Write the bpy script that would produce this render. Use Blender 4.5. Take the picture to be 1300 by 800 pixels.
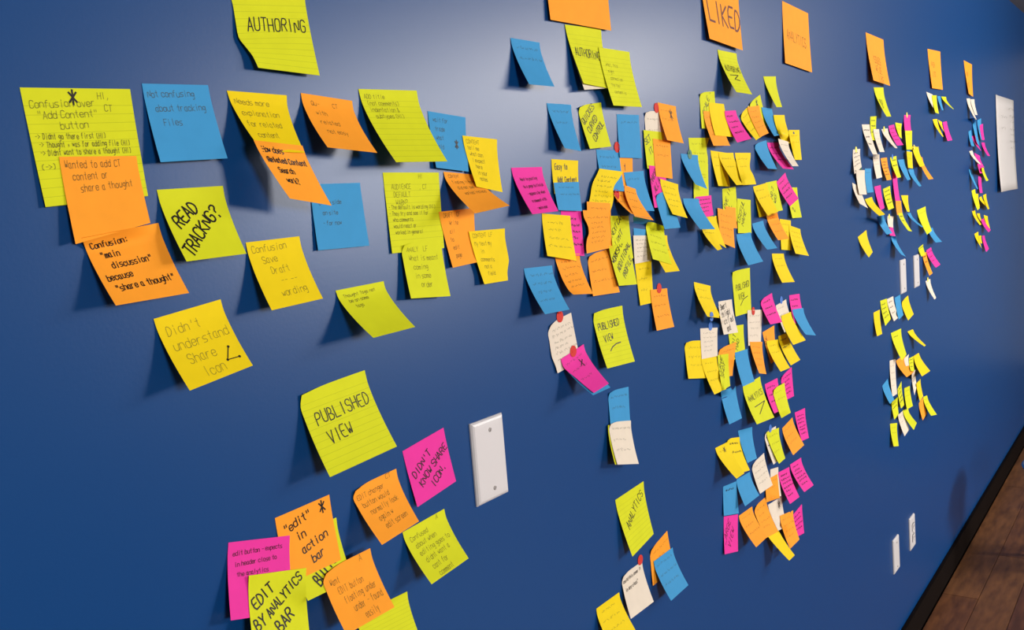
import bpy, bmesh, math, random
from mathutils import Vector, Matrix
for o in list(bpy.data.objects): bpy.data.objects.remove(o, do_unlink=True)
SC = bpy.context.scene
COL = SC.collection
# ------------------------------------------------------------ camera
F, PITCH, YAW, ROLL, DIST = (1.152341,-0.112291,-0.927774,0.081601,0.769811)      # focal length in thousands of pixels (1300 px frame), angles, metres to the wall
EYE = 1.60
cam_d = bpy.data.cameras.new('camera'); cam = bpy.data.objects.new('camera', cam_d); COL.objects.link(cam)
cam_d.sensor_width = 36.0; cam_d.lens = F * 1000 / 1300 * 36.0; cam_d.clip_start = 0.02
cy, sy = math.cos(YAW), math.sin(YAW); cx, sx = math.cos(PITCH), math.sin(PITCH); cz, sz = math.cos(ROLL), math.sin(ROLL)
Ry = Matrix(((cy, -sy, 0), (sy, cy, 0), (0, 0, 1))); Rp = Matrix(((1, 0, 0), (0, cx, -sx), (0, sx, cx))); Rr = Matrix(((cz, 0, sz), (0, 1, 0), (-sz, 0, cz)))
RR = Ry @ Rp @ Rr
right, fwd, up = RR.col[0], RR.col[1], RR.col[2]
M = Matrix((right, up, -fwd)).transposed().to_4x4(); M.translation = Vector((0, -DIST, EYE))
cam.matrix_world = M
SC.camera = cam
# ------------------------------------------------------------ view, world, lights
SC.view_settings.view_transform = 'Standard'; SC.view_settings.look = 'None'
SC.view_settings.gamma = 1.0; SC.view_settings.use_curve_mapping = False
SC.view_settings.exposure = 0.10
w = bpy.data.worlds.new('world'); SC.world = w; w.use_nodes = True
w.node_tree.nodes['Background'].inputs[0].default_value = (0.8, 0.85, 1.0, 1); w.node_tree.nodes['Background'].inputs[1].default_value = 0.3
def area(name, loc, target, sx_, sy_, power, col):
    l = bpy.data.lights.new(name, 'AREA'); l.shape = 'RECTANGLE'; l.size = sx_; l.size_y = sy_; l.energy = power; l.color = col
    o = bpy.data.objects.new(name, l); COL.objects.link(o); o.location = loc
    o.rotation_euler = (Vector(target) - Vector(loc)).to_track_quat('-Z', 'Y').to_euler(); return o
area('window_light', (-0.6, -4.80, 2.1), (1.0, 0, 1.5), 1.1, 0.7, 135, (1.0, 0.97, 0.93))
area('window_light_b', (5.2, -4.80, 2.0), (2.6, 0, 1.5), 1.1, 0.8, 210, (1.0, 0.97, 0.93))
area('ceiling_lamp', (4.6, -2.35, 2.44), (2.6, -0.6, 1.4), 1.3, 0.5, 76, (1.0, 0.93, 0.84))
# ------------------------------------------------------------ materials
def mat(name, col, rough=0.6, spec=0.5, metal=0.0):
    m = bpy.data.materials.new(name); m.use_nodes = True
    b = m.node_tree.nodes['Principled BSDF']
    b.inputs['Base Color'].default_value = (*col, 1); b.inputs['Roughness'].default_value = rough
    b.inputs['Specular IOR Level'].default_value = spec; b.inputs['Metallic'].default_value = metal
    return m
def nodes(m): return m.node_tree.nodes, m.node_tree.links, m.node_tree.nodes['Principled BSDF']
def noise_bump(m, scale, strength, dist=0.001, detail=3):
    n, l, b = nodes(m)
    tc = n.new('ShaderNodeTexCoord'); no = n.new('ShaderNodeTexNoise'); no.inputs['Scale'].default_value = scale; no.inputs['Detail'].default_value = detail
    bu = n.new('ShaderNodeBump'); bu.inputs['Strength'].default_value = strength; bu.inputs['Distance'].default_value = dist
    l.new(tc.outputs['Object'], no.inputs['Vector']); l.new(no.outputs['Fac'], bu.inputs['Height']); l.new(bu.outputs['Normal'], b.inputs['Normal'])
def colour_noise(m, c1, c2, scale, detail=4, lo=0.35, hi=0.65, stretch=(1, 1, 1)):
    n, l, b = nodes(m)
    tc = n.new('ShaderNodeTexCoord'); mp = n.new('ShaderNodeMapping'); mp.inputs['Scale'].default_value = stretch
    no = n.new('ShaderNodeTexNoise'); no.inputs['Scale'].default_value = scale; no.inputs['Detail'].default_value = detail
    r = n.new('ShaderNodeValToRGB'); r.color_ramp.elements[0].position = lo; r.color_ramp.elements[1].position = hi
    r.color_ramp.elements[0].color = (*c1, 1); r.color_ramp.elements[1].color = (*c2, 1)
    l.new(tc.outputs['Object'], mp.inputs['Vector']); l.new(mp.outputs['Vector'], no.inputs['Vector']); l.new(no.outputs['Fac'], r.inputs['Fac']); l.new(r.outputs['Color'], b.inputs['Base Color'])
    return r
WALL = mat('blue_wall_paint', (0.0014, 0.046, 0.178), 0.345, 0.29); noise_bump(WALL, 260, 0.10, 0.0006)
WHITE_WALL = mat('white_wall_paint', (0.22, 0.22, 0.22), 0.8)
CEIL = mat('grey_ceiling_paint', (0.20, 0.20, 0.21), 0.9)
BASE = mat('dark_baseboard_paint', (0.0045, 0.0024, 0.0018), 0.7, 0.06)
PLATE = mat('white_plastic_plate', (0.63, 0.60, 0.61), 0.35)
SLOT = mat('dark_slot', (0.02, 0.02, 0.02), 0.6)
SCREW = mat('screw_head_paint', (0.42, 0.38, 0.37), 0.4)
CHROME = mat('chrome', (0.7, 0.7, 0.72), 0.15, 0.5, 1.0)
SEAT = mat('blue_vinyl', (0.008, 0.018, 0.22), 0.4)
FLOORB = mat('dark_subfloor', (0.012, 0.007, 0.004), 0.8)
PAPERC = {'L': (0.69, 0.71, 0.012), 'G': (0.88, 0.65, 0.003), 'O': (1.0, 0.365, 0.024), 'P': (0.84, 0.038, 0.36), 'B': (0.050, 0.31, 0.62), 'W': (0.80, 0.70, 0.58)}
def paper(key, ruled):
    m = mat('paper_%s%s' % ({'L': 'lime', 'G': 'golden', 'O': 'orange', 'P': 'pink', 'B': 'blue', 'W': 'cream'}[key], '_ruled' if ruled else ''), PAPERC[key], 0.75, 0.2)
    n, l, b = nodes(m)
    tc = n.new('ShaderNodeTexCoord'); no = n.new('ShaderNodeTexNoise'); no.inputs['Scale'].default_value = 45; no.inputs['Detail'].default_value = 6
    hs = n.new('ShaderNodeHueSaturation'); mr = n.new('ShaderNodeMapRange'); mr.inputs['To Min'].default_value = 0.93; mr.inputs['To Max'].default_value = 1.06
    l.new(tc.outputs['Object'], no.inputs['Vector']); l.new(no.outputs['Fac'], mr.inputs['Value']); l.new(mr.outputs['Result'], hs.inputs['Value'])
    if ruled:   # printed ruling: ten thin darker lines below the heading strip
        uv = n.new('ShaderNodeUVMap'); sp = n.new('ShaderNodeSeparateXYZ'); l.new(uv.outputs['UV'], sp.inputs['Vector'])
        m1 = n.new('ShaderNodeMath'); m1.operation = 'MULTIPLY'; m1.inputs[1].default_value = 13.0; l.new(sp.outputs['Y'], m1.inputs[0])
        m2 = n.new('ShaderNodeMath'); m2.operation = 'FRACT'; l.new(m1.outputs[0], m2.inputs[0])
        m3 = n.new('ShaderNodeMath'); m3.operation = 'LESS_THAN'; m3.inputs[1].default_value = 0.07; l.new(m2.outputs[0], m3.inputs[0])
        m4 = n.new('ShaderNodeMath'); m4.operation = 'LESS_THAN'; m4.inputs[1].default_value = 0.86; l.new(sp.outputs['Y'], m4.inputs[0])
        m5 = n.new('ShaderNodeMath'); m5.operation = 'MULTIPLY'; l.new(m3.outputs[0], m5.inputs[0]); l.new(m4.outputs[0], m5.inputs[1])
        mx = n.new('ShaderNodeMix'); mx.data_type = 'RGBA'; mx.inputs['A'].default_value = (*PAPERC[key], 1)
        mx.inputs['B'].default_value = (0.53, 0.56, 0.010, 1); l.new(m5.outputs[0], mx.inputs['Factor']); l.new(mx.outputs['Result'], hs.inputs['Color'])
    else:
        hs.inputs['Color'].default_value = (*PAPERC[key], 1)
    l.new(hs.outputs['Color'], b.inputs['Base Color'])
    tr = n.new('ShaderNodeBsdfTranslucent'); l.new(hs.outputs['Color'], tr.inputs['Color'])
    ms = n.new('ShaderNodeMixShader'); ms.inputs[0].default_value = 0.12
    out = n['Material Output']; l.new(b.outputs[0], ms.inputs[1]); l.new(tr.outputs[0], ms.inputs[2]); l.new(ms.outputs[0], out.inputs['Surface'])
    return m
PAPER = {(k, r): paper(k, r) for k in PAPERC for r in (0, 1) if not (r and k != 'L')}
INK = {'p': mat('pen_ink', (0.10, 0.085, 0.03), 0.7, 0.2), 'm': mat('black_marker_ink', (0.012, 0.008, 0.008), 0.5, 0.2),
       'd': mat('dark_red_ink', (0.10, 0.008, 0.03), 0.6, 0.2), 'b': mat('brown_marker_ink', (0.13, 0.025, 0.01), 0.5, 0.2)}
INK['s'] = mat('faint_pen_ink', (0.10, 0.085, 0.03), 0.7, 0.2)
for k_, a_ in (('p', 0.52), ('s', 0.34)):      # thin ballpoint and pencil let the paper through
    INK[k_].node_tree.nodes['Principled BSDF'].inputs['Alpha'].default_value = a_
DOTM = {'R': mat('red_dot_paper', (0.56, 0.020, 0.010), 0.8), 'B': mat('blue_dot_paper', (0.03, 0.14, 0.50), 0.6), 'N': mat('green_dot_paper', (0.02, 0.14, 0.07), 0.6), 'Y': mat('yellow_dot_paper', (0.85, 0.72, 0.10), 0.6)}
# ------------------------------------------------------------ helpers
def link(name, verts, faces, mats, parent=None, uvs=None, mi=None, smooth=False):
    me = bpy.data.meshes.new(name); me.from_pydata(verts, [], faces)
    for m in (mats if isinstance(mats, list) else [mats]): me.materials.append(m)
    if uvs:
        ul = me.uv_layers.new(name='UVMap')
        for lp in me.loops: ul.data[lp.index].uv = uvs[lp.vertex_index]
    if mi: me.polygons.foreach_set('material_index', mi)
    if smooth: me.polygons.foreach_set('use_smooth', [True] * len(me.polygons))
    me.update()
    o = bpy.data.objects.new(name, me); COL.objects.link(o)
    if parent: o.parent = parent
    return o
def box(name, x0, x1, y0, y1, z0, z1, m, parent=None, bevel=0.0):
    bm = bmesh.new()
    vs = [bm.verts.new((x, y, z)) for x in (x0, x1) for y in (y0, y1) for z in (z0, z1)]
    for f in ((0, 1, 3, 2), (4, 6, 7, 5), (0, 4, 5, 1), (2, 3, 7, 6), (0, 2, 6, 4), (1, 5, 7, 3)): bm.faces.new([vs[i] for i in f])
    bmesh.ops.recalc_face_normals(bm, faces=bm.faces)
    if bevel: bmesh.ops.bevel(bm, geom=list(bm.edges), offset=bevel, segments=2, affect='EDGES')
    me = bpy.data.meshes.new(name); bm.to_mesh(me); bm.free(); me.materials.append(m)
    o = bpy.data.objects.new(name, me); COL.objects.link(o)
    if parent: o.parent = parent
    return o
def tag(o, label=None, cat=None, group=None, kind=None):
    if label: o['label'] = label
    if cat: o['category'] = cat
    if group: o['group'] = group
    if kind: o['kind'] = kind
    return o
# ------------------------------------------------------------ the room
X0, X1, Y0, CZ = -2.0, 8.6, -5.0, 2.52
tag(box('wall_left', X0, X1, 0.0, 0.12, 0.0, CZ, WALL), 'deep blue satin painted wall covered with sticky notes', kind='structure')
tag(box('wall_right', X0, X1, Y0 - 0.1, Y0, 0.0, CZ, WHITE_WALL), 'pale wall opposite the blue wall', kind='structure')
FAR_WALL = mat('light_end_wall_paint', (0.62, 0.61, 0.58), 0.8)
tag(box('wall_far', X1, X1 + 0.1, Y0, 0.0, 0.0, CZ, FAR_WALL), 'pale end wall of the room', kind='structure')
tag(box('wall_near', X0 - 0.1, X0, Y0, 0.0, 0.0, CZ, WHITE_WALL), 'pale wall behind the camera', kind='structure')
tag(box('ceiling', X0, X1, Y0, 0.12, CZ, CZ + 0.1, CEIL), 'dark grey ceiling just showing at the top right', kind='structure')
floor = tag(box('floor', X0, X1, Y0, 0.12, -0.06, -0.022, FLOORB), 'floor of dark reddish brown worn wooden planks', kind='structure')
bb = box('baseboard_left', X0, X1, -0.013, -0.0005, 0.004, 0.099, BASE, bevel=0.002)
tag(bb, 'very dark brown baseboard along the foot of the blue wall', kind='structure')
PL = []
for i, (a, b_) in enumerate((((0.050, 0.015, 0.007), (0.21, 0.078, 0.026)), ((0.040, 0.012, 0.007), (0.15, 0.050, 0.020)), ((0.060, 0.020, 0.008), (0.24, 0.095, 0.030)))):
    m = mat('worn_plank_wood', a, 0.42, 0.45); colour_noise(m, a, b_, 8.0, 12, 0.22, 0.80, (1, 5, 1))
    PL.append(m)
for m in PL:
    n_, l_, b0 = nodes(m)
    no = n_.new('ShaderNodeTexNoise'); no.inputs['Scale'].default_value = 3.5; no.inputs['Detail'].default_value = 5
    tc = n_.new('ShaderNodeTexCoord'); l_.new(tc.outputs['Object'], no.inputs['Vector'])
    mr = n_.new('ShaderNodeMapRange'); mr.inputs['To Min'].default_value = 0.28; mr.inputs['To Max'].default_value = 0.75
    l_.new(no.outputs['Fac'], mr.inputs['Value']); l_.new(mr.outputs['Result'], b0.inputs['Roughness'])
rnd = random.Random(7)
PW = 0.125
far_v, far_f = [], []
row = 0; y = -0.014; count = 0
while y > Y0 + 0.01:
    y2 = max(y - PW, Y0)
    x = X0 - rnd.uniform(0, 1.2)
    while x < X1:
        L = rnd.uniform(0.9, 1.9); x2 = x + L
        xa, xb = max(x, X0) + 0.0006, min(x2, X1) - 0.0006
        if xb - xa > 0.05:
            t = rnd.uniform(-0.0012, 0.0006)
            if y > -1.5 and xb > 2.6 and xa < 7.5:
                p = box('plank', xa, xb, y2 + 0.0006, y - 0.0006, -0.021, t, PL[rnd.randrange(3)], floor, 0.001)
            else:
                k = len(far_v)
                far_v += [(a, b, c) for a in (xa, xb) for b in (y2 + .0012, y - .0012) for c in (-0.021, t)]
                far_f += [tuple(k + q for q in f) for f in ((0, 1, 3, 2), (4, 6, 7, 5), (0, 4, 5, 1), (2, 3, 7, 6), (0, 2, 6, 4), (1, 5, 7, 3))]
        x = x2
    y = y2
tag(link('planks', far_v, far_f, PL[0], floor), kind='stuff')
# ------------------------------------------------------------ wall plates
def disc(name, c, r, d, m, parent, n=14, slot=0.0):
    vs, fs = [], []
    for k in range(n):
        a = 2 * math.pi * k / n
        vs.append((c[0] + math.cos(a) * r, c[1], c[2] + math.sin(a) * r))
    for k in range(n):
        a = 2 * math.pi * k / n
        vs.append((c[0] + math.cos(a) * r * .8, c[1] - d, c[2] + math.sin(a) * r * .8))
    fs = [(k, (k + 1) % n, n + (k + 1) % n, n + k) for k in range(n)] + [tuple(range(n, 2 * n))]
    return link(name, vs, fs, m, parent)
def plate(x, z, label, outlet=False):
    """x, z: top left corner; 70 x 114 mm, shallow bevelled pyramid rim"""
    e = bpy.data.objects.new('wall_plate' if not outlet else 'wall_outlet', None); COL.objects.link(e); e.location = (x + .035, 0, z - .0572)
    w_, h_ = .035, .0572
    vs, fs = [], []
    prof = [(0, 0.0002), (0, .0022), (.0022, .0046), (.005, .0058), (.009, .0060)]
    for ins, dep in prof:
        for sx_, sz_ in ((-1, -1), (1, -1), (1, 1), (-1, 1)):
            vs.append((sx_ * (w_ - ins), -dep, sz_ * (h_ - ins)))
    for r in range(len(prof) - 1):
        for k in range(4): fs.append((r * 4 + k, r * 4 + (k + 1) % 4, (r + 1) * 4 + (k + 1) % 4, (r + 1) * 4 + k))
    k = (len(prof) - 1) * 4; fs.append((k, k + 1, k + 2, k + 3)); fs.append((3, 2, 1, 0))
    link('cover', vs, fs, PLATE, e)
    if not outlet:
        for s in (-1, 1):
            sc = disc('screw', (0.002, -.0058, s * .041), .0033, .0012, SCREW, e)
            a = rnd.uniform(.6, 1.2); dx, dz = math.cos(a) * .0026, math.sin(a) * .0026; px, pz = -math.sin(a) * .0005, math.cos(a) * .0005
            link('slot', [(.002 - dx - px, -.0072, s * .041 - dz - pz), (.002 + dx - px, -.0072, s * .041 + dz - pz), (.002 + dx + px, -.0072, s * .041 + dz + pz), (.002 - dx + px, -.0072, s * .041 - dz + pz)], [(0, 1, 2, 3)], SLOT, sc)
    else:
        disc('screw', (0, -.0058, 0), .0028, .001, SCREW, e)
        for s in (-1, 1):
            r = box('receptacle', -.017, .017, -.0085, -.0055, s * .0195 - .0135, s * .0195 + .0135, PLATE, e, .0015)
            for dx, hh in ((-.0065, .0045), (.0065, .0036)):
                box('slot', dx - .0011, dx + .0011, -.0089, -.0080, s * .0195 + .002 - hh, s * .0195 + .002 + hh, SLOT, r)
            disc('ground_hole', (0, -.0086, s * .0195 - .0075), .0022, .0002, SLOT, r, 8)
    tag(e, label, 'wall plate' if not outlet else 'outlet', 'white plates on the blue wall')
plate(0.911, EYE - 0.276, 'large blank white switch plate beside the pink note in the lower left half')
plate(3.205, EYE - 0.2645, 'left one of two blank white plates high on the wall among distant notes')
plate(3.397, EYE - 0.2655, 'right one of two blank white plates high on the wall among distant notes')
plate(2.993, EYE - 1.166, 'blank white plate low on the wall, left of the outlet')
plate(3.215, EYE - 1.165, 'white power outlet low on the wall, upper right of the blank plate', True)
# ------------------------------------------------------------ large white sheet
sx0, sx1, sz0, sz1 = 5.213, 5.811, EYE + .389, EYE - .099
vs, fs, uv = [], [], []
NX, NZ = 8, 10
for lay in (0, 1):
    for i in range(NZ + 1):
        for j in range(NX + 1):
            u, t = j / NX, i / NZ
            y_ = -(0.002 + 0.010 * t ** 3 + 0.003 * math.sin(u * 7 + 1) * t * t + 0.004 * (1 - u) ** 4 * t) - lay * 0.0003
            vs.append((sx0 + (sx1 - sx0) * u, y_, sz0 + (sz1 - sz0) * t)); uv.append((u, 1 - t))
K = (NX + 1) * (NZ + 1)
for i in range(NZ):
    for j in range(NX):
        a = i * (NX + 1) + j
        fs.append((a, a + 1, a + NX + 2, a + NX + 1)); fs.append((K + a + NX + 1, K + a + NX + 2, K + a + 1, K + a))
rim = [j for j in range(NX + 1)] + [i * (NX + 1) + NX for i in range(1, NZ + 1)] + [NZ * (NX + 1) + j for j in range(NX - 1, -1, -1)] + [i * (NX + 1) for i in range(NZ - 1, 0, -1)]
for a, b in zip(rim, rim[1:] + rim[:1]): fs.append((a, a + K, b + K, b))
SHEET = mat('flip_chart_paper', (0.58, 0.55, 0.54), 0.7)
sheet = link('paper_sheet', vs, fs, SHEET, None, uv, None, True)
sv, sf = [], []
rs = random.Random(3)
for (su, sv_, n_) in ((.08, .30, 3), (.10, .42, 2), (.5, .20, 3), (.55, .28, 3), (.58, .34, 2), (.55, .42, 3), (.6, .48, 2), (.55, .55, 4), (.6, .62, 2)):
    for q in range(n_ * 4):
        xa = sx0 + (sx1 - sx0) * (su + q * .028); za = sz0 + (sz1 - sz0) * (sv_ - .08 + rs.uniform(-.008, .008)); k0 = len(sv)
        sv += [(xa, -.0175, za), (xa + .014, -.0175, za + rs.uniform(-.012, .012)), (xa + .014, -.0175, za + .004), (xa, -.0175, za + .004)]; sf.append((k0, k0 + 1, k0 + 2, k0 + 3))
link('handwriting', sv, sf, INK['s'], sheet)
tag(sheet, 'large white paper sheet with faint writing taped up at the far right', 'paper')
# ------------------------------------------------------------ stool at the right edge
st = bpy.data.objects.new('stool', None); COL.objects.link(st); st.location = (4.156, -0.418, 0.0)
def ring(name, R_, r_, zc, m, parent, n=40, k=8, y=0):
    vs, fs = [], []
    for i in range(n):
        a = 2 * math.pi * i / n
        for j in range(k):
            b = 2 * math.pi * j / k
            vs.append(((R_ + r_ * math.cos(b)) * math.cos(a), (R_ + r_ * math.cos(b)) * math.sin(a), zc + r_ * math.sin(b)))
    for i in range(n):
        for j in range(k):
            fs.append((i * k + j, ((i + 1) % n) * k + j, ((i + 1) % n) * k + (j + 1) % k, i * k + (j + 1) % k))
    return link(name, vs, fs, m, parent, None, None, True)
def lathe(name, prof, m, parent, n=36):
    vs, fs = [], []
    for r, z in prof:
        for i in range(n):
            a = 2 * math.pi * i / n; vs.append((r * math.cos(a), r * math.sin(a), z))
    for q in range(len(prof) - 1):
        for i in range(n): fs.append((q * n + i, q * n + (i + 1) % n, (q + 1) * n + (i + 1) % n, (q + 1) * n + i))
    fs.append(tuple(range(n))[::-1]); fs.append(tuple(range((len(prof) - 1) * n, len(prof) * n)))
    return link(name, vs, fs, m, parent, None, None, True)
lathe('seat', [(.13, .385), (.152, .39), (.158, .41), (.156, .435), (.14, .45), (.10, .455), (.02, .457)], SEAT, st)
ring('seat_ring', .185, .007, .40, CHROME, st)
for i in range(4):      # short brackets carry the rim
    a = math.radians(20) + i * math.pi / 2
    link('bracket', [(r_ * math.cos(a + s), r_ * math.sin(a + s), z_) for r_ in (.12, .186) for s in (-.03, .03) for z_ in (.392, .398)], [(0, 1, 3, 2), (4, 6, 7, 5), (0, 4, 5, 1), (2, 3, 7, 6), (0, 2, 6, 4), (1, 5, 7, 3)], CHROME, st)
for i in range(4):
    a = math.radians(-8) + i * math.pi / 2
    p0, p1 = Vector((.11 * math.cos(a), .11 * math.sin(a), .386)), Vector((.13 * math.cos(a), .13 * math.sin(a), .001))
    q = (p1 - p0).normalized(); s1 = q.orthogonal().normalized(); s2 = q.cross(s1)
    vs = [tuple(p + (s1 * math.cos(b) + s2 * math.sin(b)) * .011) for p in (p0, p1) for b in [2 * math.pi * k / 10 for k in range(10)]]
    link('leg', vs, [(k, (k + 1) % 10, 10 + (k + 1) % 10, 10 + k) for k in range(10)] + [tuple(range(9, -1, -1)), tuple(range(10, 20))], CHROME, st, None, None, True)
tag(st, 'blue round seat with chrome rim barely visible at the right edge by the baseboard', 'stool')
# ------------------------------------------------------------ handwriting: a small stroke alphabet on a 5 x 9 grid
G = {
'A':'02 28 42;14 34','B':'02 08 28 37 36 25 05;25 44 43 32 02','C':'47 38 18 07 03 12 32 43','D':'02 08 28 46 44 22 02','E':'48 08 02 42;05 35','F':'48 08 02;05 35',
'G':'47 38 18 07 03 12 32 43 45 25','H':'08 02;48 42;05 45','I':'28 22','J':'38 33 22 12 03','K':'08 02;48 05 42','L':'08 02 42','M':'02 08 25 48 42','N':'02 08 42 48',
'O':'18 07 03 12 32 43 47 38 18','P':'02 08 38 47 46 35 05','Q':'18 07 03 12 32 43 47 38 18;24 42','R':'02 08 38 47 46 35 05;25 42','S':'47 38 18 07 06 15 35 44 43 32 12 03',
'T':'08 48;28 22','U':'08 03 12 32 43 48','V':'08 22 48','W':'08 12 26 32 48','X':'08 42;48 02','Y':'08 25 48;25 22','Z':'08 48 02 42',
'a':'36 16 05 03 12 32;36 33 42','b':'08 02;05 16 36 45 43 32 12 03','c':'45 36 16 05 03 12 32 43','d':'48 42;45 36 16 05 03 12 32 43','e':'04 44 45 36 16 05 03 12 32 43',
'f':'38 28 17 12;06 36','g':'46 41 30 10;45 36 16 05 04 13 33 44','h':'08 02;05 16 36 45 42','i':'26 22;28 27','j':'26 21 10;28 27','k':'08 02;46 04 42','l':'28 22',
'm':'02 06;05 16 25 22;25 36 45 42','n':'02 06;05 16 36 45 42','o':'16 05 03 12 32 43 45 36 16','p':'06 00;05 16 36 45 43 32 12 03','q':'46 40;45 36 16 05 03 12 32 43',
'r':'02 06;04 16 36','s':'46 16 05 14 34 43 32 02','t':'28 23 32;06 36','u':'06 03 12 32 43;46 42','v':'06 22 46','w':'06 12 25 32 46','x':'06 42;46 02','y':'06 23;46 10','z':'06 46 02 42',
'?':'07 18 38 47 46 25 24;22 21','"':'18 16;38 36',"'":'28 26','-':'15 45','.':'22 23',':':'23 24;26 27',',':'23 11','(':'38 17 13 32','&':'42 17 28 36 03 12 32 44',
')':'18 37 33 12','+':'25 22;14 34','<':'47 04 42;47 47','>':'07 45 03','*':'28 22;07 43;47 03','3':'07 18 38 47 35 44 32 12 03','/':'48 02'}
G = {k: [[(int(p[0]), int(p[1]) - 2) for p in s.split()] for s in v.split(';')] for k, v in G.items()}
WID = {'z': 1.8, 'm': 2.0, 'm2': 1.3, 'm3': 4.6, 't': 1.25, 'p': 0.62, 'i': 1.0, 'k': 1.7, 's': 0.7, 'S': 1.1}
def text_strokes(kind, u, v, ch, lh, ang, s, rn, wide):
    out = []
    ca, sa = math.cos(math.radians(ang)), math.sin(math.radians(ang))
    for li, line in enumerate(s.split('/')):
        x = 0.0
        for chh in line:
            if chh != ' ' and chh in G:
                dy = rn.uniform(-.05, .05) * ch; sl = rn.uniform(-.06, .10)
                for st_ in G[chh]:
                    pts = [(x + (px + py * sl) * ch * .105 * wide * 1.25, -py * ch / 6.0 + dy) for px, py in st_]
                    if len(pts) > 3:      # one round of corner cutting
                        q = [pts[0]]
                        for a, b in zip(pts, pts[1:]): q += [(a[0] * .75 + b[0] * .25, a[1] * .75 + b[1] * .25), (a[0] * .25 + b[0] * .75, a[1] * .25 + b[1] * .75)]
                        pts = q + [pts[-1]]
                    out.append([(u + (px * ca - (py + li * lh) * sa), v + (px * sa + (py + li * lh) * ca)) for px, py in pts])
            x += ch * (.105 * 4 * 1.25 * wide + .16) if chh != ' ' else ch * .4
    return out
def scribble(nl, size, rn):
    out = []
    for i in range(nl):
        v = size * .18 + i * size * .72 / max(nl, 3) + rn.uniform(-1, 1); u = size * rn.uniform(.10, .2); end = size * rn.uniform(.62, .9)
        while u < end:
            wl = rn.uniform(5, 13); pts = []; k = 0
            while k < wl:
                pts.append((u + k + rn.uniform(-.6, .6), v + rn.uniform(-2.2, 1.6) * (1.6 if rn.random() < .15 else 1))); k += 1.15
            out.append(pts); u += wl + 3
    return out
def bil(g, nc, nr, u, t):
    x = min(max(u, 0), 1) * (nc - 1); y_ = min(max(t, 0), 1) * (nr - 1)
    j = min(int(x), nc - 2); i = min(int(y_), nr - 2); a = x - j; b = y_ - i
    return (g[i][j] * (1 - a) + g[i][j + 1] * a) * (1 - b) + (g[i + 1][j] * (1 - a) + g[i + 1][j + 1] * a) * b
def catmull(pts, n):
    out = []
    for i in range(len(pts) - 1):
        p1, p2 = pts[i], pts[i + 1]; p0 = pts[i - 1] if i else p1 * 2 - p2; p3 = pts[i + 2] if i + 2 < len(pts) else p2 * 2 - p1
        for k in range(n):
            t = k / n
            out.append(.5 * ((2 * p1) + (p2 - p0) * t + (2 * p0 - 5 * p1 + 4 * p2 - p3) * t * t + (3 * p1 - p0 - 3 * p2 + p3) * t ** 3))
    out.append(pts[-1]); return out
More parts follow.
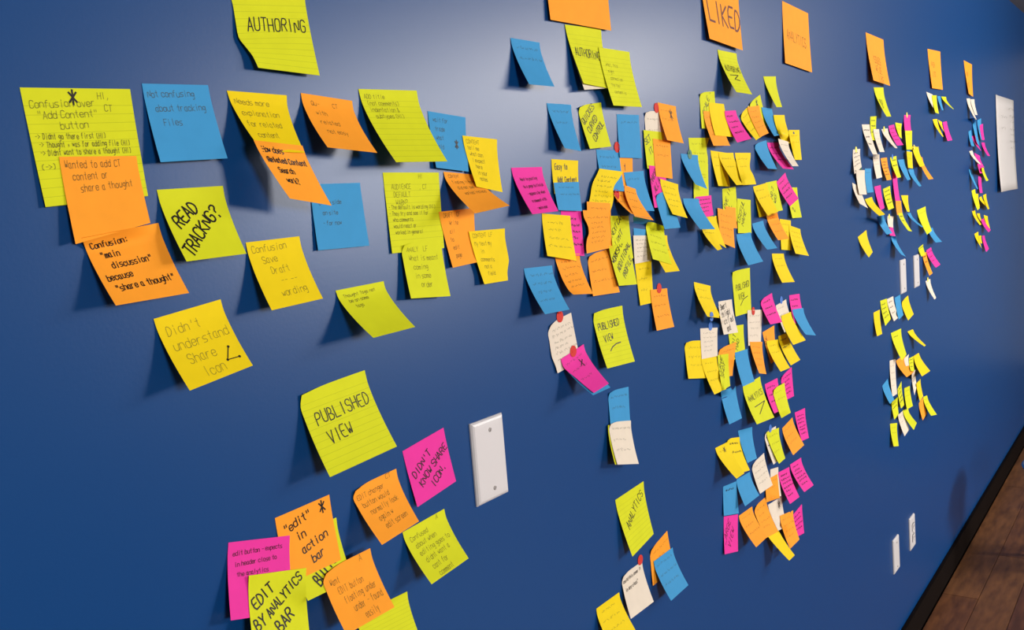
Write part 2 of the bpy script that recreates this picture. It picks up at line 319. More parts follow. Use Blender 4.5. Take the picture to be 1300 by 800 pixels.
# colour, size, cluster, ruled, columns, rows, x, z of the top edge, label, writing, control points (0.1 mm: along wall, out of wall, up)
GROUPS = {'A': 'sticky notes at the left of the blue wall', 'M': 'sticky notes of the middle cluster', 'H': 'big orange header notes along the top', 'C': 'sticky notes of the crowded upper cluster', 'K': 'sticky notes of the crowded lower group', 'J': 'sticky notes of the crowded bottom group', 'D': 'sticky notes of the distant upper cluster', 'Q': 'sticky notes of the distant lower cluster', 'E': 'sticky notes of the farthest column'}
NOTES = [
('L','L','A',1,4,7,0.4294,1.7367,'large lime lined note starting Confusion over Add Content, black asterisk on top',[('k', 41, 4, 13, 0, 0, '*'), ('p', 5, 12, 6.5, 9.5, -1, 'Confusion over/  "Add Content"/         button'), ('p', 68, 5, 6, 11, 0, 'HI,/  CT'), ('p', 4, 40, 5, 7, 1, '-> Didnt go there first (HI)/ -> Thought + was for adding file (HI)/ -> Didnt want to share a thought (HI)'), ('p', 4, 66, 5, 8, 1, '(->)')],"-493 4 -23 -164 4 -8 164 4 7 493 4 22 -483 6 -187 -157 6 -171 170 6 -155 497 6 -139 -473 10 -351 -149 10 -335 176 10 -318 501 10 -301 -463 16 -515 -141 16 -498 182 16 -480 505 16 -463 -454 24 -680 -133 24 -661 188 24 -643 509 24 -625 -444 31 -844 -125 31 -825 194 31 -806 513 31 -787 -434 40 -1008 -117 40 -988 200 40 -968 517 40 -948"),
('O','S','A',0,4,7,0.4395,1.6782,'orange sticky note reading Wanted to add content or share a thought',[('p', 4, 5, 7, 11, 0, 'Wanted to add CT/  content or/    share a thought')],"-357 27 -4 -119 27 -1 118 28 1 356 28 3 -357 32 -128 -119 32 -118 119 32 -109 357 32 -99 -356 40 -252 -117 40 -235 121 40 -218 360 40 -201 -356 52 -377 -116 52 -352 123 52 -328 362 52 -303 -355 67 -501 -115 67 -469 124 67 -437 364 67 -405 -355 83 -625 -115 83 -586 126 83 -547 366 83 -508 -354 100 -749 -114 100 -703 127 100 -656 368 100 -610"),
('O','S','A',0,4,7,0.4503,1.6126,'orange note in bold black marker reading Confusion main discussion because share a thought',[('m', 5, 9, 6.6, 12, -2, 'Confusion:/  "main/    discussion"/because/ "share a thought"')],"-401 101 -44 -156 104 -15 89 106 13 401 4 44 -334 16 -144 -86 16 -118 163 16 -93 411 16 -68 -321 49 -245 -73 49 -223 174 49 -201 422 49 -179 -307 92 -345 -60 92 -327 186 92 -309 432 92 -291 -293 141 -446 -48 141 -432 198 141 -417 443 141 -402 -279 197 -547 -35 197 -536 209 197 -525 454 197 -514 -265 258 -648 -22 258 -640 221 258 -633 464 258 -625"),
('B','S','A',0,4,7,0.5268,1.7461,'blue sticky note with faint pen at the upper left, beside the large lined note',[('p', 4, 8, 6.5, 14, -1, 'Not confusing/  about tracking/    Files')],"-356 4 -15 -119 4 -5 119 4 5 357 4 15 -353 10 -136 -114 10 -126 125 10 -115 364 10 -105 -350 25 -257 -110 25 -247 131 25 -236 371 25 -225 -347 44 -378 -105 44 -368 137 44 -357 379 44 -346 -344 67 -500 -101 67 -489 143 67 -477 386 67 -466 -341 92 -621 -96 92 -609 149 92 -598 394 92 -587 -338 120 -742 -92 120 -730 155 120 -719 401 120 -707"),
('G','S','A',0,4,7,0.6218,1.7433,'golden note in faint pen reading Needs more explanation for related content',[('p', 5, 10, 7, 14, 1, 'Needs more/ explanation/ for related/   content')],"-379 4 3 -126 4 1 127 4 -1 380 4 -3 -363 19 -103 -122 19 -105 119 19 -108 360 19 -110 -346 61 -208 -117 61 -211 112 61 -214 341 61 -217 -330 115 -314 -113 115 -317 104 115 -320 322 115 -323 -314 178 -419 -109 178 -423 97 178 -426 303 178 -430 -298 248 -524 -104 248 -529 89 248 -533 283 248 -537 -282 325 -630 -100 325 -634 82 325 -639 264 325 -643"),
('B','S','A',0,4,7,0.7165,1.6483,'blue note with barely visible writing under the tip of the orange Related Content note',[('p', 10, 20, 5, 12, 0, 'c  the side/  on site/ - for now')],"-381 4 0 -127 4 0 127 4 0 381 4 0 -383 6 -121 -127 6 -121 128 6 -122 383 6 -122 -384 11 -242 -128 11 -243 129 11 -244 386 11 -244 -386 17 -363 -128 17 -364 130 17 -365 388 17 -367 -387 25 -483 -128 25 -485 131 25 -487 390 25 -489 -389 33 -604 -129 33 -607 132 33 -609 393 33 -612 -391 42 -725 -129 42 -728 133 42 -731 395 42 -734"),
('O','S','A',0,4,7,0.6177,1.6890,'orange note in dark marker asking How does Related Content Search work',[('m', 7, 8, 7, 13, 0, 'How does/Related Content/   Search/    work?')],"-296 280 26 -96 287 9 98 301 -9 297 310 -26 -285 322 -77 -98 340 -98 132 306 -113 327 313 -132 -217 308 -173 -18 308 -194 180 308 -215 379 308 -236 -178 337 -272 16 337 -296 211 337 -319 406 337 -343 -140 371 -371 51 371 -398 241 371 -424 432 371 -450 -102 409 -471 85 409 -500 272 409 -529 459 409 -557 -63 450 -570 120 450 -602 303 450 -633 486 450 -665"),
('O','S','A',0,4,7,0.7174,1.7442,'orange curled note with faint pen right of the golden Needs more note',[('p', 12, 10, 6, 13, 0, 'Qu-        CT/ with/ related/  not easy')],"-377 4 24 -126 4 8 125 4 -8 376 4 -24 -382 21 -80 -132 21 -96 118 21 -112 368 21 -129 -387 69 -184 -138 69 -200 111 69 -217 360 69 -233 -393 130 -287 -144 130 -304 104 130 -321 352 130 -338 -398 202 -391 -151 202 -408 97 202 -426 344 202 -443 -403 282 -494 -157 282 -512 90 282 -530 337 282 -548 -409 370 -598 -163 370 -616 83 370 -635 329 370 -653"),
('B','S','A',0,4,7,0.9224,1.7328,'blue note half hidden behind the long lined lime note, small asterisk on it',[('p', 8, 8, 6, 12, 0, 'wait for/ trade/ what/  old'), ('k', 50, 36, 12, 0, 0, '*')],"-375 4 26 -125 4 9 125 4 -9 375 4 -26 -375 7 -93 -131 7 -111 114 7 -129 358 7 -147 -374 14 -212 -136 14 -231 102 14 -249 340 14 -267 -374 24 -332 -142 24 -350 90 24 -369 323 24 -387 -374 36 -451 -148 36 -470 79 36 -488 305 36 -507 -374 49 -571 -153 49 -589 67 49 -608 288 49 -627 -374 62 -690 -159 62 -709 56 62 -728 271 62 -748"),
('L','L','A',1,4,7,0.8173,1.7579,'lined lime note with four pen lines at its top, right of the curled orange note',[('p', 6, 8, 6, 9, 0, 'ADD title/ (not comments)/ indentation &/   subtypes (HI)')],"-504 4 -20 -168 4 -7 167 4 6 503 4 19 -490 23 -167 -160 23 -156 170 23 -144 501 23 -133 -477 76 -314 -152 76 -304 173 76 -295 498 76 -285 -463 145 -461 -143 145 -453 176 145 -446 496 145 -438 -449 225 -607 -135 225 -602 179 225 -596 493 225 -590 -436 315 -754 -127 315 -750 182 315 -747 491 315 -743 -422 413 -901 -118 413 -899 185 413 -897 488 413 -895"),
('L','L','A',1,4,7,0.8447,1.6589,'tall lined lime note with many pen lines headed Audience',[('p', 62, 3, 6, 14, 0, 'HI/, CT'), ('p', 12, 16, 6.5, 10, 0, 'AUDIENCE/ DEFAULT/  WARN?'), ('p', 3, 42, 5, 8, 1, '- The default is wording (HI)/- They try and see it for/   who comments/   would react or/    worked in general')],"-509 4 7 -170 4 3 170 4 -2 509 4 -6 -509 5 -155 -172 5 -159 164 5 -163 500 5 -168 -508 9 -317 -175 9 -321 158 9 -325 491 9 -329 -508 13 -479 -178 13 -482 152 13 -486 482 13 -490 -508 18 -640 -181 18 -644 146 18 -648 473 18 -652 -508 24 -802 -184 24 -806 140 24 -809 463 24 -813 -507 30 -964 -187 30 -967 134 30 -971 454 30 -974"),
('O','S','A',0,4,7,0.9243,1.6091,'orange note reading Write, between the tall lined note and a golden note',[('p', 8, 4, 6, 11, 0, 'DRAFT   CF/    Write/   all/  to/   edit/    page')],"-377 22 -9 -120 11 -3 132 4 3 376 4 9 -358 23 -131 -107 7 -124 125 7 -118 356 7 -112 -336 28 -252 -103 16 -246 117 16 -239 337 16 -233 -305 28 -375 -98 28 -368 110 28 -361 317 28 -353 -288 41 -497 -93 41 -489 102 41 -482 298 41 -474 -272 56 -619 -88 56 -611 95 56 -603 278 56 -595 -255 72 -741 -84 72 -732 87 72 -724 258 73 -716"),
('O','S','A',0,4,7,0.9390,1.6566,'orange note curling strongly to the right below the blue asterisk note',[('p', 8, 6, 6, 11, -2, 'CONTENT/ finding it hard/  did not see it/    worked instead')],"-340 4 25 -113 4 9 114 4 -8 341 4 -25 -337 25 -69 -106 25 -79 125 25 -90 356 25 -100 -334 83 -164 -99 83 -167 136 83 -171 370 83 -175 -331 158 -258 -92 158 -255 147 158 -252 385 158 -249 -328 246 -353 -85 246 -343 157 246 -334 400 246 -324 -325 343 -447 -78 343 -431 168 343 -415 415 343 -399 -322 450 -542 -71 450 -519 179 450 -496 430 450 -474"),
('G','S','A',0,4,7,0.9865,1.7040,'tall golden note covering the top corner of the curled orange note',[('p', 6, 6, 6, 9, 0, 'CONTENT/tell me/ what can/  I expect/    here/    in your/     notes')],"-389 24 19 -122 11 7 138 4 -5 390 4 -18 -386 34 -95 -125 18 -110 126 10 -125 367 10 -141 -367 42 -208 -117 26 -226 114 26 -244 344 26 -263 -348 55 -322 -118 47 -343 102 47 -364 322 47 -386 -330 71 -435 -120 71 -460 89 71 -484 299 71 -508 -321 98 -549 -122 98 -577 77 98 -604 276 98 -631 -313 128 -664 -140 141 -694 60 131 -724 253 128 -754"),
('G','S','A',0,4,7,0.9845,1.5789,'golden note lowest right of the Audience group, its right edge bulging',[('p', 6, 5, 6, 11, 0, 'CONTENT  LF/My text my/    in/  comments/    not a/      field')],"-423 34 5 -145 27 2 154 4 -2 424 4 -5 -415 48 -115 -129 24 -120 147 9 -126 404 9 -132 -398 63 -235 -117 34 -248 152 21 -268 409 21 -292 -375 76 -356 -96 42 -376 157 37 -408 412 37 -449 -324 70 -478 -90 56 -490 131 56 -509 358 56 -533 -286 77 -600 -91 77 -603 105 77 -608 302 77 -613 -266 100 -721 -87 100 -722 91 100 -724 270 100 -726"),
('L','S','A',0,4,7,0.8492,1.5714,'plain lime note stuck on the lower end of the Audience note',[('p', 8, 8, 7, 12, 0, 'ANALY   LF/ What is meant/   coming/   in some/      order')],"-360 62 -6 -137 32 19 111 32 14 359 32 6 -389 37 -83 -141 37 -93 107 37 -104 354 37 -114 -393 50 -197 -145 50 -209 102 50 -222 349 50 -234 -396 67 -311 -149 67 -325 98 67 -340 344 67 -354 -399 86 -425 -153 86 -441 93 86 -458 339 86 -474 -403 108 -539 -157 108 -557 89 108 -576 334 108 -594 -406 132 -653 -161 133 -673 84 132 -694 329 132 -714"),
('G','S','A',0,4,7,0.6211,1.5922,'golden note reading Confusion Save Draft wording',[('p', 6, 7, 8, 13, -2, 'Confusion/   Save/     Draft/       -- --/     wording')],"-353 4 -7 -118 4 -2 117 4 3 352 4 8 -349 17 -124 -115 17 -118 119 17 -112 354 17 -105 -345 51 -241 -112 51 -234 121 51 -226 355 51 -219 -342 95 -357 -109 95 -349 123 95 -341 356 95 -333 -338 147 -474 -106 147 -465 125 147 -455 357 147 -446 -335 205 -591 -104 205 -580 127 205 -570 358 205 -560 -331 268 -708 -101 268 -696 129 268 -685 360 268 -673"),
('L','S','A',0,4,7,0.5296,1.6485,'lime note with thick diagonal black letters READ TRACKNG?',[('m', 12, 32, 13, 20, -33, 'READ'), ('m', 10, 62, 13, 20, -38, 'TRACKNG?')],"-366 4 -9 -122 4 -3 122 4 3 366 4 9 -359 17 -123 -118 17 -117 123 17 -111 364 17 -105 -351 51 -237 -114 51 -231 124 51 -225 362 51 -219 -344 96 -350 -109 96 -345 126 96 -339 360 96 -333 -337 148 -464 -105 148 -459 127 148 -453 358 148 -447 -329 206 -578 -101 206 -572 128 206 -567 356 206 -562 -322 270 -692 -96 270 -686 129 270 -681 354 270 -676"),
('G','S','A',0,4,7,0.5107,1.5334,"golden note reading Didn't understand Share Icon with a share symbol",[('p', 8, 14, 10, 16, 0, "Didn't/understand/  Share/    Icon"), ('i', 54, 58, 12, 0, 0, '<')],"-374 4 -45 -125 4 -15 124 4 15 373 4 45 -359 18 -159 -111 18 -128 137 18 -97 385 18 -66 -344 57 -272 -97 57 -241 150 57 -209 397 57 -178 -329 106 -386 -83 106 -354 163 106 -322 409 106 -290 -314 164 -500 -69 164 -467 176 164 -434 420 164 -401 -299 229 -613 -55 229 -580 188 229 -546 432 229 -513 -284 300 -727 -41 300 -693 201 300 -659 444 300 -625"),
('L','S','A',0,4,7,0.7387,1.5299,'lime note with three small pen lines, lifting off the wall above Published View',[('p', 8, 10, 5, 9, -2, 'Thought Tags not/  be on some/    tags')],"-386 4 -12 -128 4 -4 129 4 3 387 4 11 -373 25 -103 -120 25 -95 133 25 -88 386 25 -80 -361 83 -193 -112 83 -186 137 83 -179 385 83 -171 -348 158 -284 -104 158 -277 140 158 -270 384 158 -262 -335 246 -375 -95 246 -368 144 246 -361 383 246 -354 -322 343 -465 -87 343 -459 148 343 -452 382 343 -445 -309 450 -556 -79 450 -549 151 450 -543 381 450 -536"),
('L','L','A',1,4,7,0.6496,1.8474,'lined lime note headed AUTHORING cut by the top edge of the picture, upper left',[('t', 14, 32, 15, 0, 3, 'AUTHORING')],"-493 4 -61 -164 4 -20 164 4 21 493 4 61 -469 9 -191 -147 9 -156 175 9 -121 496 9 -87 -469 22 -348 -143 22 -306 180 22 -267 498 22 -234 -467 39 -503 -139 39 -455 185 39 -413 500 39 -382 -410 59 -596 -103 59 -570 202 59 -547 502 59 -530 -351 81 -687 -66 81 -683 220 81 -680 504 81 -678 -316 105 -805 -42 105 -812 232 105 -819 506 105 -826"),
('L','L','A',1,4,7,0.6830,1.4270,'large lined lime note reading PUBLISHED VIEW at lower left',[('t', 14, 32, 15, 25, -2, 'PUBLISHED/ VIEW')],"-493 34 -44 -181 4 -6 155 4 22 493 4 44 -514 19 -174 -174 19 -151 166 19 -129 506 19 -107 -507 62 -324 -165 62 -302 177 62 -280 519 62 -258 -499 117 -475 -156 117 -453 188 117 -431 532 117 -409 -492 181 -626 -147 181 -604 199 181 -582 545 181 -560 -485 252 -777 -137 252 -755 210 252 -733 558 252 -711 -478 330 -928 -128 330 -906 221 330 -884 571 330 -862"),
('P','S','A',0,4,7,0.8207,1.3264,"pink note reading DIDN'T KNOW SHARE ICON left of the blank switch plate",[('t', 10, 34, 10, 17, -28, "DIDN'T/KNOW SHARE/   ICON.")],"-393 4 -53 -131 4 -17 131 4 18 393 4 53 -374 7 -175 -114 7 -140 147 7 -104 407 7 -69 -356 14 -298 -97 14 -262 163 14 -227 422 14 -191 -338 23 -420 -80 23 -385 178 23 -349 436 23 -313 -320 34 -543 -63 34 -507 194 34 -471 451 34 -435 -301 47 -666 -46 47 -629 210 47 -593 465 47 -557 -283 60 -788 -29 60 -752 225 60 -716 480 60 -679"),
('L','S','A',0,4,7,0.8075,1.2250,'lime note with pen text starting Confused, under the orange Edit changer note',[('p', 58, 3, 7, 0, 0, 'A'), ('p', 8, 14, 7, 11, -2, 'Confused/ about when/ editing goes to/  didnt want a/   cant for/    comment')],"-396 4 -23 -132 4 -8 133 4 8 397 4 23 -385 20 -128 -124 20 -111 137 20 -95 397 20 -79 -373 64 -233 -116 64 -215 141 64 -198 398 64 -180 -362 121 -338 -108 121 -319 145 121 -301 398 121 -282 -350 187 -442 -101 187 -423 149 187 -404 398 187 -384 -339 262 -547 -93 262 -527 153 262 -507 398 262 -486 -327 342 -652 -85 342 -631 157 342 -610 398 342 -588"),
('O','S','A',0,4,7,0.7320,1.3000,'orange note with pen text starting EDIT changer, right above the lime Confused note',[('p', 56, 2, 7, 0, 0, 'CT'), ('p', 5, 13, 7, 11.5, -2, 'EDIT changer/ button would/   normally look/     again w/      edit screen')],"-357 34 -32 -148 4 2 104 4 19 358 4 31 -390 20 -112 -142 20 -98 105 20 -84 353 20 -70 -375 62 -218 -134 62 -203 106 62 -187 347 62 -171 -360 117 -325 -126 117 -307 108 117 -290 341 117 -272 -345 182 -431 -118 182 -412 109 182 -392 336 182 -373 -329 254 -537 -109 254 -516 110 254 -495 330 254 -474 -314 332 -644 -101 332 -621 112 332 -598 325 332 -575"),
('L','S','A',0,4,7,0.6273,1.2734,'lime note lettered BUT..., mostly hidden behind two orange notes',[('m', 26, 56, 14, 0, -28, 'BUTTON')],"-390 4 -16 -130 4 -6 130 4 5 389 4 15 -376 14 -121 -123 14 -113 130 14 -105 383 14 -97 -361 42 -226 -116 42 -220 130 42 -214 376 42 -208 -347 78 -332 -108 78 -328 130 78 -324 369 78 -320 -333 120 -437 -101 120 -435 130 120 -433 362 120 -431 -318 166 -542 -94 166 -542 131 166 -543 355 166 -543 -304 218 -647 -87 218 -650 131 218 -652 348 218 -654"),
('O','S','A',0,4,7,0.6212,1.3024,'orange note in black marker reading edit in action bar, with asterisk',[('m', 10, 15, 9.5, 16, -12, '"edit"/   in/   action/     bar'), ('k', 60, 6, 14, 0, 0, '*')],"-382 4 -11 -127 4 -4 128 4 4 383 4 12 -378 7 -132 -123 7 -126 131 7 -120 386 7 -114 -374 15 -253 -120 15 -249 134 15 -245 388 15 -241 -369 26 -374 -116 26 -372 137 27 -369 390 27 -366 -370 44 -493 -121 49 -490 131 50 -488 382 52 -487 -382 81 -603 -136 87 -601 118 84 -603 367 86 -603 -382 101 -721 -157 133 -708 100 124 -715 348 125 -717"),
('P','S','A',0,4,7,0.5610,1.2863,'pink note with three small dark lines about the edit button, bottom left',[('m2', 6, 10, 4.5, 10.5, -2, 'edit button - expects/ in header close to/  the analytics')],"-372 4 90 -119 4 28 125 16 -30 372 22 -89 -404 11 -39 -150 11 -98 94 24 -153 339 34 -211 -435 31 -163 -181 31 -222 69 37 -280 306 58 -333 -464 56 -272 -210 56 -337 38 64 -399 268 95 -451 -493 86 -384 -239 86 -454 15 86 -523 243 119 -577 -523 119 -502 -269 119 -574 -15 119 -645 239 119 -717 -553 155 -620 -299 155 -694 -45 155 -767 210 155 -841"),
('L','S','A',0,4,7,0.5726,1.2482,'lime note with bold letters EDIT BY ANALYTICS BAR at the bottom edge',[('m', 8, 28, 12, 0, -36, 'EDIT'), ('m', 8, 50, 12, 0, -30, 'BY'), ('m', 26, 40, 10.5, 0, -40, 'ANALYTICS'), ('m', 38, 54, 13, 0, -38, 'BAR')],"-350 81 87 -108 83 24 124 96 -33 350 118 -87 -378 89 -25 -140 95 -87 87 114 -143 307 141 -194 -407 113 -135 -167 114 -201 62 130 -259 247 199 -290 -437 145 -245 -197 145 -312 42 144 -380 250 183 -427 -462 176 -357 -224 175 -426 14 175 -495 253 174 -565 -489 212 -469 -252 212 -539 -15 212 -610 221 212 -680 -517 252 -580 -281 252 -652 -46 252 -723 190 252 -795"),
('L','S','A',1,4,7,0.7229,1.1497,'lined lime note under the orange Edit button note, cut by the bottom edge',[],"-431 4 19 -143 4 6 144 4 -6 432 4 -19 -430 15 -71 -146 15 -86 138 15 -101 422 15 -116 -429 44 -162 -148 44 -179 132 44 -195 413 44 -212 -428 82 -253 -151 82 -271 127 82 -290 404 82 -308 -427 126 -343 -153 126 -364 121 126 -384 395 126 -404 -426 176 -434 -156 176 -456 115 176 -478 385 176 -501 -425 230 -524 -158 230 -549 109 230 -573 376 230 -597"),
('O','S','A',0,4,7,0.6640,1.2275,'orange note about an EDIT button floating, bottom, ending easily',[('p', 56, 3, 8, 0, 0, 'A'), ('p', 8, 16, 8, 12.5, -2, 'Want/  EDIT button/   floating under/     under - found/        easily')],"-353 178 -18 -144 148 7 104 147 15 353 146 18 -409 182 -90 -161 181 -87 98 169 -90 355 160 -92 -413 226 -195 -168 229 -190 93 215 -196 357 198 -202 -388 247 -318 -139 247 -316 110 247 -314 359 247 -311 -387 304 -427 -138 304 -425 111 304 -423 360 304 -421 -386 368 -535 -136 368 -534 113 368 -533 362 368 -531 -384 437 -644 -135 437 -643 115 437 -642 364 437 -641"),
('B','S','M',0,4,7,1.1132,1.8457,'lone blue note hanging off the wall left of the small AUTHORING note',[('s', 2)],"-366 4 -3 -122 4 -1 122 4 1 365 4 3 -358 15 -116 -119 15 -114 120 15 -112 359 15 -110 -350 45 -229 -116 45 -227 118 45 -225 352 45 -223 -343 84 -342 -113 84 -340 116 84 -338 346 84 -336 -335 129 -455 -110 129 -453 115 129 -451 339 129 -449 -327 180 -568 -107 180 -566 113 180 -564 333 180 -562 -320 235 -681 -104 235 -679 111 235 -677 326 235 -675"),
('W','L','M',0,4,7,1.2773,1.8792,'pale sheet under the AUTHORING note, its curled lower edge showing',[],"-524 4 -21 -175 4 -7 175 4 7 525 4 21 -493 11 -182 -161 11 -167 172 11 -151 504 11 -136 -462 30 -343 -147 30 -326 168 30 -309 483 30 -292 -431 54 -504 -133 54 -485 165 54 -467 463 54 -449 -400 83 -665 -119 83 -645 161 83 -625 442 83 -605 -369 115 -826 -105 115 -804 158 115 -783 422 115 -762 -338 150 -987 -92 150 -964 155 150 -941 401 150 -919"),
('L','L','M',1,4,7,1.2771,1.8827,'lined lime note reading AUTHORING hanging from under the big orange header',[('t', 10, 40, 14, 0, 2, 'AUTHORING.')],"-548 9 -24 -182 9 -8 183 9 9 549 9 25 -520 17 -175 -169 17 -164 183 17 -152 535 17 -140 -493 38 -327 -155 38 -319 183 38 -312 521 38 -305 -466 65 -478 -141 65 -475 183 65 -473 507 65 -470 -438 98 -629 -128 98 -631 182 98 -633 492 98 -636 -411 133 -780 -114 133 -787 182 133 -794 478 133 -801 -383 172 -931 -101 172 -943 182 172 -954 464 172 -966"),
('L','L','M',1,4,7,1.3690,1.8554,'lined lime note stuck to the lower right of the small AUTHORING note',[('p', 14, 26, 6, 12, 2, 'what, this/ might/  connection/ the tool/   content is')],"-552 47 -16 -162 19 0 209 4 11 552 4 16 -583 78 -181 -168 34 -162 210 13 -149 550 13 -143 -592 110 -342 -166 58 -321 211 36 -309 548 36 -303 -594 145 -501 -162 89 -480 212 67 -469 546 67 -463 -608 193 -663 -169 130 -641 212 102 -628 544 102 -623 -480 163 -804 -124 147 -795 213 142 -788 541 142 -782 -436 185 -959 -111 185 -953 214 185 -948 539 185 -942"),
('O','H','H',0,4,7,1.2662,2.0370,'big orange header note above AUTHORING, cut by the top edge',[('k', 150, 84, 22, 0, 0, ')')],"-936 4 -90 -312 4 -30 312 4 29 936 4 89 -931 7 -335 -311 7 -283 310 7 -232 930 7 -180 -926 14 -580 -309 14 -536 308 14 -493 925 14 -449 -921 23 -825 -308 23 -790 305 23 -754 919 23 -719 -916 34 -1070 -307 34 -1043 303 34 -1015 913 34 -988 -911 47 -1315 -305 47 -1296 301 47 -1276 907 47 -1257 -907 60 -1561 -304 60 -1549 299 60 -1538 902 60 -1526"),
('O','H','H',0,4,7,1.8277,2.0428,'big orange header note lettered LIKED',[('m3', 22, 70, 48, 0, 0, 'LIKED')],"-984 4 22 -328 4 7 328 4 -7 983 4 -22 -966 9 -203 -326 9 -220 314 9 -236 954 9 -252 -947 22 -429 -323 22 -447 301 22 -465 925 22 -483 -929 39 -654 -321 39 -674 288 39 -694 896 39 -713 -910 59 -879 -318 59 -901 274 59 -922 867 59 -944 -892 81 -1104 -316 81 -1128 261 81 -1151 837 81 -1174 -874 105 -1330 -313 105 -1355 248 105 -1380 808 105 -1405"),
('O','H','H',0,4,7,2.2861,2.0420,'big orange header note reading ANALYTICS, fully in view',[('t', 24, 70, 24, 0, 2, 'ANALYTICS')],"-927 4 31 -309 4 10 309 4 -11 928 4 -32 -951 7 -213 -328 7 -235 294 7 -257 917 7 -279 -974 14 -457 -348 14 -480 279 14 -503 906 14 -526 -998 23 -701 -367 23 -725 264 23 -749 895 23 -773 -1021 34 -946 -386 34 -970 249 34 -995 884 34 -1020 -1045 47 -1190 -405 47 -1215 234 47 -1241 874 47 -1266 -1069 60 -1434 -425 60 -1460 219 60 -1487 863 60 -1513"),
('B','S','M',0,4,7,1.1904,1.7583,'blank blue note left of the yellow QUICKEST note',[('s', 2)],"-340 4 -4 -113 4 -2 114 4 1 341 4 3 -321 13 -118 -106 13 -119 109 13 -119 324 13 -120 -301 37 -233 -99 37 -236 104 37 -239 307 37 -242 -282 69 -347 -92 69 -353 99 69 -359 290 69 -365 -263 106 -461 -84 106 -470 94 106 -479 273 106 -488 -244 147 -575 -77 147 -587 89 147 -599 256 147 -611 -225 192 -689 -70 192 -704 85 192 -719 239 192 -734"),
('L','S','M',0,4,7,1.2807,1.7607,'bright lime note with diagonal letters QUICKEST CURVED CONTROL',[('m2', 8, 26, 11, 18, -32, 'QUICKEST/CURVED/CONTROL')],"-359 34 -59 -131 4 -1 113 4 31 359 4 59 -360 9 -139 -117 9 -113 125 9 -87 368 9 -62 -341 23 -253 -102 23 -230 137 23 -206 376 23 -183 -322 41 -367 -87 41 -346 149 41 -325 385 41 -304 -303 61 -481 -71 61 -462 161 61 -444 393 61 -425 -284 85 -596 -56 85 -579 173 85 -562 402 85 -545 -266 110 -710 -40 110 -695 185 110 -681 410 110 -666"),
('O','S','M',0,4,7,1.3756,1.6771,'small orange patch reading ed between three blue notes',[('m2', 42, 12, 11, 16, 0, 't/ ed')],"-351 4 14 -117 4 5 117 4 -4 351 4 -13 -350 5 -113 -121 5 -123 107 5 -132 335 5 -142 -348 9 -240 -126 9 -250 96 9 -260 319 9 -270 -347 13 -367 -130 13 -378 86 13 -388 303 13 -399 -345 18 -494 -135 18 -505 76 18 -517 287 18 -528 -344 24 -621 -139 24 -633 66 24 -645 271 24 -657 -342 30 -748 -143 30 -761 56 30 -773 254 30 -785"),
('B','S','M',0,4,7,1.3285,1.6894,'blue note below QUICKEST, its lower part under the long golden curl',[('s', 2)],"-374 4 5 -125 4 2 124 4 -1 373 4 -4 -371 7 -105 -125 7 -110 121 7 -114 368 7 -119 -368 17 -214 -125 17 -221 119 17 -228 362 17 -235 -366 29 -323 -125 29 -332 116 29 -341 357 29 -350 -363 42 -432 -125 42 -443 114 42 -455 352 42 -466 -360 58 -541 -125 58 -555 111 58 -568 346 58 -581 -358 75 -651 -125 75 -666 108 75 -682 341 75 -697"),
('B','S','M',0,4,7,1.4049,1.7501,'blue note hanging straight, right of QUICKEST',[('s', 1)],"-389 4 -7 -130 4 -2 129 4 3 388 4 8 -395 5 -128 -136 5 -125 123 5 -121 382 5 -118 -401 9 -249 -142 9 -247 117 9 -245 376 9 -243 -408 13 -370 -148 13 -369 111 13 -369 370 13 -369 -414 18 -490 -155 18 -492 105 18 -493 364 18 -495 -420 24 -611 -161 24 -614 99 24 -617 358 24 -620 -427 30 -732 -167 30 -737 93 30 -741 353 30 -746"),
('W','S','M',0,4,7,1.5016,1.7576,'white note with grey lines at the top, left of the orange asterisk note',[('s', 3)],"-367 34 -25 -119 4 19 124 4 24 368 4 25 -370 5 -110 -122 5 -109 125 5 -107 373 5 -105 -377 9 -244 -125 9 -241 127 9 -237 379 9 -234 -383 13 -378 -127 13 -373 128 13 -368 384 13 -363 -390 18 -512 -130 18 -505 130 18 -498 390 18 -492 -397 24 -646 -133 24 -637 131 24 -629 396 24 -621 -404 30 -780 -135 30 -770 133 30 -760 401 30 -750"),
('L','S','M',0,4,7,1.4942,1.7239,'narrow strip of a lime note lettered SET, under an orange note',[('m2', 5, 20, 12, 22, -30, 'SET/IT A')],"-392 18 12 -130 18 4 131 19 -4 392 19 -12 -398 21 -101 -137 22 -110 124 22 -119 386 23 -127 -401 26 -214 -140 27 -223 122 27 -233 383 28 -242 -404 32 -327 -141 33 -337 121 33 -347 383 34 -357 -408 41 -440 -145 41 -451 119 41 -462 382 41 -472 -413 50 -553 -149 50 -565 115 50 -576 379 50 -587 -417 60 -666 -153 60 -678 112 60 -690 376 60 -703"),
('P','S','M',0,4,7,1.4901,1.6611,'pink note with diagonal letters, between blue and golden notes',[('m2', 6, 24, 12, 20, -36, 'MAKE/ALL A')],"-319 65 16 -106 65 5 107 65 -6 320 65 -17 -318 67 -110 -110 67 -119 99 67 -128 307 67 -136 -314 72 -235 -110 72 -242 94 72 -249 298 72 -256 -314 82 -361 -114 82 -366 85 82 -371 284 82 -376 -313 92 -487 -119 92 -490 76 92 -492 271 92 -495 -313 104 -613 -123 104 -613 67 104 -614 257 104 -615 -313 118 -738 -127 118 -737 58 118 -736 244 118 -734"),
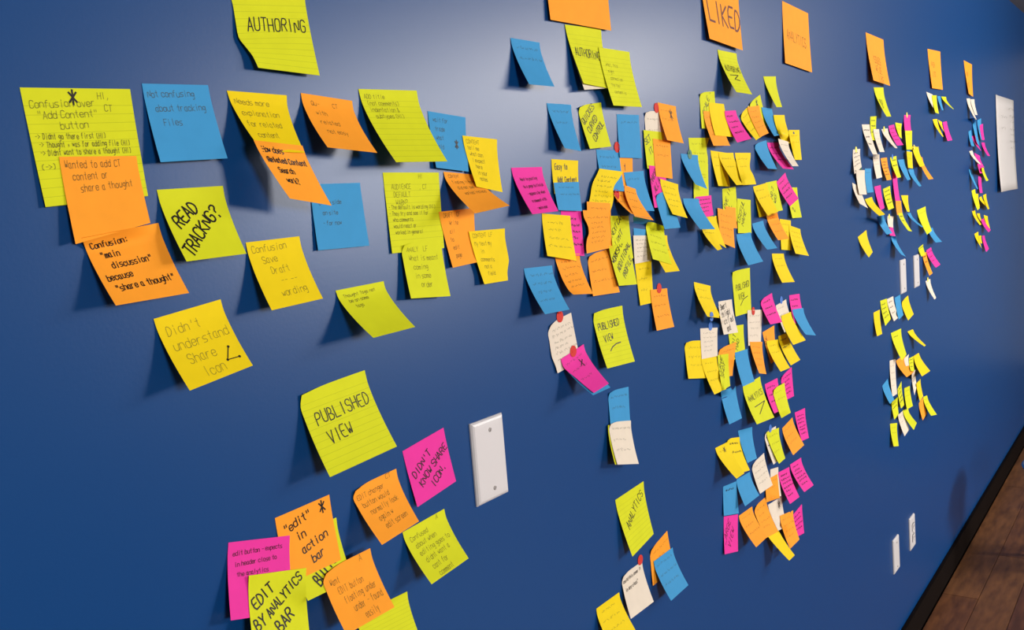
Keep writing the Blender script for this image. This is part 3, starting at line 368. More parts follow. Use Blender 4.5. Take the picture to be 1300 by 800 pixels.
('O','S','M',0,4,7,1.5206,1.7088,'plain orange note below the orange asterisk note',[('s', 2)],"-343 30 16 -116 31 5 111 31 -5 342 29 -16 -352 35 -97 -126 35 -109 98 36 -121 334 31 -132 -361 41 -209 -138 42 -223 85 42 -236 326 34 -248 -371 49 -322 -150 50 -337 72 50 -351 318 39 -364 -389 61 -435 -170 62 -451 48 64 -466 309 44 -480 -413 78 -548 -194 78 -565 26 77 -581 303 49 -597 -401 76 -659 -185 77 -678 32 77 -696 298 52 -713"),
('O','S','M',0,4,7,1.5552,1.7743,'orange curled note with an asterisk, beside a red dot',[('k', 44, 14, 22, 0, 0, '*'), ('s', 2)],"-365 4 19 -122 4 6 122 4 -7 365 4 -20 -366 11 -97 -126 11 -110 114 11 -124 355 11 -137 -368 30 -213 -130 30 -227 107 30 -240 344 30 -254 -369 54 -328 -135 54 -343 99 54 -357 334 54 -372 -370 83 -444 -139 83 -459 92 83 -474 323 83 -489 -372 115 -560 -144 115 -575 85 115 -591 313 115 -606 -373 150 -675 -148 150 -692 77 150 -708 302 150 -724"),
('B','S','M',0,4,7,1.5007,1.6133,'blue note under the golden one at the right of the middle cluster',[],"-315 128 -42 -106 99 2 103 98 23 314 98 41 -317 108 -118 -105 107 -104 108 106 -91 323 103 -77 -305 121 -225 -92 120 -215 120 119 -204 332 119 -194 -291 138 -332 -80 138 -325 131 138 -318 341 138 -312 -283 161 -439 -72 161 -436 139 161 -432 351 161 -429 -275 187 -546 -63 187 -546 148 187 -546 360 187 -546 -266 215 -653 -55 215 -656 157 215 -660 369 215 -664"),
('G','S','M',0,4,7,1.5384,1.6327,'golden note overlapping a blue one, right side of the middle cluster',[('s', 4)],"-436 78 57 -198 79 18 193 4 -18 436 4 -57 -438 86 -52 -247 107 -90 14 93 -128 408 15 -164 -413 99 -160 -237 125 -197 43 99 -234 381 45 -271 -382 118 -268 -169 123 -305 92 103 -341 353 84 -378 -335 136 -377 -123 138 -413 103 133 -449 326 129 -485 -329 180 -487 -120 180 -522 89 180 -557 298 180 -593 -336 235 -596 -134 235 -631 68 235 -665 271 235 -700"),
('B','S','M',0,4,7,1.4115,1.6528,'blue note slanting right beneath the orange ed patch',[('s', 1)],"-364 15 -10 -130 15 -4 122 7 3 364 4 9 -347 19 -119 -115 19 -116 125 14 -113 360 12 -111 -327 36 -228 -99 36 -229 128 36 -230 356 36 -230 -317 66 -338 -94 66 -342 129 66 -346 352 66 -350 -308 101 -447 -89 101 -455 130 101 -462 348 101 -470 -298 140 -557 -84 140 -568 130 140 -579 345 140 -589 -289 182 -666 -79 182 -681 131 182 -695 341 182 -709"),
('O','S','M',0,4,7,1.3581,1.6193,'orange note with a red dot at its left corner',[('s', 2)],"-269 27 17 -54 27 6 123 49 -5 268 87 -17 -260 41 -47 -53 41 -63 133 52 -79 237 109 -95 -252 78 -112 -53 78 -133 124 91 -153 241 136 -174 -245 126 -177 -53 126 -202 121 137 -227 263 164 -252 -237 183 -241 -52 183 -271 127 186 -301 295 195 -331 -229 246 -306 -52 246 -341 125 246 -375 302 246 -410 -222 315 -370 -52 315 -410 117 315 -450 287 315 -489"),
('O','S','M',0,4,7,1.3855,1.6265,'orange curled note overlapping the red dotted one and a slanting blue note',[('s', 3)],"-182 57 38 -56 57 13 65 60 -13 181 65 -39 -238 79 -52 -112 88 -79 9 98 -106 170 88 -133 -262 107 -141 -124 118 -170 28 120 -198 188 119 -226 -304 156 -231 -132 157 -261 41 157 -290 210 159 -320 -345 214 -321 -156 214 -352 32 214 -383 221 214 -414 -386 278 -410 -182 278 -443 22 278 -475 227 278 -508 -428 348 -500 -208 348 -534 12 348 -568 232 348 -602"),
('G','S','M',0,4,7,1.3295,1.6560,'golden note curling down to the left above a chain of orange notes',[('s', 6)],"-382 38 31 -127 39 10 128 40 -10 383 41 -30 -495 44 -74 -253 52 -96 -8 52 -117 226 55 -138 -610 43 -176 -394 65 -201 -180 72 -224 23 71 -245 -684 43 -284 -471 66 -307 -282 88 -330 -65 82 -351 -734 47 -395 -485 47 -416 -242 47 -437 -6 47 -457 -807 52 -504 -560 52 -524 -313 52 -544 -66 52 -564 -891 56 -611 -646 56 -631 -400 56 -651 -155 56 -671"),
('O','S','M',0,4,7,1.2786,1.6045,'orange note just under the left-curling golden note, mostly covered',[('s', 1)],"-368 58 28 -123 58 9 123 58 -9 369 58 -27 -378 61 -70 -134 61 -89 111 61 -108 355 61 -126 -380 60 -168 -137 60 -187 106 60 -206 350 60 -226 -387 64 -266 -145 64 -285 97 64 -305 339 64 -325 -394 68 -363 -153 68 -384 88 68 -404 328 68 -424 -401 72 -461 -161 72 -482 78 72 -503 318 72 -523 -407 77 -559 -169 77 -580 69 77 -601 307 77 -623"),
('O','S','M',0,4,7,1.2670,1.5923,'orange note with wavy left edge, second in the orange chain',[('s', 6)],"-402 66 19 -135 67 6 134 67 -6 403 67 -19 -383 68 -97 -125 68 -104 137 68 -112 401 68 -120 -305 73 -217 -82 73 -218 149 73 -219 397 73 -222 -282 79 -334 -72 79 -329 150 79 -326 394 79 -324 -372 87 -441 -124 87 -436 129 87 -430 390 87 -426 -427 96 -551 -156 96 -543 114 96 -535 386 96 -528 -440 105 -664 -166 105 -652 109 105 -641 383 105 -629"),
('L','S','M',0,4,7,1.3473,1.5795,'lime note with diagonal black letters above the WORKSHOP note',[('m2', 4, 30, 11, 20, -40, 'NEXT CAN/LIMIT')],"-361 67 17 -49 4 5 156 4 -6 361 4 -16 -376 71 -102 -56 6 -116 152 6 -127 359 6 -138 -386 76 -221 -64 11 -237 147 11 -249 358 11 -261 -421 97 -339 -71 18 -357 143 18 -370 357 18 -383 -454 118 -456 -79 26 -478 138 26 -492 356 26 -506 -346 58 -582 -87 35 -599 134 35 -613 355 35 -628 -318 45 -704 -94 45 -719 130 45 -735 354 45 -750"),
('O','S','M',0,4,7,1.2756,1.5231,'lowest orange note of the orange chain',[('s', 3)],"-338 34 -37 -115 4 3 111 4 22 338 4 38 -350 7 -118 -113 7 -108 124 7 -97 361 7 -86 -356 17 -228 -110 17 -222 137 17 -216 384 17 -210 -363 29 -337 -106 29 -336 150 29 -335 407 29 -333 -370 44 -447 -103 44 -450 164 44 -454 430 44 -457 -377 60 -556 -100 60 -564 177 60 -573 453 60 -581 -384 78 -666 -97 78 -679 190 78 -692 476 78 -705"),
('L','S','M',0,4,7,1.3346,1.5326,'lime note with diagonal letters WORKSHOP ADDITIONAL PROFILE',[('m2', 6, 26, 11, 20, -38, 'WORKSHOP/ADDITIONAL/ PROFILE')],"-430 112 -9 -180 106 -1 179 38 1 430 33 8 -323 61 -125 -106 71 -119 183 41 -118 424 38 -114 -280 56 -237 -52 57 -237 189 51 -237 420 50 -236 -258 67 -349 -34 67 -352 191 67 -355 415 67 -358 -246 87 -460 -27 87 -467 192 87 -474 410 87 -481 -233 109 -571 -20 109 -582 192 109 -592 405 109 -603 -221 132 -682 -14 132 -696 193 132 -711 400 132 -725"),
('B','S','M',0,4,7,1.3697,1.5745,'blue strip above the white note in the middle cluster',[],"-319 346 36 -112 343 12 104 335 -12 318 328 -36 289 5 -92 499 5 -118 709 5 -143 920 5 -168 274 9 -210 485 9 -236 695 9 -261 905 9 -287 260 13 -327 470 13 -354 681 13 -380 891 13 -406 245 18 -445 456 18 -472 666 18 -499 876 18 -525 231 24 -563 441 24 -590 652 24 -617 862 24 -645 216 30 -680 427 30 -708 637 30 -736 848 30 -764"),
('G','S','M',0,4,7,1.4254,1.4960,'golden strip hanging under the white note, left of a red dotted orange note',[('s', 3)],"-307 4 7 -102 4 2 102 4 -3 306 4 -7 -300 5 -121 -102 5 -125 96 5 -130 294 5 -134 -294 9 -248 -102 9 -253 90 9 -257 282 9 -261 -287 15 -376 -101 15 -380 84 15 -384 270 15 -387 -281 21 -504 -101 21 -507 78 21 -511 258 21 -514 -274 28 -631 -101 28 -634 73 28 -638 246 28 -641 -268 35 -759 -101 35 -762 67 35 -765 234 35 -767"),
('W','S','M',0,4,7,1.4215,1.5413,'white note with fine lines between blue strip and golden strip',[('s', 5)],"-288 19 20 -96 19 7 96 18 -6 288 18 -19 -300 22 -61 -106 21 -72 89 21 -83 284 20 -94 -310 26 -142 -113 25 -151 84 24 -160 281 24 -169 -319 30 -224 -120 29 -231 80 28 -237 279 27 -244 -328 34 -305 -126 33 -310 76 32 -315 278 31 -319 -332 37 -387 -132 38 -389 73 36 -392 277 35 -394 -337 40 -469 -133 40 -469 71 40 -469 275 40 -469"),
('G','S','M',0,4,7,1.4872,1.5390,'golden-green note sticking out below a lime note, right of the white note',[('s', 2)],"-362 18 45 -113 9 15 130 4 -16 363 4 -46 -350 23 -74 -117 19 -101 111 18 -127 337 18 -154 -343 55 -193 -125 55 -216 93 55 -239 311 55 -262 -347 104 -312 -136 104 -331 74 104 -351 285 104 -371 -350 160 -430 -147 160 -446 56 160 -463 258 160 -479 -354 224 -549 -158 224 -562 37 224 -575 232 224 -587 -357 292 -667 -170 292 -677 18 292 -686 206 292 -696"),
('L','S','M',0,4,7,1.4495,1.5587,'lime note with pen lines right of the white note',[('s', 4)],"-240 139 49 -81 143 42 410 4 -11 240 206 -50 -75 13 -25 153 14 -76 385 13 -128 614 13 -179 -102 36 -140 129 36 -192 360 36 -245 591 36 -297 -131 67 -255 102 67 -308 335 67 -361 568 67 -414 -160 102 -371 75 102 -424 309 103 -478 535 107 -531 -188 142 -486 47 142 -540 271 149 -594 481 162 -646 -217 185 -601 10 191 -655 214 208 -708 423 223 -760"),
('O','S','M',0,4,7,1.4755,1.4404,'orange note pinned by a red dot, alone at the bottom of the middle cluster',[('s', 3)],"-350 32 26 -101 14 7 134 4 -11 349 4 -26 -365 39 -95 -111 19 -114 126 9 -131 344 9 -145 -361 45 -218 -114 30 -235 119 24 -251 339 24 -265 -332 42 -345 -110 42 -358 112 42 -371 334 42 -384 -344 64 -466 -120 64 -479 104 64 -491 329 64 -503 -356 88 -588 -130 88 -600 97 88 -611 324 88 -623 -368 115 -710 -139 115 -720 90 115 -731 319 115 -742"),
('P','S','M',0,4,7,1.2026,1.5951,'pink note partly hidden between golden note and orange chain',[('S', 5)],"-294 4 20 -98 4 6 98 4 -7 294 4 -20 -298 6 -95 -105 6 -109 89 6 -124 282 6 -138 -302 11 -210 -111 11 -225 80 11 -241 271 11 -256 -306 18 -325 -118 18 -341 71 18 -358 259 18 -374 -310 26 -440 -124 26 -457 62 26 -475 248 26 -493 -314 35 -555 -131 35 -573 53 35 -592 237 35 -611 -318 45 -670 -137 45 -689 44 45 -709 225 45 -729"),
('G','S','M',0,4,7,1.1956,1.6736,'golden note reading Easy to Add Content',[('m2', 8, 12, 13, 30, 0, 'Easy to/ Add Content')],"-378 4 13 -126 4 4 126 4 -5 378 4 -13 -386 6 -75 -137 6 -82 111 6 -89 360 6 -96 -393 11 -162 -148 11 -167 97 11 -172 342 11 -178 -401 18 -249 -159 18 -252 82 18 -256 324 18 -260 -409 26 -336 -170 26 -338 68 26 -340 306 26 -343 -416 34 -423 -181 34 -423 53 34 -424 288 34 -425 -424 44 -510 -192 44 -509 39 44 -508 270 44 -507"),
('B','S','M',0,4,7,1.1905,1.6390,'blue note directly below Easy to Add Content',[('s', 2)],"-358 35 2 -119 35 1 119 35 0 358 34 -1 -361 41 -68 -125 40 -71 110 41 -75 347 40 -78 -363 49 -138 -132 50 -143 104 48 -149 336 49 -154 -352 50 -207 -122 50 -215 117 45 -223 348 45 -230 -342 52 -277 -113 52 -287 116 52 -297 344 52 -307 -338 59 -346 -112 59 -359 114 59 -371 340 59 -383 -335 68 -416 -111 68 -431 113 68 -445 336 68 -459"),
('O','S','M',0,4,7,1.1790,1.5293,'orange note curling right under the plain golden note',[('s', 5)],"-322 4 22 -153 49 10 83 49 -6 322 48 -22 -316 17 -87 -87 17 -101 143 17 -115 372 17 -131 -306 51 -223 -87 51 -223 133 51 -226 353 51 -236 -295 96 -363 -87 96 -347 122 96 -338 333 96 -340 -294 148 -464 -92 148 -450 110 148 -442 314 148 -445 -293 206 -547 -98 206 -542 98 206 -542 294 206 -550 -291 270 -599 -102 270 -617 86 270 -636 275 270 -655"),
('G','S','M',0,4,7,1.1596,1.5911,'golden note overlapping the pink note, left part of the middle cluster',[('s', 4)],"-381 4 37 -123 4 12 123 11 -13 380 11 -38 -393 8 -68 -134 8 -97 114 15 -125 371 16 -154 -404 20 -174 -145 20 -206 111 22 -238 369 23 -271 -416 35 -279 -156 35 -315 105 35 -351 365 35 -387 -428 52 -384 -166 52 -424 95 52 -464 357 52 -504 -440 71 -489 -177 71 -533 86 71 -577 348 71 -620 -451 92 -595 -188 92 -642 76 93 -690 339 92 -737"),
('P','S','M',0,4,7,1.0922,1.6631,'pink note with five dark lines at the left of the middle cluster',[('m2', 14, 18, 5, 12, -2, 'Want to posting/to a page to finish/ - appears by when/  a comment with/   - main user')],"-387 4 -3 -129 4 -1 129 4 0 387 4 2 -378 17 -116 -126 17 -114 127 17 -112 379 17 -110 -369 51 -229 -122 51 -226 125 51 -224 371 51 -221 -360 96 -342 -119 96 -339 122 96 -336 363 96 -333 -350 148 -455 -115 148 -451 120 148 -448 355 148 -445 -341 206 -568 -112 206 -564 118 206 -560 348 206 -556 -332 270 -681 -108 270 -676 116 270 -672 340 270 -668"),
('B','S','M',0,4,7,1.1013,1.5168,'blue note alone at lower left of the middle cluster, above the first red dot',[('s', 4)],"-368 4 12 -123 4 4 123 4 -4 368 4 -12 -365 18 -100 -124 18 -108 117 18 -115 357 18 -123 -361 57 -212 -125 57 -219 110 57 -226 346 57 -234 -357 106 -323 -127 106 -330 104 106 -338 335 106 -345 -354 164 -435 -128 164 -442 98 164 -449 324 164 -456 -350 229 -547 -129 229 -553 92 229 -560 313 229 -566 -346 300 -659 -130 300 -665 86 300 -671 302 300 -677"),
('W','S','M',0,4,7,1.1496,1.4321,'cream note with a curled corner and a red dot on top',[('s', 6)],"-310 34 -55 -108 4 -4 100 4 28 309 4 55 -362 6 -161 -126 6 -132 106 6 -103 329 6 -75 -351 10 -289 -112 10 -261 123 10 -233 349 10 -206 -345 16 -415 -100 16 -388 139 16 -362 368 16 -336 -330 22 -543 -84 22 -517 157 22 -492 388 22 -466 -272 29 -671 -44 29 -646 183 29 -621 407 29 -596 -238 38 -800 -16 38 -776 205 38 -751 427 38 -726"),
('B','S','M',0,4,7,1.1732,1.3731,'blue note almost hidden behind the lower pink note',[],"-339 35 -53 -113 35 -17 113 35 18 338 35 53 -311 55 -143 -93 55 -113 124 55 -83 341 55 -53 -283 109 -233 -74 109 -208 135 109 -183 345 109 -158 -254 178 -323 -54 178 -303 147 178 -284 348 178 -264 -226 260 -414 -34 260 -399 158 260 -384 351 260 -369 -198 351 -504 -14 351 -494 170 351 -484 354 351 -475 -169 450 -594 6 450 -590 181 450 -585 357 450 -580"),
('P','S','M',0,4,7,1.1717,1.3777,'pink note under a red dot, overlapping the cream note',[('s', 3), ('k', 42, 16, 18, 0, 20, 'x')],"-341 35 -59 -113 34 -20 115 33 20 341 33 60 -325 57 -175 -101 56 -128 122 53 -84 340 52 -43 -279 107 -262 -72 107 -221 134 107 -182 338 107 -145 -235 177 -339 -44 177 -308 147 177 -278 337 177 -248 -197 259 -426 -20 259 -401 158 259 -376 335 259 -350 -162 350 -518 3 350 -496 169 350 -474 334 350 -453 -127 450 -609 26 450 -591 179 450 -573 332 450 -555"),
('L','L','M',1,4,7,1.2923,1.4277,'lined lime note reading PUBLISHED VIEW underlined, centre of the picture',[('m2', 10, 26, 12, 22, -2, 'PUBLISHED/  VIEW'), ('z', [(30, 74), (40, 68), (55, 64), (72, 63)])],"-486 34 0 -162 4 11 161 4 8 486 4 0 -489 14 -129 -167 14 -139 155 14 -148 476 14 -158 -489 40 -283 -170 40 -294 148 40 -305 467 40 -316 -488 74 -437 -173 74 -449 142 74 -462 457 74 -474 -488 114 -591 -176 114 -605 136 114 -619 448 114 -633 -487 159 -745 -179 159 -760 130 159 -775 438 159 -791 -487 208 -899 -182 208 -916 123 208 -932 428 208 -949"),
('B','S','M',0,4,7,1.3092,1.2881,'blue note above the lone cream note, centre',[('s', 2)],"-343 34 17 -115 4 21 115 4 5 344 4 -16 -352 6 -68 -124 6 -93 103 6 -119 330 6 -144 -360 10 -182 -134 10 -212 91 10 -242 317 10 -272 -367 16 -296 -144 16 -330 80 16 -365 303 16 -400 -375 22 -409 -154 22 -449 68 22 -489 289 22 -528 -383 29 -523 -164 29 -568 56 29 -612 276 29 -656 -391 38 -637 -173 38 -686 44 38 -735 262 38 -784"),
('L','S','M',0,4,7,1.2961,1.2330,'lime note peeking from behind the lone cream note',[],"-340 35 54 -113 35 18 113 35 -18 339 35 -54 -360 42 -50 -131 42 -89 98 42 -127 327 42 -166 -381 63 -153 -149 63 -195 83 63 -237 315 63 -278 -402 89 -256 -167 89 -301 68 89 -346 303 89 -390 -423 120 -359 -185 120 -407 53 120 -455 290 120 -502 -444 155 -462 -203 155 -513 38 155 -564 278 155 -615 -465 192 -566 -221 192 -619 22 192 -673 266 192 -727"),
('W','S','M',0,4,7,1.3025,1.2338,'lone cream note hanging under a blue note, below Published View',[('s', 3)],"-356 63 54 -131 37 39 109 39 -4 355 37 -53 -393 44 -20 -156 47 -70 84 48 -119 327 47 -170 -409 65 -134 -169 65 -186 69 67 -238 310 67 -291 -430 96 -246 -191 96 -300 48 96 -355 288 96 -409 -450 131 -358 -213 131 -414 25 131 -471 263 131 -527 -471 171 -470 -235 171 -528 2 171 -587 238 171 -645 -491 215 -582 -257 215 -642 -22 215 -702 213 215 -763"),
('L','L','M',1,4,7,1.3234,1.1084,'lined lime note reading ANALYTICS, bottom centre',[('t', 22, 50, 15, 0, -28, 'ANALYTICS')],"-504 4 -17 -168 4 -6 168 4 5 504 4 16 -481 12 -186 -157 12 -169 166 12 -153 490 12 -137 -458 36 -354 -147 36 -333 165 36 -311 477 36 -289 -435 66 -523 -136 66 -496 164 66 -469 464 66 -442 -412 101 -692 -125 101 -659 163 101 -627 451 101 -594 -389 140 -861 -114 140 -823 162 140 -785 438 140 -747 -366 182 -1030 -103 182 -986 161 182 -943 424 182 -899"),
('O','S','M',0,4,7,1.4148,0.9866,'orange note partly behind a blue note, bottom centre',[('s', 3)],"-351 34 -65 -116 4 -25 117 4 22 351 4 65 -353 5 -172 -111 5 -136 131 5 -100 373 5 -65 -356 9 -281 -105 9 -252 145 9 -223 395 9 -194 -359 13 -389 -100 13 -367 159 13 -345 418 13 -323 -362 18 -498 -94 18 -483 173 18 -467 440 18 -452 -365 24 -606 -89 24 -598 187 24 -590 463 24 -582 -368 30 -715 -83 30 -713 201 30 -712 485 30 -711"),
('B','S','M',0,4,7,1.4269,0.9564,'blue note overlapping the orange note, bottom centre',[('s', 3)],"-378 18 1 -126 18 0 125 18 -1 377 18 -2 -375 31 -115 -125 31 -115 125 31 -115 375 31 -115 -372 69 -230 -124 69 -229 123 69 -228 371 69 -227 -368 117 -346 -123 117 -344 122 117 -342 367 117 -340 -365 173 -461 -122 173 -458 121 173 -455 364 173 -452 -362 236 -577 -121 236 -573 119 236 -569 360 236 -565 -359 305 -692 -121 305 -687 118 305 -682 356 305 -677"),
('W','S','M',0,4,7,1.3132,0.9709,'cream note with two dark lines and a red dot, bottom centre',[('m2', 4, 12, 6, 16, -4, 'could this cover it/ in any class"')],"-357 34 -2 -127 4 8 115 4 8 358 4 2 -381 12 -99 -133 12 -106 115 12 -112 363 12 -119 -392 33 -218 -138 33 -225 116 33 -232 369 33 -240 -402 60 -337 -143 60 -344 116 60 -352 375 60 -360 -413 93 -455 -148 93 -464 116 93 -472 381 93 -481 -423 128 -574 -153 128 -583 116 128 -592 386 128 -601 -434 168 -692 -158 168 -702 117 168 -712 392 168 -722"),
('G','S','M',0,4,7,1.2273,0.9488,'golden note cut by the bottom edge, bottom centre',[('s', 3)],"-374 4 8 -125 4 3 124 4 -3 373 4 -8 -379 17 -98 -128 17 -104 124 17 -109 375 17 -115 -384 53 -204 -131 53 -210 123 53 -216 377 53 -223 -390 100 -310 -134 100 -317 122 100 -323 378 100 -330 -395 155 -416 -137 155 -423 121 155 -430 380 155 -437 -401 216 -522 -140 216 -530 121 216 -537 382 216 -545 -406 282 -628 -143 282 -636 120 282 -644 383 282 -652"),
('L','L','C',1,4,7,1.8488,1.8961,'lime note reading AUTHORING with zigzag underline, under LIKED',[('t', 12, 36, 14, 0, 2, 'AUTHORING'), ('z', [(22, 58), (72, 56), (40, 67), (70, 69)])],"-492 4 -5 -164 4 -2 164 4 1 492 4 4 -478 19 -154 -158 19 -152 162 19 -150 482 19 -147 -465 61 -303 -153 61 -302 160 61 -300 473 61 -298 -452 116 -453 -147 116 -452 158 116 -451 463 116 -449 -439 179 -602 -141 179 -602 156 179 -601 454 179 -600 -425 250 -752 -135 250 -752 154 250 -752 444 250 -752 -412 328 -901 -130 328 -901 153 328 -902 435 328 -903"),
('L','S','C',0,4,7,2.0873,1.8619,'narrow blank lime note hanging alone right of the zigzag AUTHORING note',[],"-402 4 -28 -134 4 -9 134 4 9 401 4 28 -356 12 -144 -113 12 -128 130 12 -111 373 12 -95 -311 35 -260 -92 35 -246 126 35 -232 344 35 -218 -265 65 -376 -72 65 -364 122 65 -353 316 65 -341 -220 99 -492 -51 99 -483 118 99 -473 287 99 -464 -174 138 -609 -30 138 -601 114 138 -594 259 138 -586 -129 180 -725 -9 180 -720 111 180 -714 230 180 -709"),
('L','S','C',0,4,7,1.7357,1.8054,'tall lime note with steep dark letters at top left of the crowded cluster',[('m2', 20, 40, 14, 20, -52, 'SCALE A')],"-367 34 -49 -113 4 6 127 4 29 367 4 48 -361 5 -126 -119 5 -110 124 5 -95 366 5 -79 -368 9 -244 -124 9 -231 121 9 -219 365 9 -206 -376 13 -362 -129 13 -352 117 13 -343 364 13 -333 -383 18 -480 -134 18 -473 114 18 -466 363 18 -460 -390 24 -598 -139 24 -594 111 24 -590 362 24 -586 -397 30 -716 -145 30 -715 108 30 -714 361 30 -713"),
('O','S','C',0,4,7,1.7485,1.7688,'orange note under the golden one at top left of the crowded cluster',[('s', 3)],"-383 20 -7 -128 20 -2 127 20 3 382 20 8 -386 29 -123 -128 29 -119 131 29 -114 389 29 -110 -389 52 -240 -128 52 -236 134 52 -232 395 52 -227 -392 83 -356 -127 83 -353 137 83 -349 401 83 -345 -394 119 -473 -127 119 -469 140 119 -466 408 119 -463 -397 159 -589 -127 159 -586 143 159 -583 414 159 -580 -400 202 -706 -127 202 -703 147 202 -700 420 202 -698"),
('G','S','C',0,4,7,1.7785,1.7868,'broad golden note covering the orange one, top left of the crowded cluster',[],"-383 14 -3 -139 15 -2 128 7 1 383 4 2 -393 18 -114 -137 19 -115 137 12 -113 401 11 -113 -399 31 -226 -129 31 -227 143 31 -228 420 29 -228 -410 52 -338 -127 52 -339 155 52 -341 438 52 -343 -427 79 -450 -132 79 -453 162 79 -456 457 79 -459 -443 109 -562 -137 109 -566 169 109 -570 475 109 -574 -460 142 -675 -142 142 -679 176 142 -684 493 142 -689"),
('P','S','C',0,4,7,1.8459,1.7744,'pink note with dark lines, beside the broad golden note at the cluster top',[('S', 4)],"-316 23 -22 -86 8 -5 120 4 9 316 4 22 -345 44 -136 -94 25 -116 134 16 -98 340 16 -81 -326 66 -246 -81 55 -225 147 50 -204 364 50 -185 -306 98 -356 -70 94 -334 160 93 -311 388 93 -289 -304 144 -468 -66 144 -443 173 144 -418 412 144 -393 -313 201 -581 -63 201 -553 187 201 -525 436 201 -497 -321 262 -694 -61 262 -663 200 262 -632 460 262 -601"),
('L','S','C',0,4,7,1.9878,1.8051,'small lime corner with a star mark at the very top of the crowded cluster',[('k', 40, 8, 18, 0, 0, '*')],"-345 34 -124 -105 4 -30 119 4 49 345 4 123 -306 6 -206 -74 6 -135 158 6 -64 390 6 7 -279 12 -311 -41 12 -244 197 12 -177 435 12 -109 -252 20 -417 -8 20 -353 236 20 -289 479 20 -226 -224 29 -522 25 29 -462 275 29 -402 524 29 -342 -197 39 -628 58 39 -571 313 39 -515 569 39 -458 -170 50 -733 91 50 -680 352 50 -627 613 50 -574"),
('G','S','C',0,4,7,1.9263,1.7779,'golden note left of the slanting orange one near the cluster top',[('s', 3)],"-275 34 -121 -94 4 -32 88 4 46 275 4 120 -235 14 -197 -55 14 -128 125 14 -60 304 14 9 -183 43 -289 -11 43 -227 162 43 -165 334 43 -103 -131 79 -382 34 79 -326 199 79 -270 364 79 -215 -80 122 -474 78 122 -425 236 122 -376 394 122 -326 -28 170 -566 122 170 -524 273 170 -481 423 170 -438 23 222 -659 167 222 -622 310 222 -586 453 222 -550"),
('O','S','C',0,4,7,1.9759,1.7891,'slanting orange note under the star marked lime corner',[('s', 4)],"-350 17 -33 -127 21 -12 122 15 11 351 16 32 -322 25 -143 -98 25 -120 130 23 -96 352 24 -73 -306 53 -255 -103 58 -231 135 48 -203 349 48 -178 -288 88 -366 -96 93 -340 139 81 -311 345 81 -284 -271 129 -477 -87 134 -450 144 120 -418 340 120 -390 -255 175 -588 -85 181 -559 149 163 -526 335 163 -495 -242 226 -700 -75 229 -668 153 210 -633 331 210 -601"),
('B','S','C',0,4,7,2.0572,1.7891,'blue note right of the slanting orange note near the cluster top',[],"-346 25 1 -103 13 1 134 4 1 346 4 -2 -334 32 -110 -111 28 -108 133 17 -104 347 17 -103 -300 52 -221 -84 52 -215 133 51 -209 348 51 -204 -301 96 -334 -85 96 -324 132 96 -315 349 96 -305 -305 148 -447 -87 148 -434 131 148 -420 350 148 -406 -309 206 -561 -89 206 -543 131 206 -525 350 206 -507 -312 270 -674 -91 270 -652 130 270 -630 351 270 -608"),
('G','S','C',0,4,7,2.1308,1.7757,'golden note right of the blue note near the cluster top',[],"-424 47 -18 -69 6 0 180 4 9 425 4 18 -536 100 -142 -173 54 -122 182 12 -103 421 12 -93 -620 155 -262 -347 140 -248 184 33 -216 418 33 -205 -690 213 -380 -549 243 -374 45 111 -337 415 61 -316 -734 264 -495 -687 326 -493 -131 206 -460 411 94 -428 -251 130 -581 -31 130 -567 188 130 -553 408 130 -539 -239 170 -695 -25 170 -680 190 170 -666 405 170 -651"),
('W','S','C',0,4,7,2.1127,1.7153,'cream note slanting between pink and golden notes, upper right of the crowded cluster',[('s', 3)],"-317 158 33 -95 158 12 102 168 -11 317 170 -32 -307 171 -77 -112 176 -95 89 180 -113 295 180 -131 -297 208 -186 -101 208 -200 95 208 -215 291 208 -229 -287 255 -296 -105 255 -307 78 255 -318 261 255 -329 -278 309 -405 -108 309 -413 61 309 -420 230 309 -428 -268 371 -514 -112 371 -519 43 371 -523 199 371 -528 -258 437 -624 -116 437 -625 26 437 -626 168 437 -627"),
('G','S','C',0,4,7,2.2331,1.7436,'golden note at the far right of the crowded cluster, above a pink note',[('s', 2)],"-413 17 -11 -112 4 -2 150 4 4 413 4 11 -741 144 -152 -126 15 -125 144 7 -118 392 7 -113 -929 227 -281 -471 147 -265 139 16 -241 371 16 -237 -590 128 -383 -252 86 -374 133 28 -363 349 28 -360 -276 41 -489 -75 41 -488 127 41 -486 328 41 -484 -251 56 -610 -65 56 -609 121 56 -608 307 56 -608 -1008 342 -755 -56 73 -730 115 72 -731 285 72 -731"),
('P','S','C',0,4,7,2.0869,1.7114,'pink note with dark lines between blue and cream notes, upper crowded cluster',[('S', 3)],"-354 4 -5 -118 4 -2 118 4 1 354 4 4 -355 20 -108 -118 20 -107 119 20 -106 356 20 -105 -355 64 -212 -117 64 -213 121 64 -214 359 64 -214 -356 121 -316 -117 121 -318 123 121 -321 362 121 -324 -356 187 -419 -116 187 -424 124 187 -428 364 187 -433 -357 262 -523 -116 262 -529 126 262 -536 367 262 -542 -357 342 -626 -115 342 -635 127 342 -643 370 342 -652"),
('B','S','C',0,4,7,2.0095,1.7101,'blue note left of the pink lined note, hanging well off the wall',[],"-377 34 -61 -134 4 -7 120 4 28 378 4 61 -367 15 -130 -119 15 -104 128 15 -78 376 15 -53 -337 45 -223 -100 45 -204 137 45 -185 374 45 -166 -308 83 -317 -81 83 -304 145 83 -292 372 83 -280 -278 128 -410 -62 128 -404 154 128 -399 370 128 -393 -249 178 -503 -43 178 -505 162 178 -506 368 178 -507 -219 232 -597 -24 232 -605 171 232 -613 366 232 -620"),
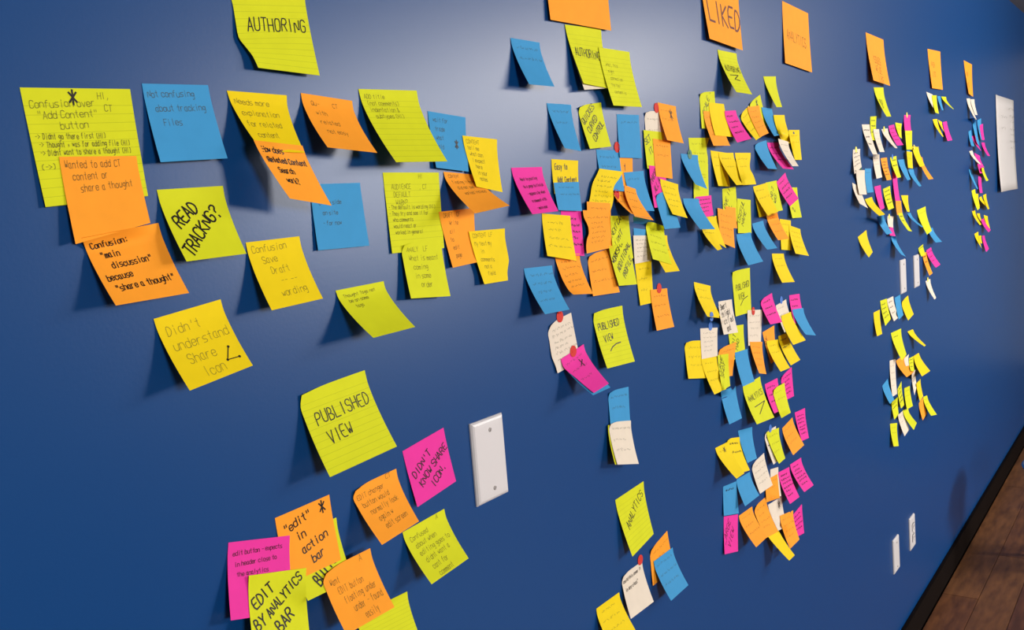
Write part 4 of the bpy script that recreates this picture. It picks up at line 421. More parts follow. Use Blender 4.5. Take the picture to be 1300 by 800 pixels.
('L','S','C',0,4,7,1.6874,1.6655,'pale lime note whose lower end shows below the blue note at cluster left',[('s', 2)],"-346 4 10 -115 4 3 116 4 -3 347 4 -9 -365 5 -104 -134 5 -108 98 5 -112 329 5 -117 -384 9 -218 -152 9 -220 79 9 -222 311 9 -224 -403 13 -332 -171 13 -332 61 13 -331 293 13 -331 -422 18 -446 -189 18 -443 43 18 -441 275 18 -438 -440 24 -560 -208 24 -555 25 24 -550 257 24 -545 -459 30 -674 -226 30 -667 6 30 -660 239 30 -652"),
('L','S','C',0,4,7,1.6875,1.7155,'lime note widening at its top, left edge of the crowded cluster',[('s', 3)],"-493 4 -8 -165 4 -3 164 4 3 492 4 8 -488 5 -122 -193 5 -120 87 5 -120 355 5 -119 -483 9 -235 -207 9 -237 53 9 -239 302 9 -242 -479 13 -348 -206 13 -353 61 13 -357 324 13 -362 -474 18 -462 -213 18 -469 47 18 -476 308 18 -484 -470 24 -575 -225 24 -586 20 24 -596 266 24 -606 -465 30 -689 -237 30 -702 -8 30 -716 220 30 -729"),
('B','S','C',0,4,7,1.6365,1.6830,'blue note with a green dot at the left edge of the crowded cluster',[],"-366 4 15 -133 14 5 108 21 -6 367 18 -15 -351 15 -85 -121 20 -99 111 24 -113 354 24 -127 -335 44 -185 -108 44 -203 120 44 -220 348 44 -238 -320 82 -285 -106 82 -307 109 82 -329 323 82 -351 -304 126 -385 -104 126 -411 97 126 -437 298 126 -463 -289 176 -485 -102 176 -515 86 176 -545 273 176 -576 -273 230 -585 -100 230 -619 74 230 -654 248 230 -688"),
('G','S','C',0,4,7,1.7762,1.6890,'first of three golden notes in a row, upper crowded cluster',[('s', 2)],"-391 4 22 -130 4 8 131 4 -7 392 4 -22 -382 9 -98 -132 9 -112 118 9 -126 369 9 -140 -374 22 -218 -134 22 -231 106 22 -244 346 22 -257 -365 40 -338 -135 40 -350 94 40 -363 324 40 -375 -356 60 -458 -137 60 -469 82 60 -481 301 60 -493 -347 83 -578 -139 83 -589 70 83 -600 279 83 -611 -338 108 -698 -140 108 -708 58 108 -718 256 108 -729"),
('G','S','C',0,4,7,1.8131,1.6868,'middle one of three golden notes in a row, upper crowded cluster',[('s', 2)],"-395 11 -2 -138 11 -1 127 8 0 396 4 2 -373 21 -116 -120 21 -115 134 20 -114 387 20 -113 -362 63 -230 -115 63 -230 132 63 -229 379 63 -228 -353 118 -345 -112 118 -344 129 118 -344 370 118 -343 -345 183 -459 -109 183 -459 126 183 -458 362 183 -458 -336 256 -573 -106 256 -573 124 256 -573 353 256 -573 -328 335 -688 -103 335 -688 121 335 -688 345 335 -688"),
('G','S','C',0,4,7,1.9050,1.6872,'last of three golden notes in a row, upper crowded cluster',[('s', 2)],"-439 4 -2 -146 4 -1 147 4 0 440 4 1 -428 9 -118 -147 9 -117 131 9 -117 405 9 -118 -560 83 -238 -158 24 -234 83 24 -238 311 24 -242 -665 149 -356 -248 78 -353 65 42 -355 273 42 -361 -787 224 -472 -401 169 -470 107 64 -466 347 64 -469 -896 297 -587 -731 331 -589 44 123 -581 387 88 -580 -886 323 -700 -707 349 -701 30 155 -696 384 115 -696"),
('L','S','C',0,4,7,1.8204,1.6141,'lime note with steep dark letters below the three golden notes',[('m2', 10, 44, 14, 20, -56, 'LOVE IT/ ALL')],"-353 4 -15 -118 4 -5 117 4 5 353 4 15 -366 5 -134 -126 5 -125 114 5 -117 354 5 -108 -379 9 -253 -134 9 -246 111 9 -238 356 9 -231 -392 13 -372 -142 13 -366 107 13 -360 357 13 -354 -404 18 -490 -150 18 -486 104 18 -482 358 18 -477 -417 24 -609 -158 24 -606 101 24 -603 360 24 -600 -430 30 -728 -166 30 -726 97 30 -725 361 30 -723"),
('O','S','C',0,4,7,1.8188,1.5736,'tiny orange sliver behind a larger orange note in the crowded cluster',[],"-263 21 28 -87 21 10 89 22 -9 264 22 -28 -268 23 -45 -95 24 -63 78 24 -82 251 25 -100 -272 27 -119 -99 27 -137 72 28 -154 243 29 -172 -276 33 -193 -105 33 -210 66 33 -227 236 34 -244 -280 41 -266 -111 41 -283 58 41 -300 227 41 -316 -284 49 -340 -117 49 -356 49 49 -372 216 49 -388 -288 58 -413 -123 58 -429 41 58 -445 206 58 -461"),
('O','S','C',0,4,7,1.7896,1.5691,'orange note overlapping a lettered lime note, left middle of the crowded cluster',[('s', 4)],"-395 30 59 -130 31 19 133 31 -20 394 33 -59 -403 33 -59 -149 35 -101 100 39 -143 353 41 -184 -411 42 -177 -164 43 -221 66 53 -265 309 56 -310 -419 53 -295 -180 55 -342 35 67 -388 284 65 -435 -427 65 -412 -190 65 -462 47 65 -512 284 65 -562 -435 80 -530 -205 80 -583 25 80 -636 255 80 -688 -443 95 -648 -220 95 -703 3 95 -759 227 95 -814"),
('L','S','C',0,4,7,1.8979,1.5873,'lime note with steep dark letters right of the orange note',[('m2', 10, 44, 14, 20, -58, 'USEFUL/ NAME')],"-371 4 31 -124 4 10 124 4 -10 371 4 -30 -426 20 -91 -143 5 -111 104 5 -131 352 5 -151 -449 25 -213 -163 9 -233 85 9 -252 332 9 -271 -477 32 -335 -190 16 -354 65 13 -373 313 13 -391 -505 41 -456 -218 24 -475 45 18 -494 293 18 -512 -470 24 -580 -223 24 -598 25 24 -615 273 24 -632 -490 30 -703 -242 30 -719 6 30 -736 254 30 -752"),
('P','S','C',0,4,7,1.6848,1.6012,'pink note partly behind a long blue note, left edge of the crowded cluster',[('S', 4)],"-369 35 -3 -123 35 -1 123 35 1 369 35 3 -360 37 -76 -119 37 -72 121 37 -67 362 37 -63 -351 43 -148 -116 43 -142 119 43 -136 354 43 -129 -342 51 -220 -112 51 -212 117 51 -204 347 51 -195 -333 61 -293 -109 61 -282 115 61 -272 339 61 -261 -324 71 -365 -106 71 -353 113 71 -340 331 71 -327 -315 82 -438 -102 82 -423 111 82 -408 323 82 -393"),
('G','S','C',0,4,7,1.7069,1.5595,'golden sliver between the long blue note and the orange note',[],"-433 87 4 -211 88 3 204 4 -2 432 4 -4 -242 13 -80 -21 13 -92 200 13 -103 421 13 -114 -231 38 -161 -17 38 -182 197 38 -204 403 42 -225 -220 71 -241 -14 71 -273 193 71 -304 380 79 -335 -210 109 -322 -10 109 -363 190 109 -405 389 109 -446 -199 151 -402 -7 151 -454 186 151 -505 379 151 -557 -189 198 -483 -3 198 -544 182 198 -606 368 198 -668"),
('G','S','C',0,4,7,1.6905,1.5351,'golden end hanging below the long blue note at cluster left',[('s', 1)],"-313 77 36 -113 81 12 97 81 -11 313 78 -35 -288 88 -40 -131 102 -58 38 110 -76 256 96 -96 -262 119 -116 -143 139 -128 -6 152 -141 213 128 -158 -237 158 -192 -106 164 -201 -19 189 -208 181 164 -221 -211 205 -268 -94 206 -273 -5 220 -276 147 207 -283 -186 256 -344 -87 256 -344 12 256 -345 111 256 -345 -160 312 -420 -83 312 -416 -6 312 -412 70 312 -407"),
('B','S','C',0,4,7,1.6291,1.5986,'long blue note slanting right at the left edge of the crowded cluster',[],"-306 4 12 -73 4 4 87 38 -5 306 45 -13 -309 19 -88 -76 19 -97 106 43 -106 315 53 -116 -311 62 -188 -80 62 -199 141 67 -209 358 73 -219 -314 117 -289 -84 117 -300 146 117 -311 377 117 -323 -316 181 -389 -87 181 -401 142 181 -414 371 181 -426 -319 252 -489 -91 252 -502 137 252 -516 365 252 -529 -321 330 -589 -95 330 -604 132 330 -618 359 330 -632"),
('B','S','C',0,4,7,1.8819,1.5141,'blue note directly beneath the steep lettered lime note',[],"-357 4 -1 -93 4 -2 93 36 1 358 35 1 -363 15 -111 -95 15 -112 173 15 -112 441 15 -112 -369 47 -222 -97 47 -222 175 47 -221 447 47 -221 -374 87 -332 -99 87 -331 176 87 -331 452 87 -330 -380 135 -442 -101 135 -441 178 135 -440 457 135 -439 -386 187 -553 -103 187 -551 180 187 -550 462 187 -549 -391 245 -663 -105 245 -661 181 245 -659 467 245 -658"),
('B','S','C',0,4,7,1.9703,1.5338,'blue note parallel and to the right of another blue note, centre cluster',[],"-332 4 -16 -111 4 -5 110 4 6 331 4 17 -324 18 -115 -105 18 -106 114 18 -98 333 18 -90 -317 56 -213 -99 56 -208 118 56 -202 335 56 -196 -309 105 -312 -94 105 -309 122 105 -306 337 105 -303 -301 163 -410 -88 163 -410 125 163 -410 339 163 -410 -294 227 -509 -82 227 -511 129 227 -514 340 227 -516 -286 297 -607 -77 297 -613 133 297 -618 342 297 -623"),
('G','S','C',0,4,7,2.0039,1.6048,'shaded golden corner behind a golden note, centre of the crowded cluster',[],"-432 4 -6 -144 4 -2 144 4 1 432 4 5 -428 7 -106 -142 7 -101 144 7 -96 430 7 -92 -424 16 -206 -140 16 -200 144 16 -194 428 16 -189 -421 28 -305 -139 28 -299 143 28 -292 425 28 -286 -417 41 -405 -137 41 -398 143 41 -390 423 41 -382 -413 56 -505 -135 56 -497 143 56 -488 421 56 -479 -409 72 -605 -133 72 -595 143 73 -586 419 73 -576"),
('L','S','C',0,4,7,2.0648,1.6220,'lime note with dark letters partly under a golden note, beside the pink note',[('m2', 24, 40, 13, 20, -54, 'AND 3/ WAS')],"-354 4 -19 -118 4 -6 117 4 7 353 4 20 -356 8 -133 -114 8 -122 128 8 -110 369 8 -98 -358 18 -248 -110 18 -237 138 18 -227 386 18 -216 -360 32 -362 -106 32 -353 148 32 -343 402 32 -334 -362 48 -476 -102 48 -468 158 48 -460 418 48 -452 -365 66 -590 -98 66 -584 168 66 -577 434 66 -570 -367 85 -704 -94 85 -699 178 85 -694 451 85 -688"),
('G','S','C',0,4,7,1.9949,1.6165,'golden note covering half of a lettered lime note',[('s', 2)],"-422 4 -34 -134 4 -11 147 7 11 423 11 33 -395 16 -145 -119 16 -123 156 16 -101 428 18 -79 -368 48 -256 -104 48 -235 160 48 -214 423 48 -192 -341 89 -368 -90 89 -347 162 89 -326 414 89 -306 -314 137 -479 -75 137 -459 165 137 -439 404 137 -419 -287 191 -590 -60 191 -571 167 191 -551 394 191 -532 -260 250 -701 -45 250 -682 170 250 -664 385 250 -645"),
('G','S','C',0,4,7,2.1457,1.5295,'golden note behind a small orange one, right side of the crowded cluster',[('s', 2)],"-371 4 39 -123 4 13 124 4 -13 371 4 -40 -381 5 -82 -137 5 -108 108 5 -134 352 5 -159 -392 9 -202 -150 9 -228 91 9 -254 333 9 -279 -403 13 -322 -164 13 -348 75 13 -374 313 13 -399 -413 18 -443 -178 18 -468 58 18 -494 294 18 -519 -424 24 -563 -191 24 -588 42 24 -614 275 24 -639 -435 30 -684 -205 30 -709 25 30 -734 255 30 -759"),
('O','S','C',0,4,7,2.0082,1.5492,'orange note below the golden and lime pair, right side of the crowded cluster',[('s', 3)],"-469 244 -7 -256 250 0 -172 303 10 468 151 6 164 16 -121 400 16 -117 637 16 -112 873 16 -107 166 47 -219 403 47 -217 640 47 -214 877 47 -211 167 88 -317 405 88 -317 643 88 -316 881 88 -315 169 136 -415 408 136 -417 646 136 -418 885 136 -419 171 189 -514 410 189 -517 650 189 -520 889 189 -523 172 248 -612 413 248 -617 653 247 -622 893 248 -627"),
('G','S','C',0,4,7,2.2077,1.5077,'golden note hanging at the lower right of the upper crowded cluster',[('s', 4)],"-397 13 72 -126 7 24 140 4 -24 397 4 -72 -418 17 -41 -144 14 -89 125 13 -137 392 13 -184 -444 39 -154 -167 39 -201 110 39 -249 387 39 -296 -480 72 -267 -193 72 -314 95 72 -361 382 72 -408 -515 110 -380 -218 110 -426 79 110 -473 377 110 -520 -550 153 -492 -243 153 -539 64 153 -586 371 153 -632 -586 200 -605 -268 200 -651 49 200 -698 366 200 -744"),
('G','S','C',0,4,7,2.0854,1.4533,'golden note hanging alone between the upper and lower crowded groups',[('s', 2)],"-384 4 33 -128 4 11 128 4 -10 384 4 -32 -400 16 -79 -140 16 -101 120 16 -124 380 16 -146 -416 47 -191 -152 47 -214 112 47 -237 375 47 -259 -432 88 -304 -164 88 -327 103 88 -350 371 88 -373 -447 136 -416 -176 136 -439 95 136 -463 366 136 -487 -463 189 -528 -188 189 -552 87 189 -576 362 189 -600 -479 248 -640 -200 248 -665 78 248 -689 357 248 -714"),
('L','S','C',0,4,7,2.2023,1.6048,'lime note mostly hidden by a pink note at the right edge',[('k', 30, 50, 16, 0, -60, 'Z')],"-360 4 10 -120 4 3 120 4 -3 360 4 -9 -360 9 -114 -122 9 -120 115 9 -126 352 9 -133 -359 21 -238 -125 21 -244 110 21 -250 345 21 -256 -359 38 -361 -127 38 -367 105 38 -373 338 38 -379 -359 57 -485 -129 57 -491 101 57 -497 330 57 -503 -358 79 -609 -131 79 -615 96 79 -620 323 79 -626 -358 103 -733 -133 103 -738 91 102 -744 316 102 -749"),
('P','S','C',0,4,7,2.1290,1.6309,'pink note in front of a lime note at the right edge of the cluster',[('S', 4)],"-313 11 -106 -92 4 -35 111 4 36 313 4 106 -259 14 -204 -56 14 -137 148 14 -69 351 14 -1 -224 42 -303 -20 42 -238 185 42 -173 389 42 -108 -189 79 -402 16 79 -340 221 79 -278 426 79 -215 -153 121 -501 52 121 -442 258 121 -382 464 121 -323 -118 168 -600 88 168 -543 295 168 -487 502 168 -430 -83 220 -699 124 220 -645 332 220 -591 540 220 -537"),
('G','S','K',0,4,7,1.6628,1.4288,'golden note at upper left of the lower crowded group, blue dot at its foot',[('s', 2)],"-377 4 81 -126 4 27 125 4 -27 376 4 -82 -393 17 -30 -147 17 -82 98 17 -134 343 17 -186 -409 54 -142 -169 54 -191 71 54 -241 311 54 -291 -425 102 -253 -191 102 -301 44 102 -348 279 102 -396 -442 158 -364 -212 158 -410 17 158 -455 246 158 -501 -458 220 -475 -234 220 -519 -10 220 -562 214 220 -606 -474 288 -587 -256 288 -628 -37 288 -669 182 288 -711"),
('L','L','K',0,4,7,1.8594,1.4371,'lime note reading PUBLISHED VIEW at the top of the lower crowded group',[('t', 16, 36, 13, 22, -4, 'PUBLISHED/  VIEW'), ('z', [(36, 80), (55, 68), (82, 63)])],"-511 34 2 -153 4 12 179 4 8 512 4 -2 -483 5 -135 -157 5 -144 168 5 -153 494 5 -163 -481 9 -297 -161 9 -306 158 9 -315 477 9 -324 -478 13 -460 -165 13 -468 147 13 -476 459 13 -484 -475 18 -623 -170 18 -630 136 18 -638 442 18 -645 -472 24 -786 -174 24 -792 125 24 -799 424 24 -806 -470 30 -948 -178 30 -954 115 30 -961 407 30 -967"),
('L','S','K',0,4,7,1.8167,1.3222,'lime note with steep letters below the white smart note',[('m2', 16, 44, 14, 20, -58, 'EDIT/ MAD')],"-420 4 37 -140 4 13 140 4 -12 421 4 -37 -419 7 -85 -146 7 -100 126 7 -114 399 7 -128 -417 14 -208 -152 14 -212 112 14 -216 377 14 -220 -416 24 -331 -159 24 -324 98 24 -318 356 24 -311 -414 36 -454 -165 36 -437 85 36 -419 334 36 -402 -412 49 -577 -171 49 -549 71 49 -521 312 49 -494 -411 62 -699 -177 62 -661 57 62 -623 290 62 -585"),
('W','S','K',0,4,7,1.7685,1.3824,'white note with four dark lines left of Published View',[('m2', 8, 10, 13, 17, -6, 'Smart/delight/ ctrl out/  and')],"-343 4 19 -114 4 7 114 4 -6 343 4 -18 -352 9 -94 -121 9 -108 110 9 -121 341 9 -135 -598 127 -174 -129 23 -222 105 23 -237 338 23 -253 -1013 324 -227 -136 41 -336 100 41 -353 336 41 -370 -382 61 -432 -143 61 -450 95 61 -469 334 61 -487 -392 85 -544 -151 85 -564 91 85 -584 332 85 -604 -402 110 -657 -158 110 -679 86 110 -700 330 110 -722"),
('G','S','K',0,4,7,1.6166,1.3206,'golden note at the far left of the lower crowded group',[('s', 3)],"-469 34 50 -163 4 38 152 4 -4 468 4 -50 -492 7 -31 -180 7 -78 132 7 -125 444 7 -173 -505 17 -151 -197 17 -199 112 17 -247 420 17 -296 -517 29 -270 -213 29 -320 91 29 -369 396 29 -418 -530 42 -390 -229 42 -440 71 42 -491 372 42 -541 -542 58 -510 -246 58 -561 51 58 -613 347 58 -664 -554 75 -629 -262 75 -682 31 75 -734 323 75 -787"),
('G','S','K',0,4,7,1.6714,1.2807,'golden note slanting down from behind the white blue-dotted note',[('s', 3)],"-401 31 56 -153 31 22 153 4 -22 402 4 -55 -406 44 -65 -166 43 -94 133 16 -134 372 16 -162 -377 61 -193 -143 59 -217 113 47 -246 343 47 -269 -352 90 -320 -129 89 -339 93 88 -357 313 88 -375 -350 136 -443 -139 136 -456 72 136 -469 283 136 -482 -351 189 -565 -150 189 -573 52 189 -581 254 189 -589 -353 248 -687 -160 248 -690 32 248 -693 224 248 -696"),
('W','S','K',0,4,7,1.6822,1.3374,'white note topped by a blue dot, between golden notes',[('s', 5)],"-410 4 54 -136 4 18 137 4 -18 410 4 -54 -420 5 -46 -151 5 -80 118 5 -114 387 5 -148 -431 9 -147 -166 9 -178 99 9 -210 365 9 -242 -442 13 -247 -181 13 -277 81 13 -306 342 13 -336 -453 18 -348 -196 18 -375 62 18 -403 319 18 -430 -468 26 -448 -212 25 -473 43 24 -499 297 24 -524 -498 41 -544 -246 40 -568 24 30 -595 274 30 -618"),
('O','S','K',0,4,7,1.7652,1.2874,'dark orange note behind a lettered lime note in the lower crowded group',[('s', 1)],"-437 34 -12 -125 4 2 126 31 14 437 32 12 -444 5 -92 -148 5 -98 66 40 -89 348 45 -93 -447 9 -193 -171 9 -202 12 49 -194 267 58 -199 -451 13 -293 -194 13 -306 -12 46 -303 155 84 -299 -455 18 -394 -216 18 -410 8 24 -423 202 43 -430 -622 97 -460 -239 24 -513 -19 24 -533 200 24 -552 -756 161 -531 -371 78 -594 -61 30 -640 140 30 -663"),
('L','S','K',0,4,7,1.7352,1.2744,'lime note with steep dark letters in front of the dark orange note',[('m2', 8, 36, 14, 20, -58, 'CURVE/ SHOT')],"-265 35 30 -31 13 -1 122 27 -16 265 45 -30 -218 16 -102 -42 17 -118 108 28 -130 242 47 -139 -263 44 -215 -59 28 -235 109 28 -247 250 40 -254 -402 117 -308 -154 77 -335 91 39 -361 260 36 -370 -507 175 -407 -234 120 -437 59 58 -471 233 48 -479 -540 203 -520 -407 206 -517 24 79 -581 211 60 -589 -617 251 -622 -544 277 -604 -232 198 -640 186 75 -698"),
('W','S','K',0,4,7,1.9239,1.3416,'cream note topped by a red dot, below Published View',[('s', 4)],"-477 39 55 -178 35 21 188 4 -22 478 4 -56 -479 33 -74 -130 5 -117 151 5 -150 433 5 -184 -433 9 -211 -159 9 -245 115 9 -278 389 9 -312 -453 13 -338 -187 13 -372 78 13 -406 344 13 -440 -474 18 -466 -216 18 -500 42 18 -534 300 18 -568 -494 24 -593 -245 24 -628 5 24 -662 255 24 -696 -515 30 -721 -273 30 -755 -31 30 -790 211 30 -824"),
('O','S','K',0,4,7,1.9181,1.2707,'orange note hanging under the cream red-dotted note',[('s', 4)],"-364 33 60 -121 33 20 122 33 -19 365 33 -59 -356 40 -57 -131 40 -96 94 40 -134 319 40 -173 -348 61 -175 -141 61 -212 67 61 -249 274 61 -287 -341 88 -292 -151 88 -328 39 88 -364 229 88 -400 -333 119 -410 -161 119 -444 11 119 -479 183 119 -514 -325 154 -527 -171 154 -561 -16 154 -594 138 154 -628 -318 192 -645 -181 192 -677 -44 192 -709 93 192 -741"),
('W','S','K',0,4,7,2.0905,1.3371,'cream note under a blue dot, largely covered by a golden note',[('s', 2)],"-346 4 -31 -116 4 -11 115 4 10 346 4 31 -341 12 -137 -107 12 -122 127 12 -107 361 12 -92 -335 33 -243 -98 33 -234 139 33 -225 376 33 -215 -329 60 -350 -89 60 -346 151 60 -342 391 60 -339 -324 93 -456 -80 93 -458 163 93 -460 407 93 -462 -318 128 -562 -71 128 -569 175 128 -577 422 128 -585 -312 168 -668 -63 167 -681 187 167 -695 437 168 -708"),
('P','S','K',0,4,7,1.9979,1.3617,'pink note with dark lines at the top of the lower crowded group',[('S', 3)],"-369 34 -45 -124 4 -7 121 4 21 369 4 45 -365 13 -121 -117 13 -104 131 13 -87 379 13 -70 -354 37 -215 -106 37 -205 142 37 -195 390 37 -185 -344 68 -308 -96 68 -306 152 68 -303 400 68 -300 -334 105 -402 -86 105 -407 162 105 -411 410 105 -415 -324 146 -496 -76 146 -508 172 146 -519 421 146 -530 -314 190 -590 -66 190 -609 183 190 -627 431 190 -645"),
('P','S','K',0,4,7,2.1840,1.3445,'pink note above the rightmost blue note',[('S', 2)],"-362 4 24 -121 4 8 121 4 -8 363 4 -25 -376 10 -89 -131 10 -107 115 10 -125 360 10 -143 -389 27 -203 -140 27 -222 108 27 -241 357 27 -261 -403 49 -316 -150 49 -337 102 49 -358 354 49 -379 -416 75 -429 -160 75 -452 96 75 -474 351 75 -497 -429 104 -543 -170 104 -567 89 104 -591 348 104 -615 -443 135 -656 -180 135 -682 83 135 -707 346 135 -733"),
('G','S','K',0,4,7,2.0933,1.2601,'shaded golden note with dark marks behind another golden note, right',[('S', 2)],"-319 4 3 -106 4 1 106 4 -1 318 4 -3 -321 17 -111 -108 17 -112 106 17 -113 319 17 -114 -324 53 -226 -109 53 -225 106 53 -225 320 53 -225 -326 98 -340 -110 98 -338 105 98 -337 321 98 -336 -328 152 -454 -112 152 -451 105 152 -449 322 152 -447 -331 212 -568 -113 212 -565 105 212 -561 323 212 -558 -333 278 -682 -114 278 -678 105 278 -673 324 278 -669"),
('G','S','K',0,4,7,2.1046,1.3078,'golden note covering the cream blue-dotted note',[],"-322 63 -3 -107 63 -1 107 63 1 322 63 2 -358 83 -112 -131 83 -112 93 84 -112 324 83 -113 -373 119 -224 -131 119 -227 111 118 -229 342 122 -230 -378 163 -338 -123 162 -343 132 162 -347 376 166 -350 -392 218 -451 -125 218 -457 142 218 -463 409 218 -469 -410 281 -562 -130 281 -571 150 281 -579 430 281 -587 -428 350 -674 -135 350 -684 158 350 -695 451 350 -705"),
('B','S','K',0,4,7,2.1881,1.3089,'rightmost blue note of the lower crowded group',[],"-393 61 33 -131 61 11 131 62 -11 394 61 -34 -405 78 -68 -148 79 -93 108 80 -119 370 80 -145 -403 116 -170 -146 116 -200 111 116 -230 369 116 -260 -409 168 -271 -154 168 -305 101 168 -339 356 168 -373 -414 228 -372 -162 228 -410 90 228 -448 343 228 -485 -420 296 -474 -170 296 -515 80 296 -557 330 296 -598 -425 370 -575 -178 370 -620 69 370 -666 316 370 -711"),
('O','S','K',0,4,7,2.0022,1.2873,'orange note with dark marks behind a golden note, lower crowded group',[('m2', 10, 24, 16, 22, -36, 'BY/ NO')],"-374 4 -26 -125 4 -9 125 4 8 375 4 25 -333 7 -154 -105 7 -137 123 7 -120 351 7 -104 -292 17 -282 -86 17 -265 120 17 -249 327 17 -232 -251 29 -410 -67 29 -393 118 29 -377 303 29 -361 -210 42 -538 -47 42 -522 116 42 -506 279 42 -490 -169 58 -666 -28 58 -650 114 58 -635 255 58 -619 -128 75 -794 -8 75 -778 111 75 -763 231 75 -748"),
('G','S','K',0,4,7,2.0171,1.2582,'golden note in front of the dark marked orange note',[('s', 2)],"-371 27 42 -124 27 14 117 30 -12 372 27 -41 -373 41 -74 -132 41 -99 106 42 -123 349 41 -148 -375 80 -190 -142 80 -212 92 80 -233 325 80 -254 -377 131 -307 -151 131 -325 75 131 -343 302 131 -361 -380 190 -423 -160 190 -438 59 190 -453 278 190 -467 -382 256 -539 -170 256 -551 42 256 -562 255 256 -574 -384 328 -656 -179 328 -664 26 328 -672 231 328 -680"),
('L','L','K',0,4,7,1.8869,1.1870,'lime note reading ANALYTICS with a check stroke, lower crowded group',[('t', 12, 34, 14, 0, -2, 'ANALYTICS'), ('z', [(28, 62), (90, 58), (38, 82)])],"-505 4 -14 -168 4 -5 168 4 5 505 4 14 -502 17 -151 -165 17 -148 173 17 -145 511 17 -141 -499 52 -288 -161 52 -291 178 52 -294 516 52 -297 -496 97 -425 -157 97 -434 182 97 -443 522 97 -452 -494 149 -562 -153 149 -577 187 149 -592 528 149 -608 -491 208 -699 -149 208 -720 192 208 -742 533 208 -763 -488 272 -836 -146 272 -863 197 272 -891 539 272 -919"),
('B','S','K',0,4,7,1.8245,1.2666,'blue note just above the lime ANALYTICS note',[],"-344 63 16 -116 64 5 107 67 -4 343 64 -17 -345 69 -104 -121 71 -113 105 72 -123 339 69 -134 -348 88 -224 -122 88 -232 105 88 -241 331 88 -250 -351 112 -343 -127 112 -351 98 112 -358 322 112 -366 -354 140 -463 -132 140 -469 91 140 -476 314 140 -482 -357 171 -582 -136 171 -588 84 171 -593 305 171 -599 -361 205 -702 -141 205 -706 78 205 -710 297 205 -715"),
('B','S','K',0,4,7,1.7320,1.2036,'blue note left of the lime ANALYTICS note',[],"-667 253 87 -421 255 74 409 4 -72 668 4 -86 -106 11 -158 147 11 -172 399 11 -185 652 11 -198 -103 29 -274 144 29 -286 390 29 -298 637 29 -310 -100 53 -389 141 53 -400 381 53 -411 622 53 -422 -96 80 -505 138 80 -515 372 80 -524 606 80 -534 -93 111 -620 135 111 -629 363 111 -637 591 111 -646 -90 145 -736 132 145 -743 354 145 -751 576 145 -758"),
('P','S','K',0,4,7,2.0032,1.1645,'pink note squeezed between ANALYTICS and a lime note',[('S', 3)],"-401 4 6 -134 4 2 133 4 -1 400 4 -5 -399 13 -105 -134 13 -111 131 13 -116 396 13 -122 -397 37 -217 -134 37 -224 128 37 -231 391 37 -239 -395 67 -328 -135 67 -337 126 67 -346 386 67 -355 -394 103 -440 -135 103 -450 123 103 -461 382 103 -472 -392 144 -551 -136 144 -564 121 144 -576 377 144 -589 -390 188 -663 -136 188 -677 118 188 -691 372 188 -705"),
('P','S','K',0,4,7,2.1015,1.1666,'pink note with dark lines behind the lime note right of ANALYTICS',[('S', 5)],"-392 34 -55 -119 4 -17 136 4 21 393 4 55 -358 5 -147 -108 5 -120 142 5 -93 392 5 -65 -339 9 -246 -96 9 -226 148 9 -206 391 9 -186 -321 13 -345 -84 13 -332 154 13 -319 391 13 -306 -302 18 -444 -71 18 -438 159 18 -432 390 18 -426 -283 24 -543 -59 24 -544 165 24 -545 389 24 -546 -264 30 -642 -47 30 -650 171 30 -658 388 30 -666"),
('L','S','K',0,4,7,2.0398,1.1449,'lime note between two pink notes, right of ANALYTICS',[('s', 2)],"-389 69 -7 -131 40 10 128 39 11 389 38 8 -425 64 -89 -169 61 -93 96 56 -99 376 45 -109 -446 95 -196 -204 95 -200 63 85 -209 362 64 -225 -464 130 -305 -226 128 -309 12 127 -314 349 89 -342 -486 171 -411 -259 171 -416 -36 171 -419 328 120 -457 -489 208 -523 -261 204 -530 -49 206 -533 309 154 -572 -322 185 -678 -112 185 -683 99 185 -687 309 185 -692"),
('P','S','K',0,4,7,2.1850,1.0544,'pink note with dark lines right of an orange note',[('S', 6)],"-373 4 25 -124 4 8 124 4 -8 373 4 -24 -363 10 -95 -126 10 -112 110 10 -128 346 10 -145 -352 25 -215 -128 25 -232 95 25 -249 319 25 -265 -342 46 -335 -130 46 -352 81 46 -369 292 46 -386 -331 70 -455 -132 70 -472 66 70 -489 265 70 -506 -321 96 -575 -134 96 -592 52 96 -609 238 96 -626 -310 125 -695 -136 125 -712 37 125 -729 211 125 -747"),
('O','S','K',0,4,7,2.0938,1.0442,'orange note left of a pink note, above the bottom crowded group',[('s', 3)],"-360 4 -51 -120 4 -17 120 4 16 360 4 50 -350 14 -159 -106 14 -129 138 14 -98 382 14 -68 -339 42 -267 -91 42 -240 156 42 -213 404 42 -185 -329 78 -376 -77 78 -351 174 78 -327 426 78 -303 -319 120 -484 -63 120 -463 192 120 -442 448 120 -420 -308 166 -592 -49 166 -574 210 166 -556 470 166 -538 -298 218 -701 -35 218 -686 229 218 -671 492 217 -656"),
('W','S','K',0,4,7,1.9810,1.0540,'white note showing as a strip behind a lime note under a blue dot',[('S', 2)],"-372 34 -5 -123 4 9 123 4 9 372 4 5 -362 11 -104 -124 11 -108 115 11 -111 353 11 -114 -350 32 -228 -122 32 -230 106 32 -231 335 32 -233 -338 58 -352 -120 58 -352 98 58 -352 316 58 -352 -325 89 -475 -118 89 -474 90 89 -472 297 89 -471 -313 123 -599 -116 123 -596 82 123 -593 279 123 -589 -300 160 -723 -114 160 -718 73 160 -713 260 160 -708"),
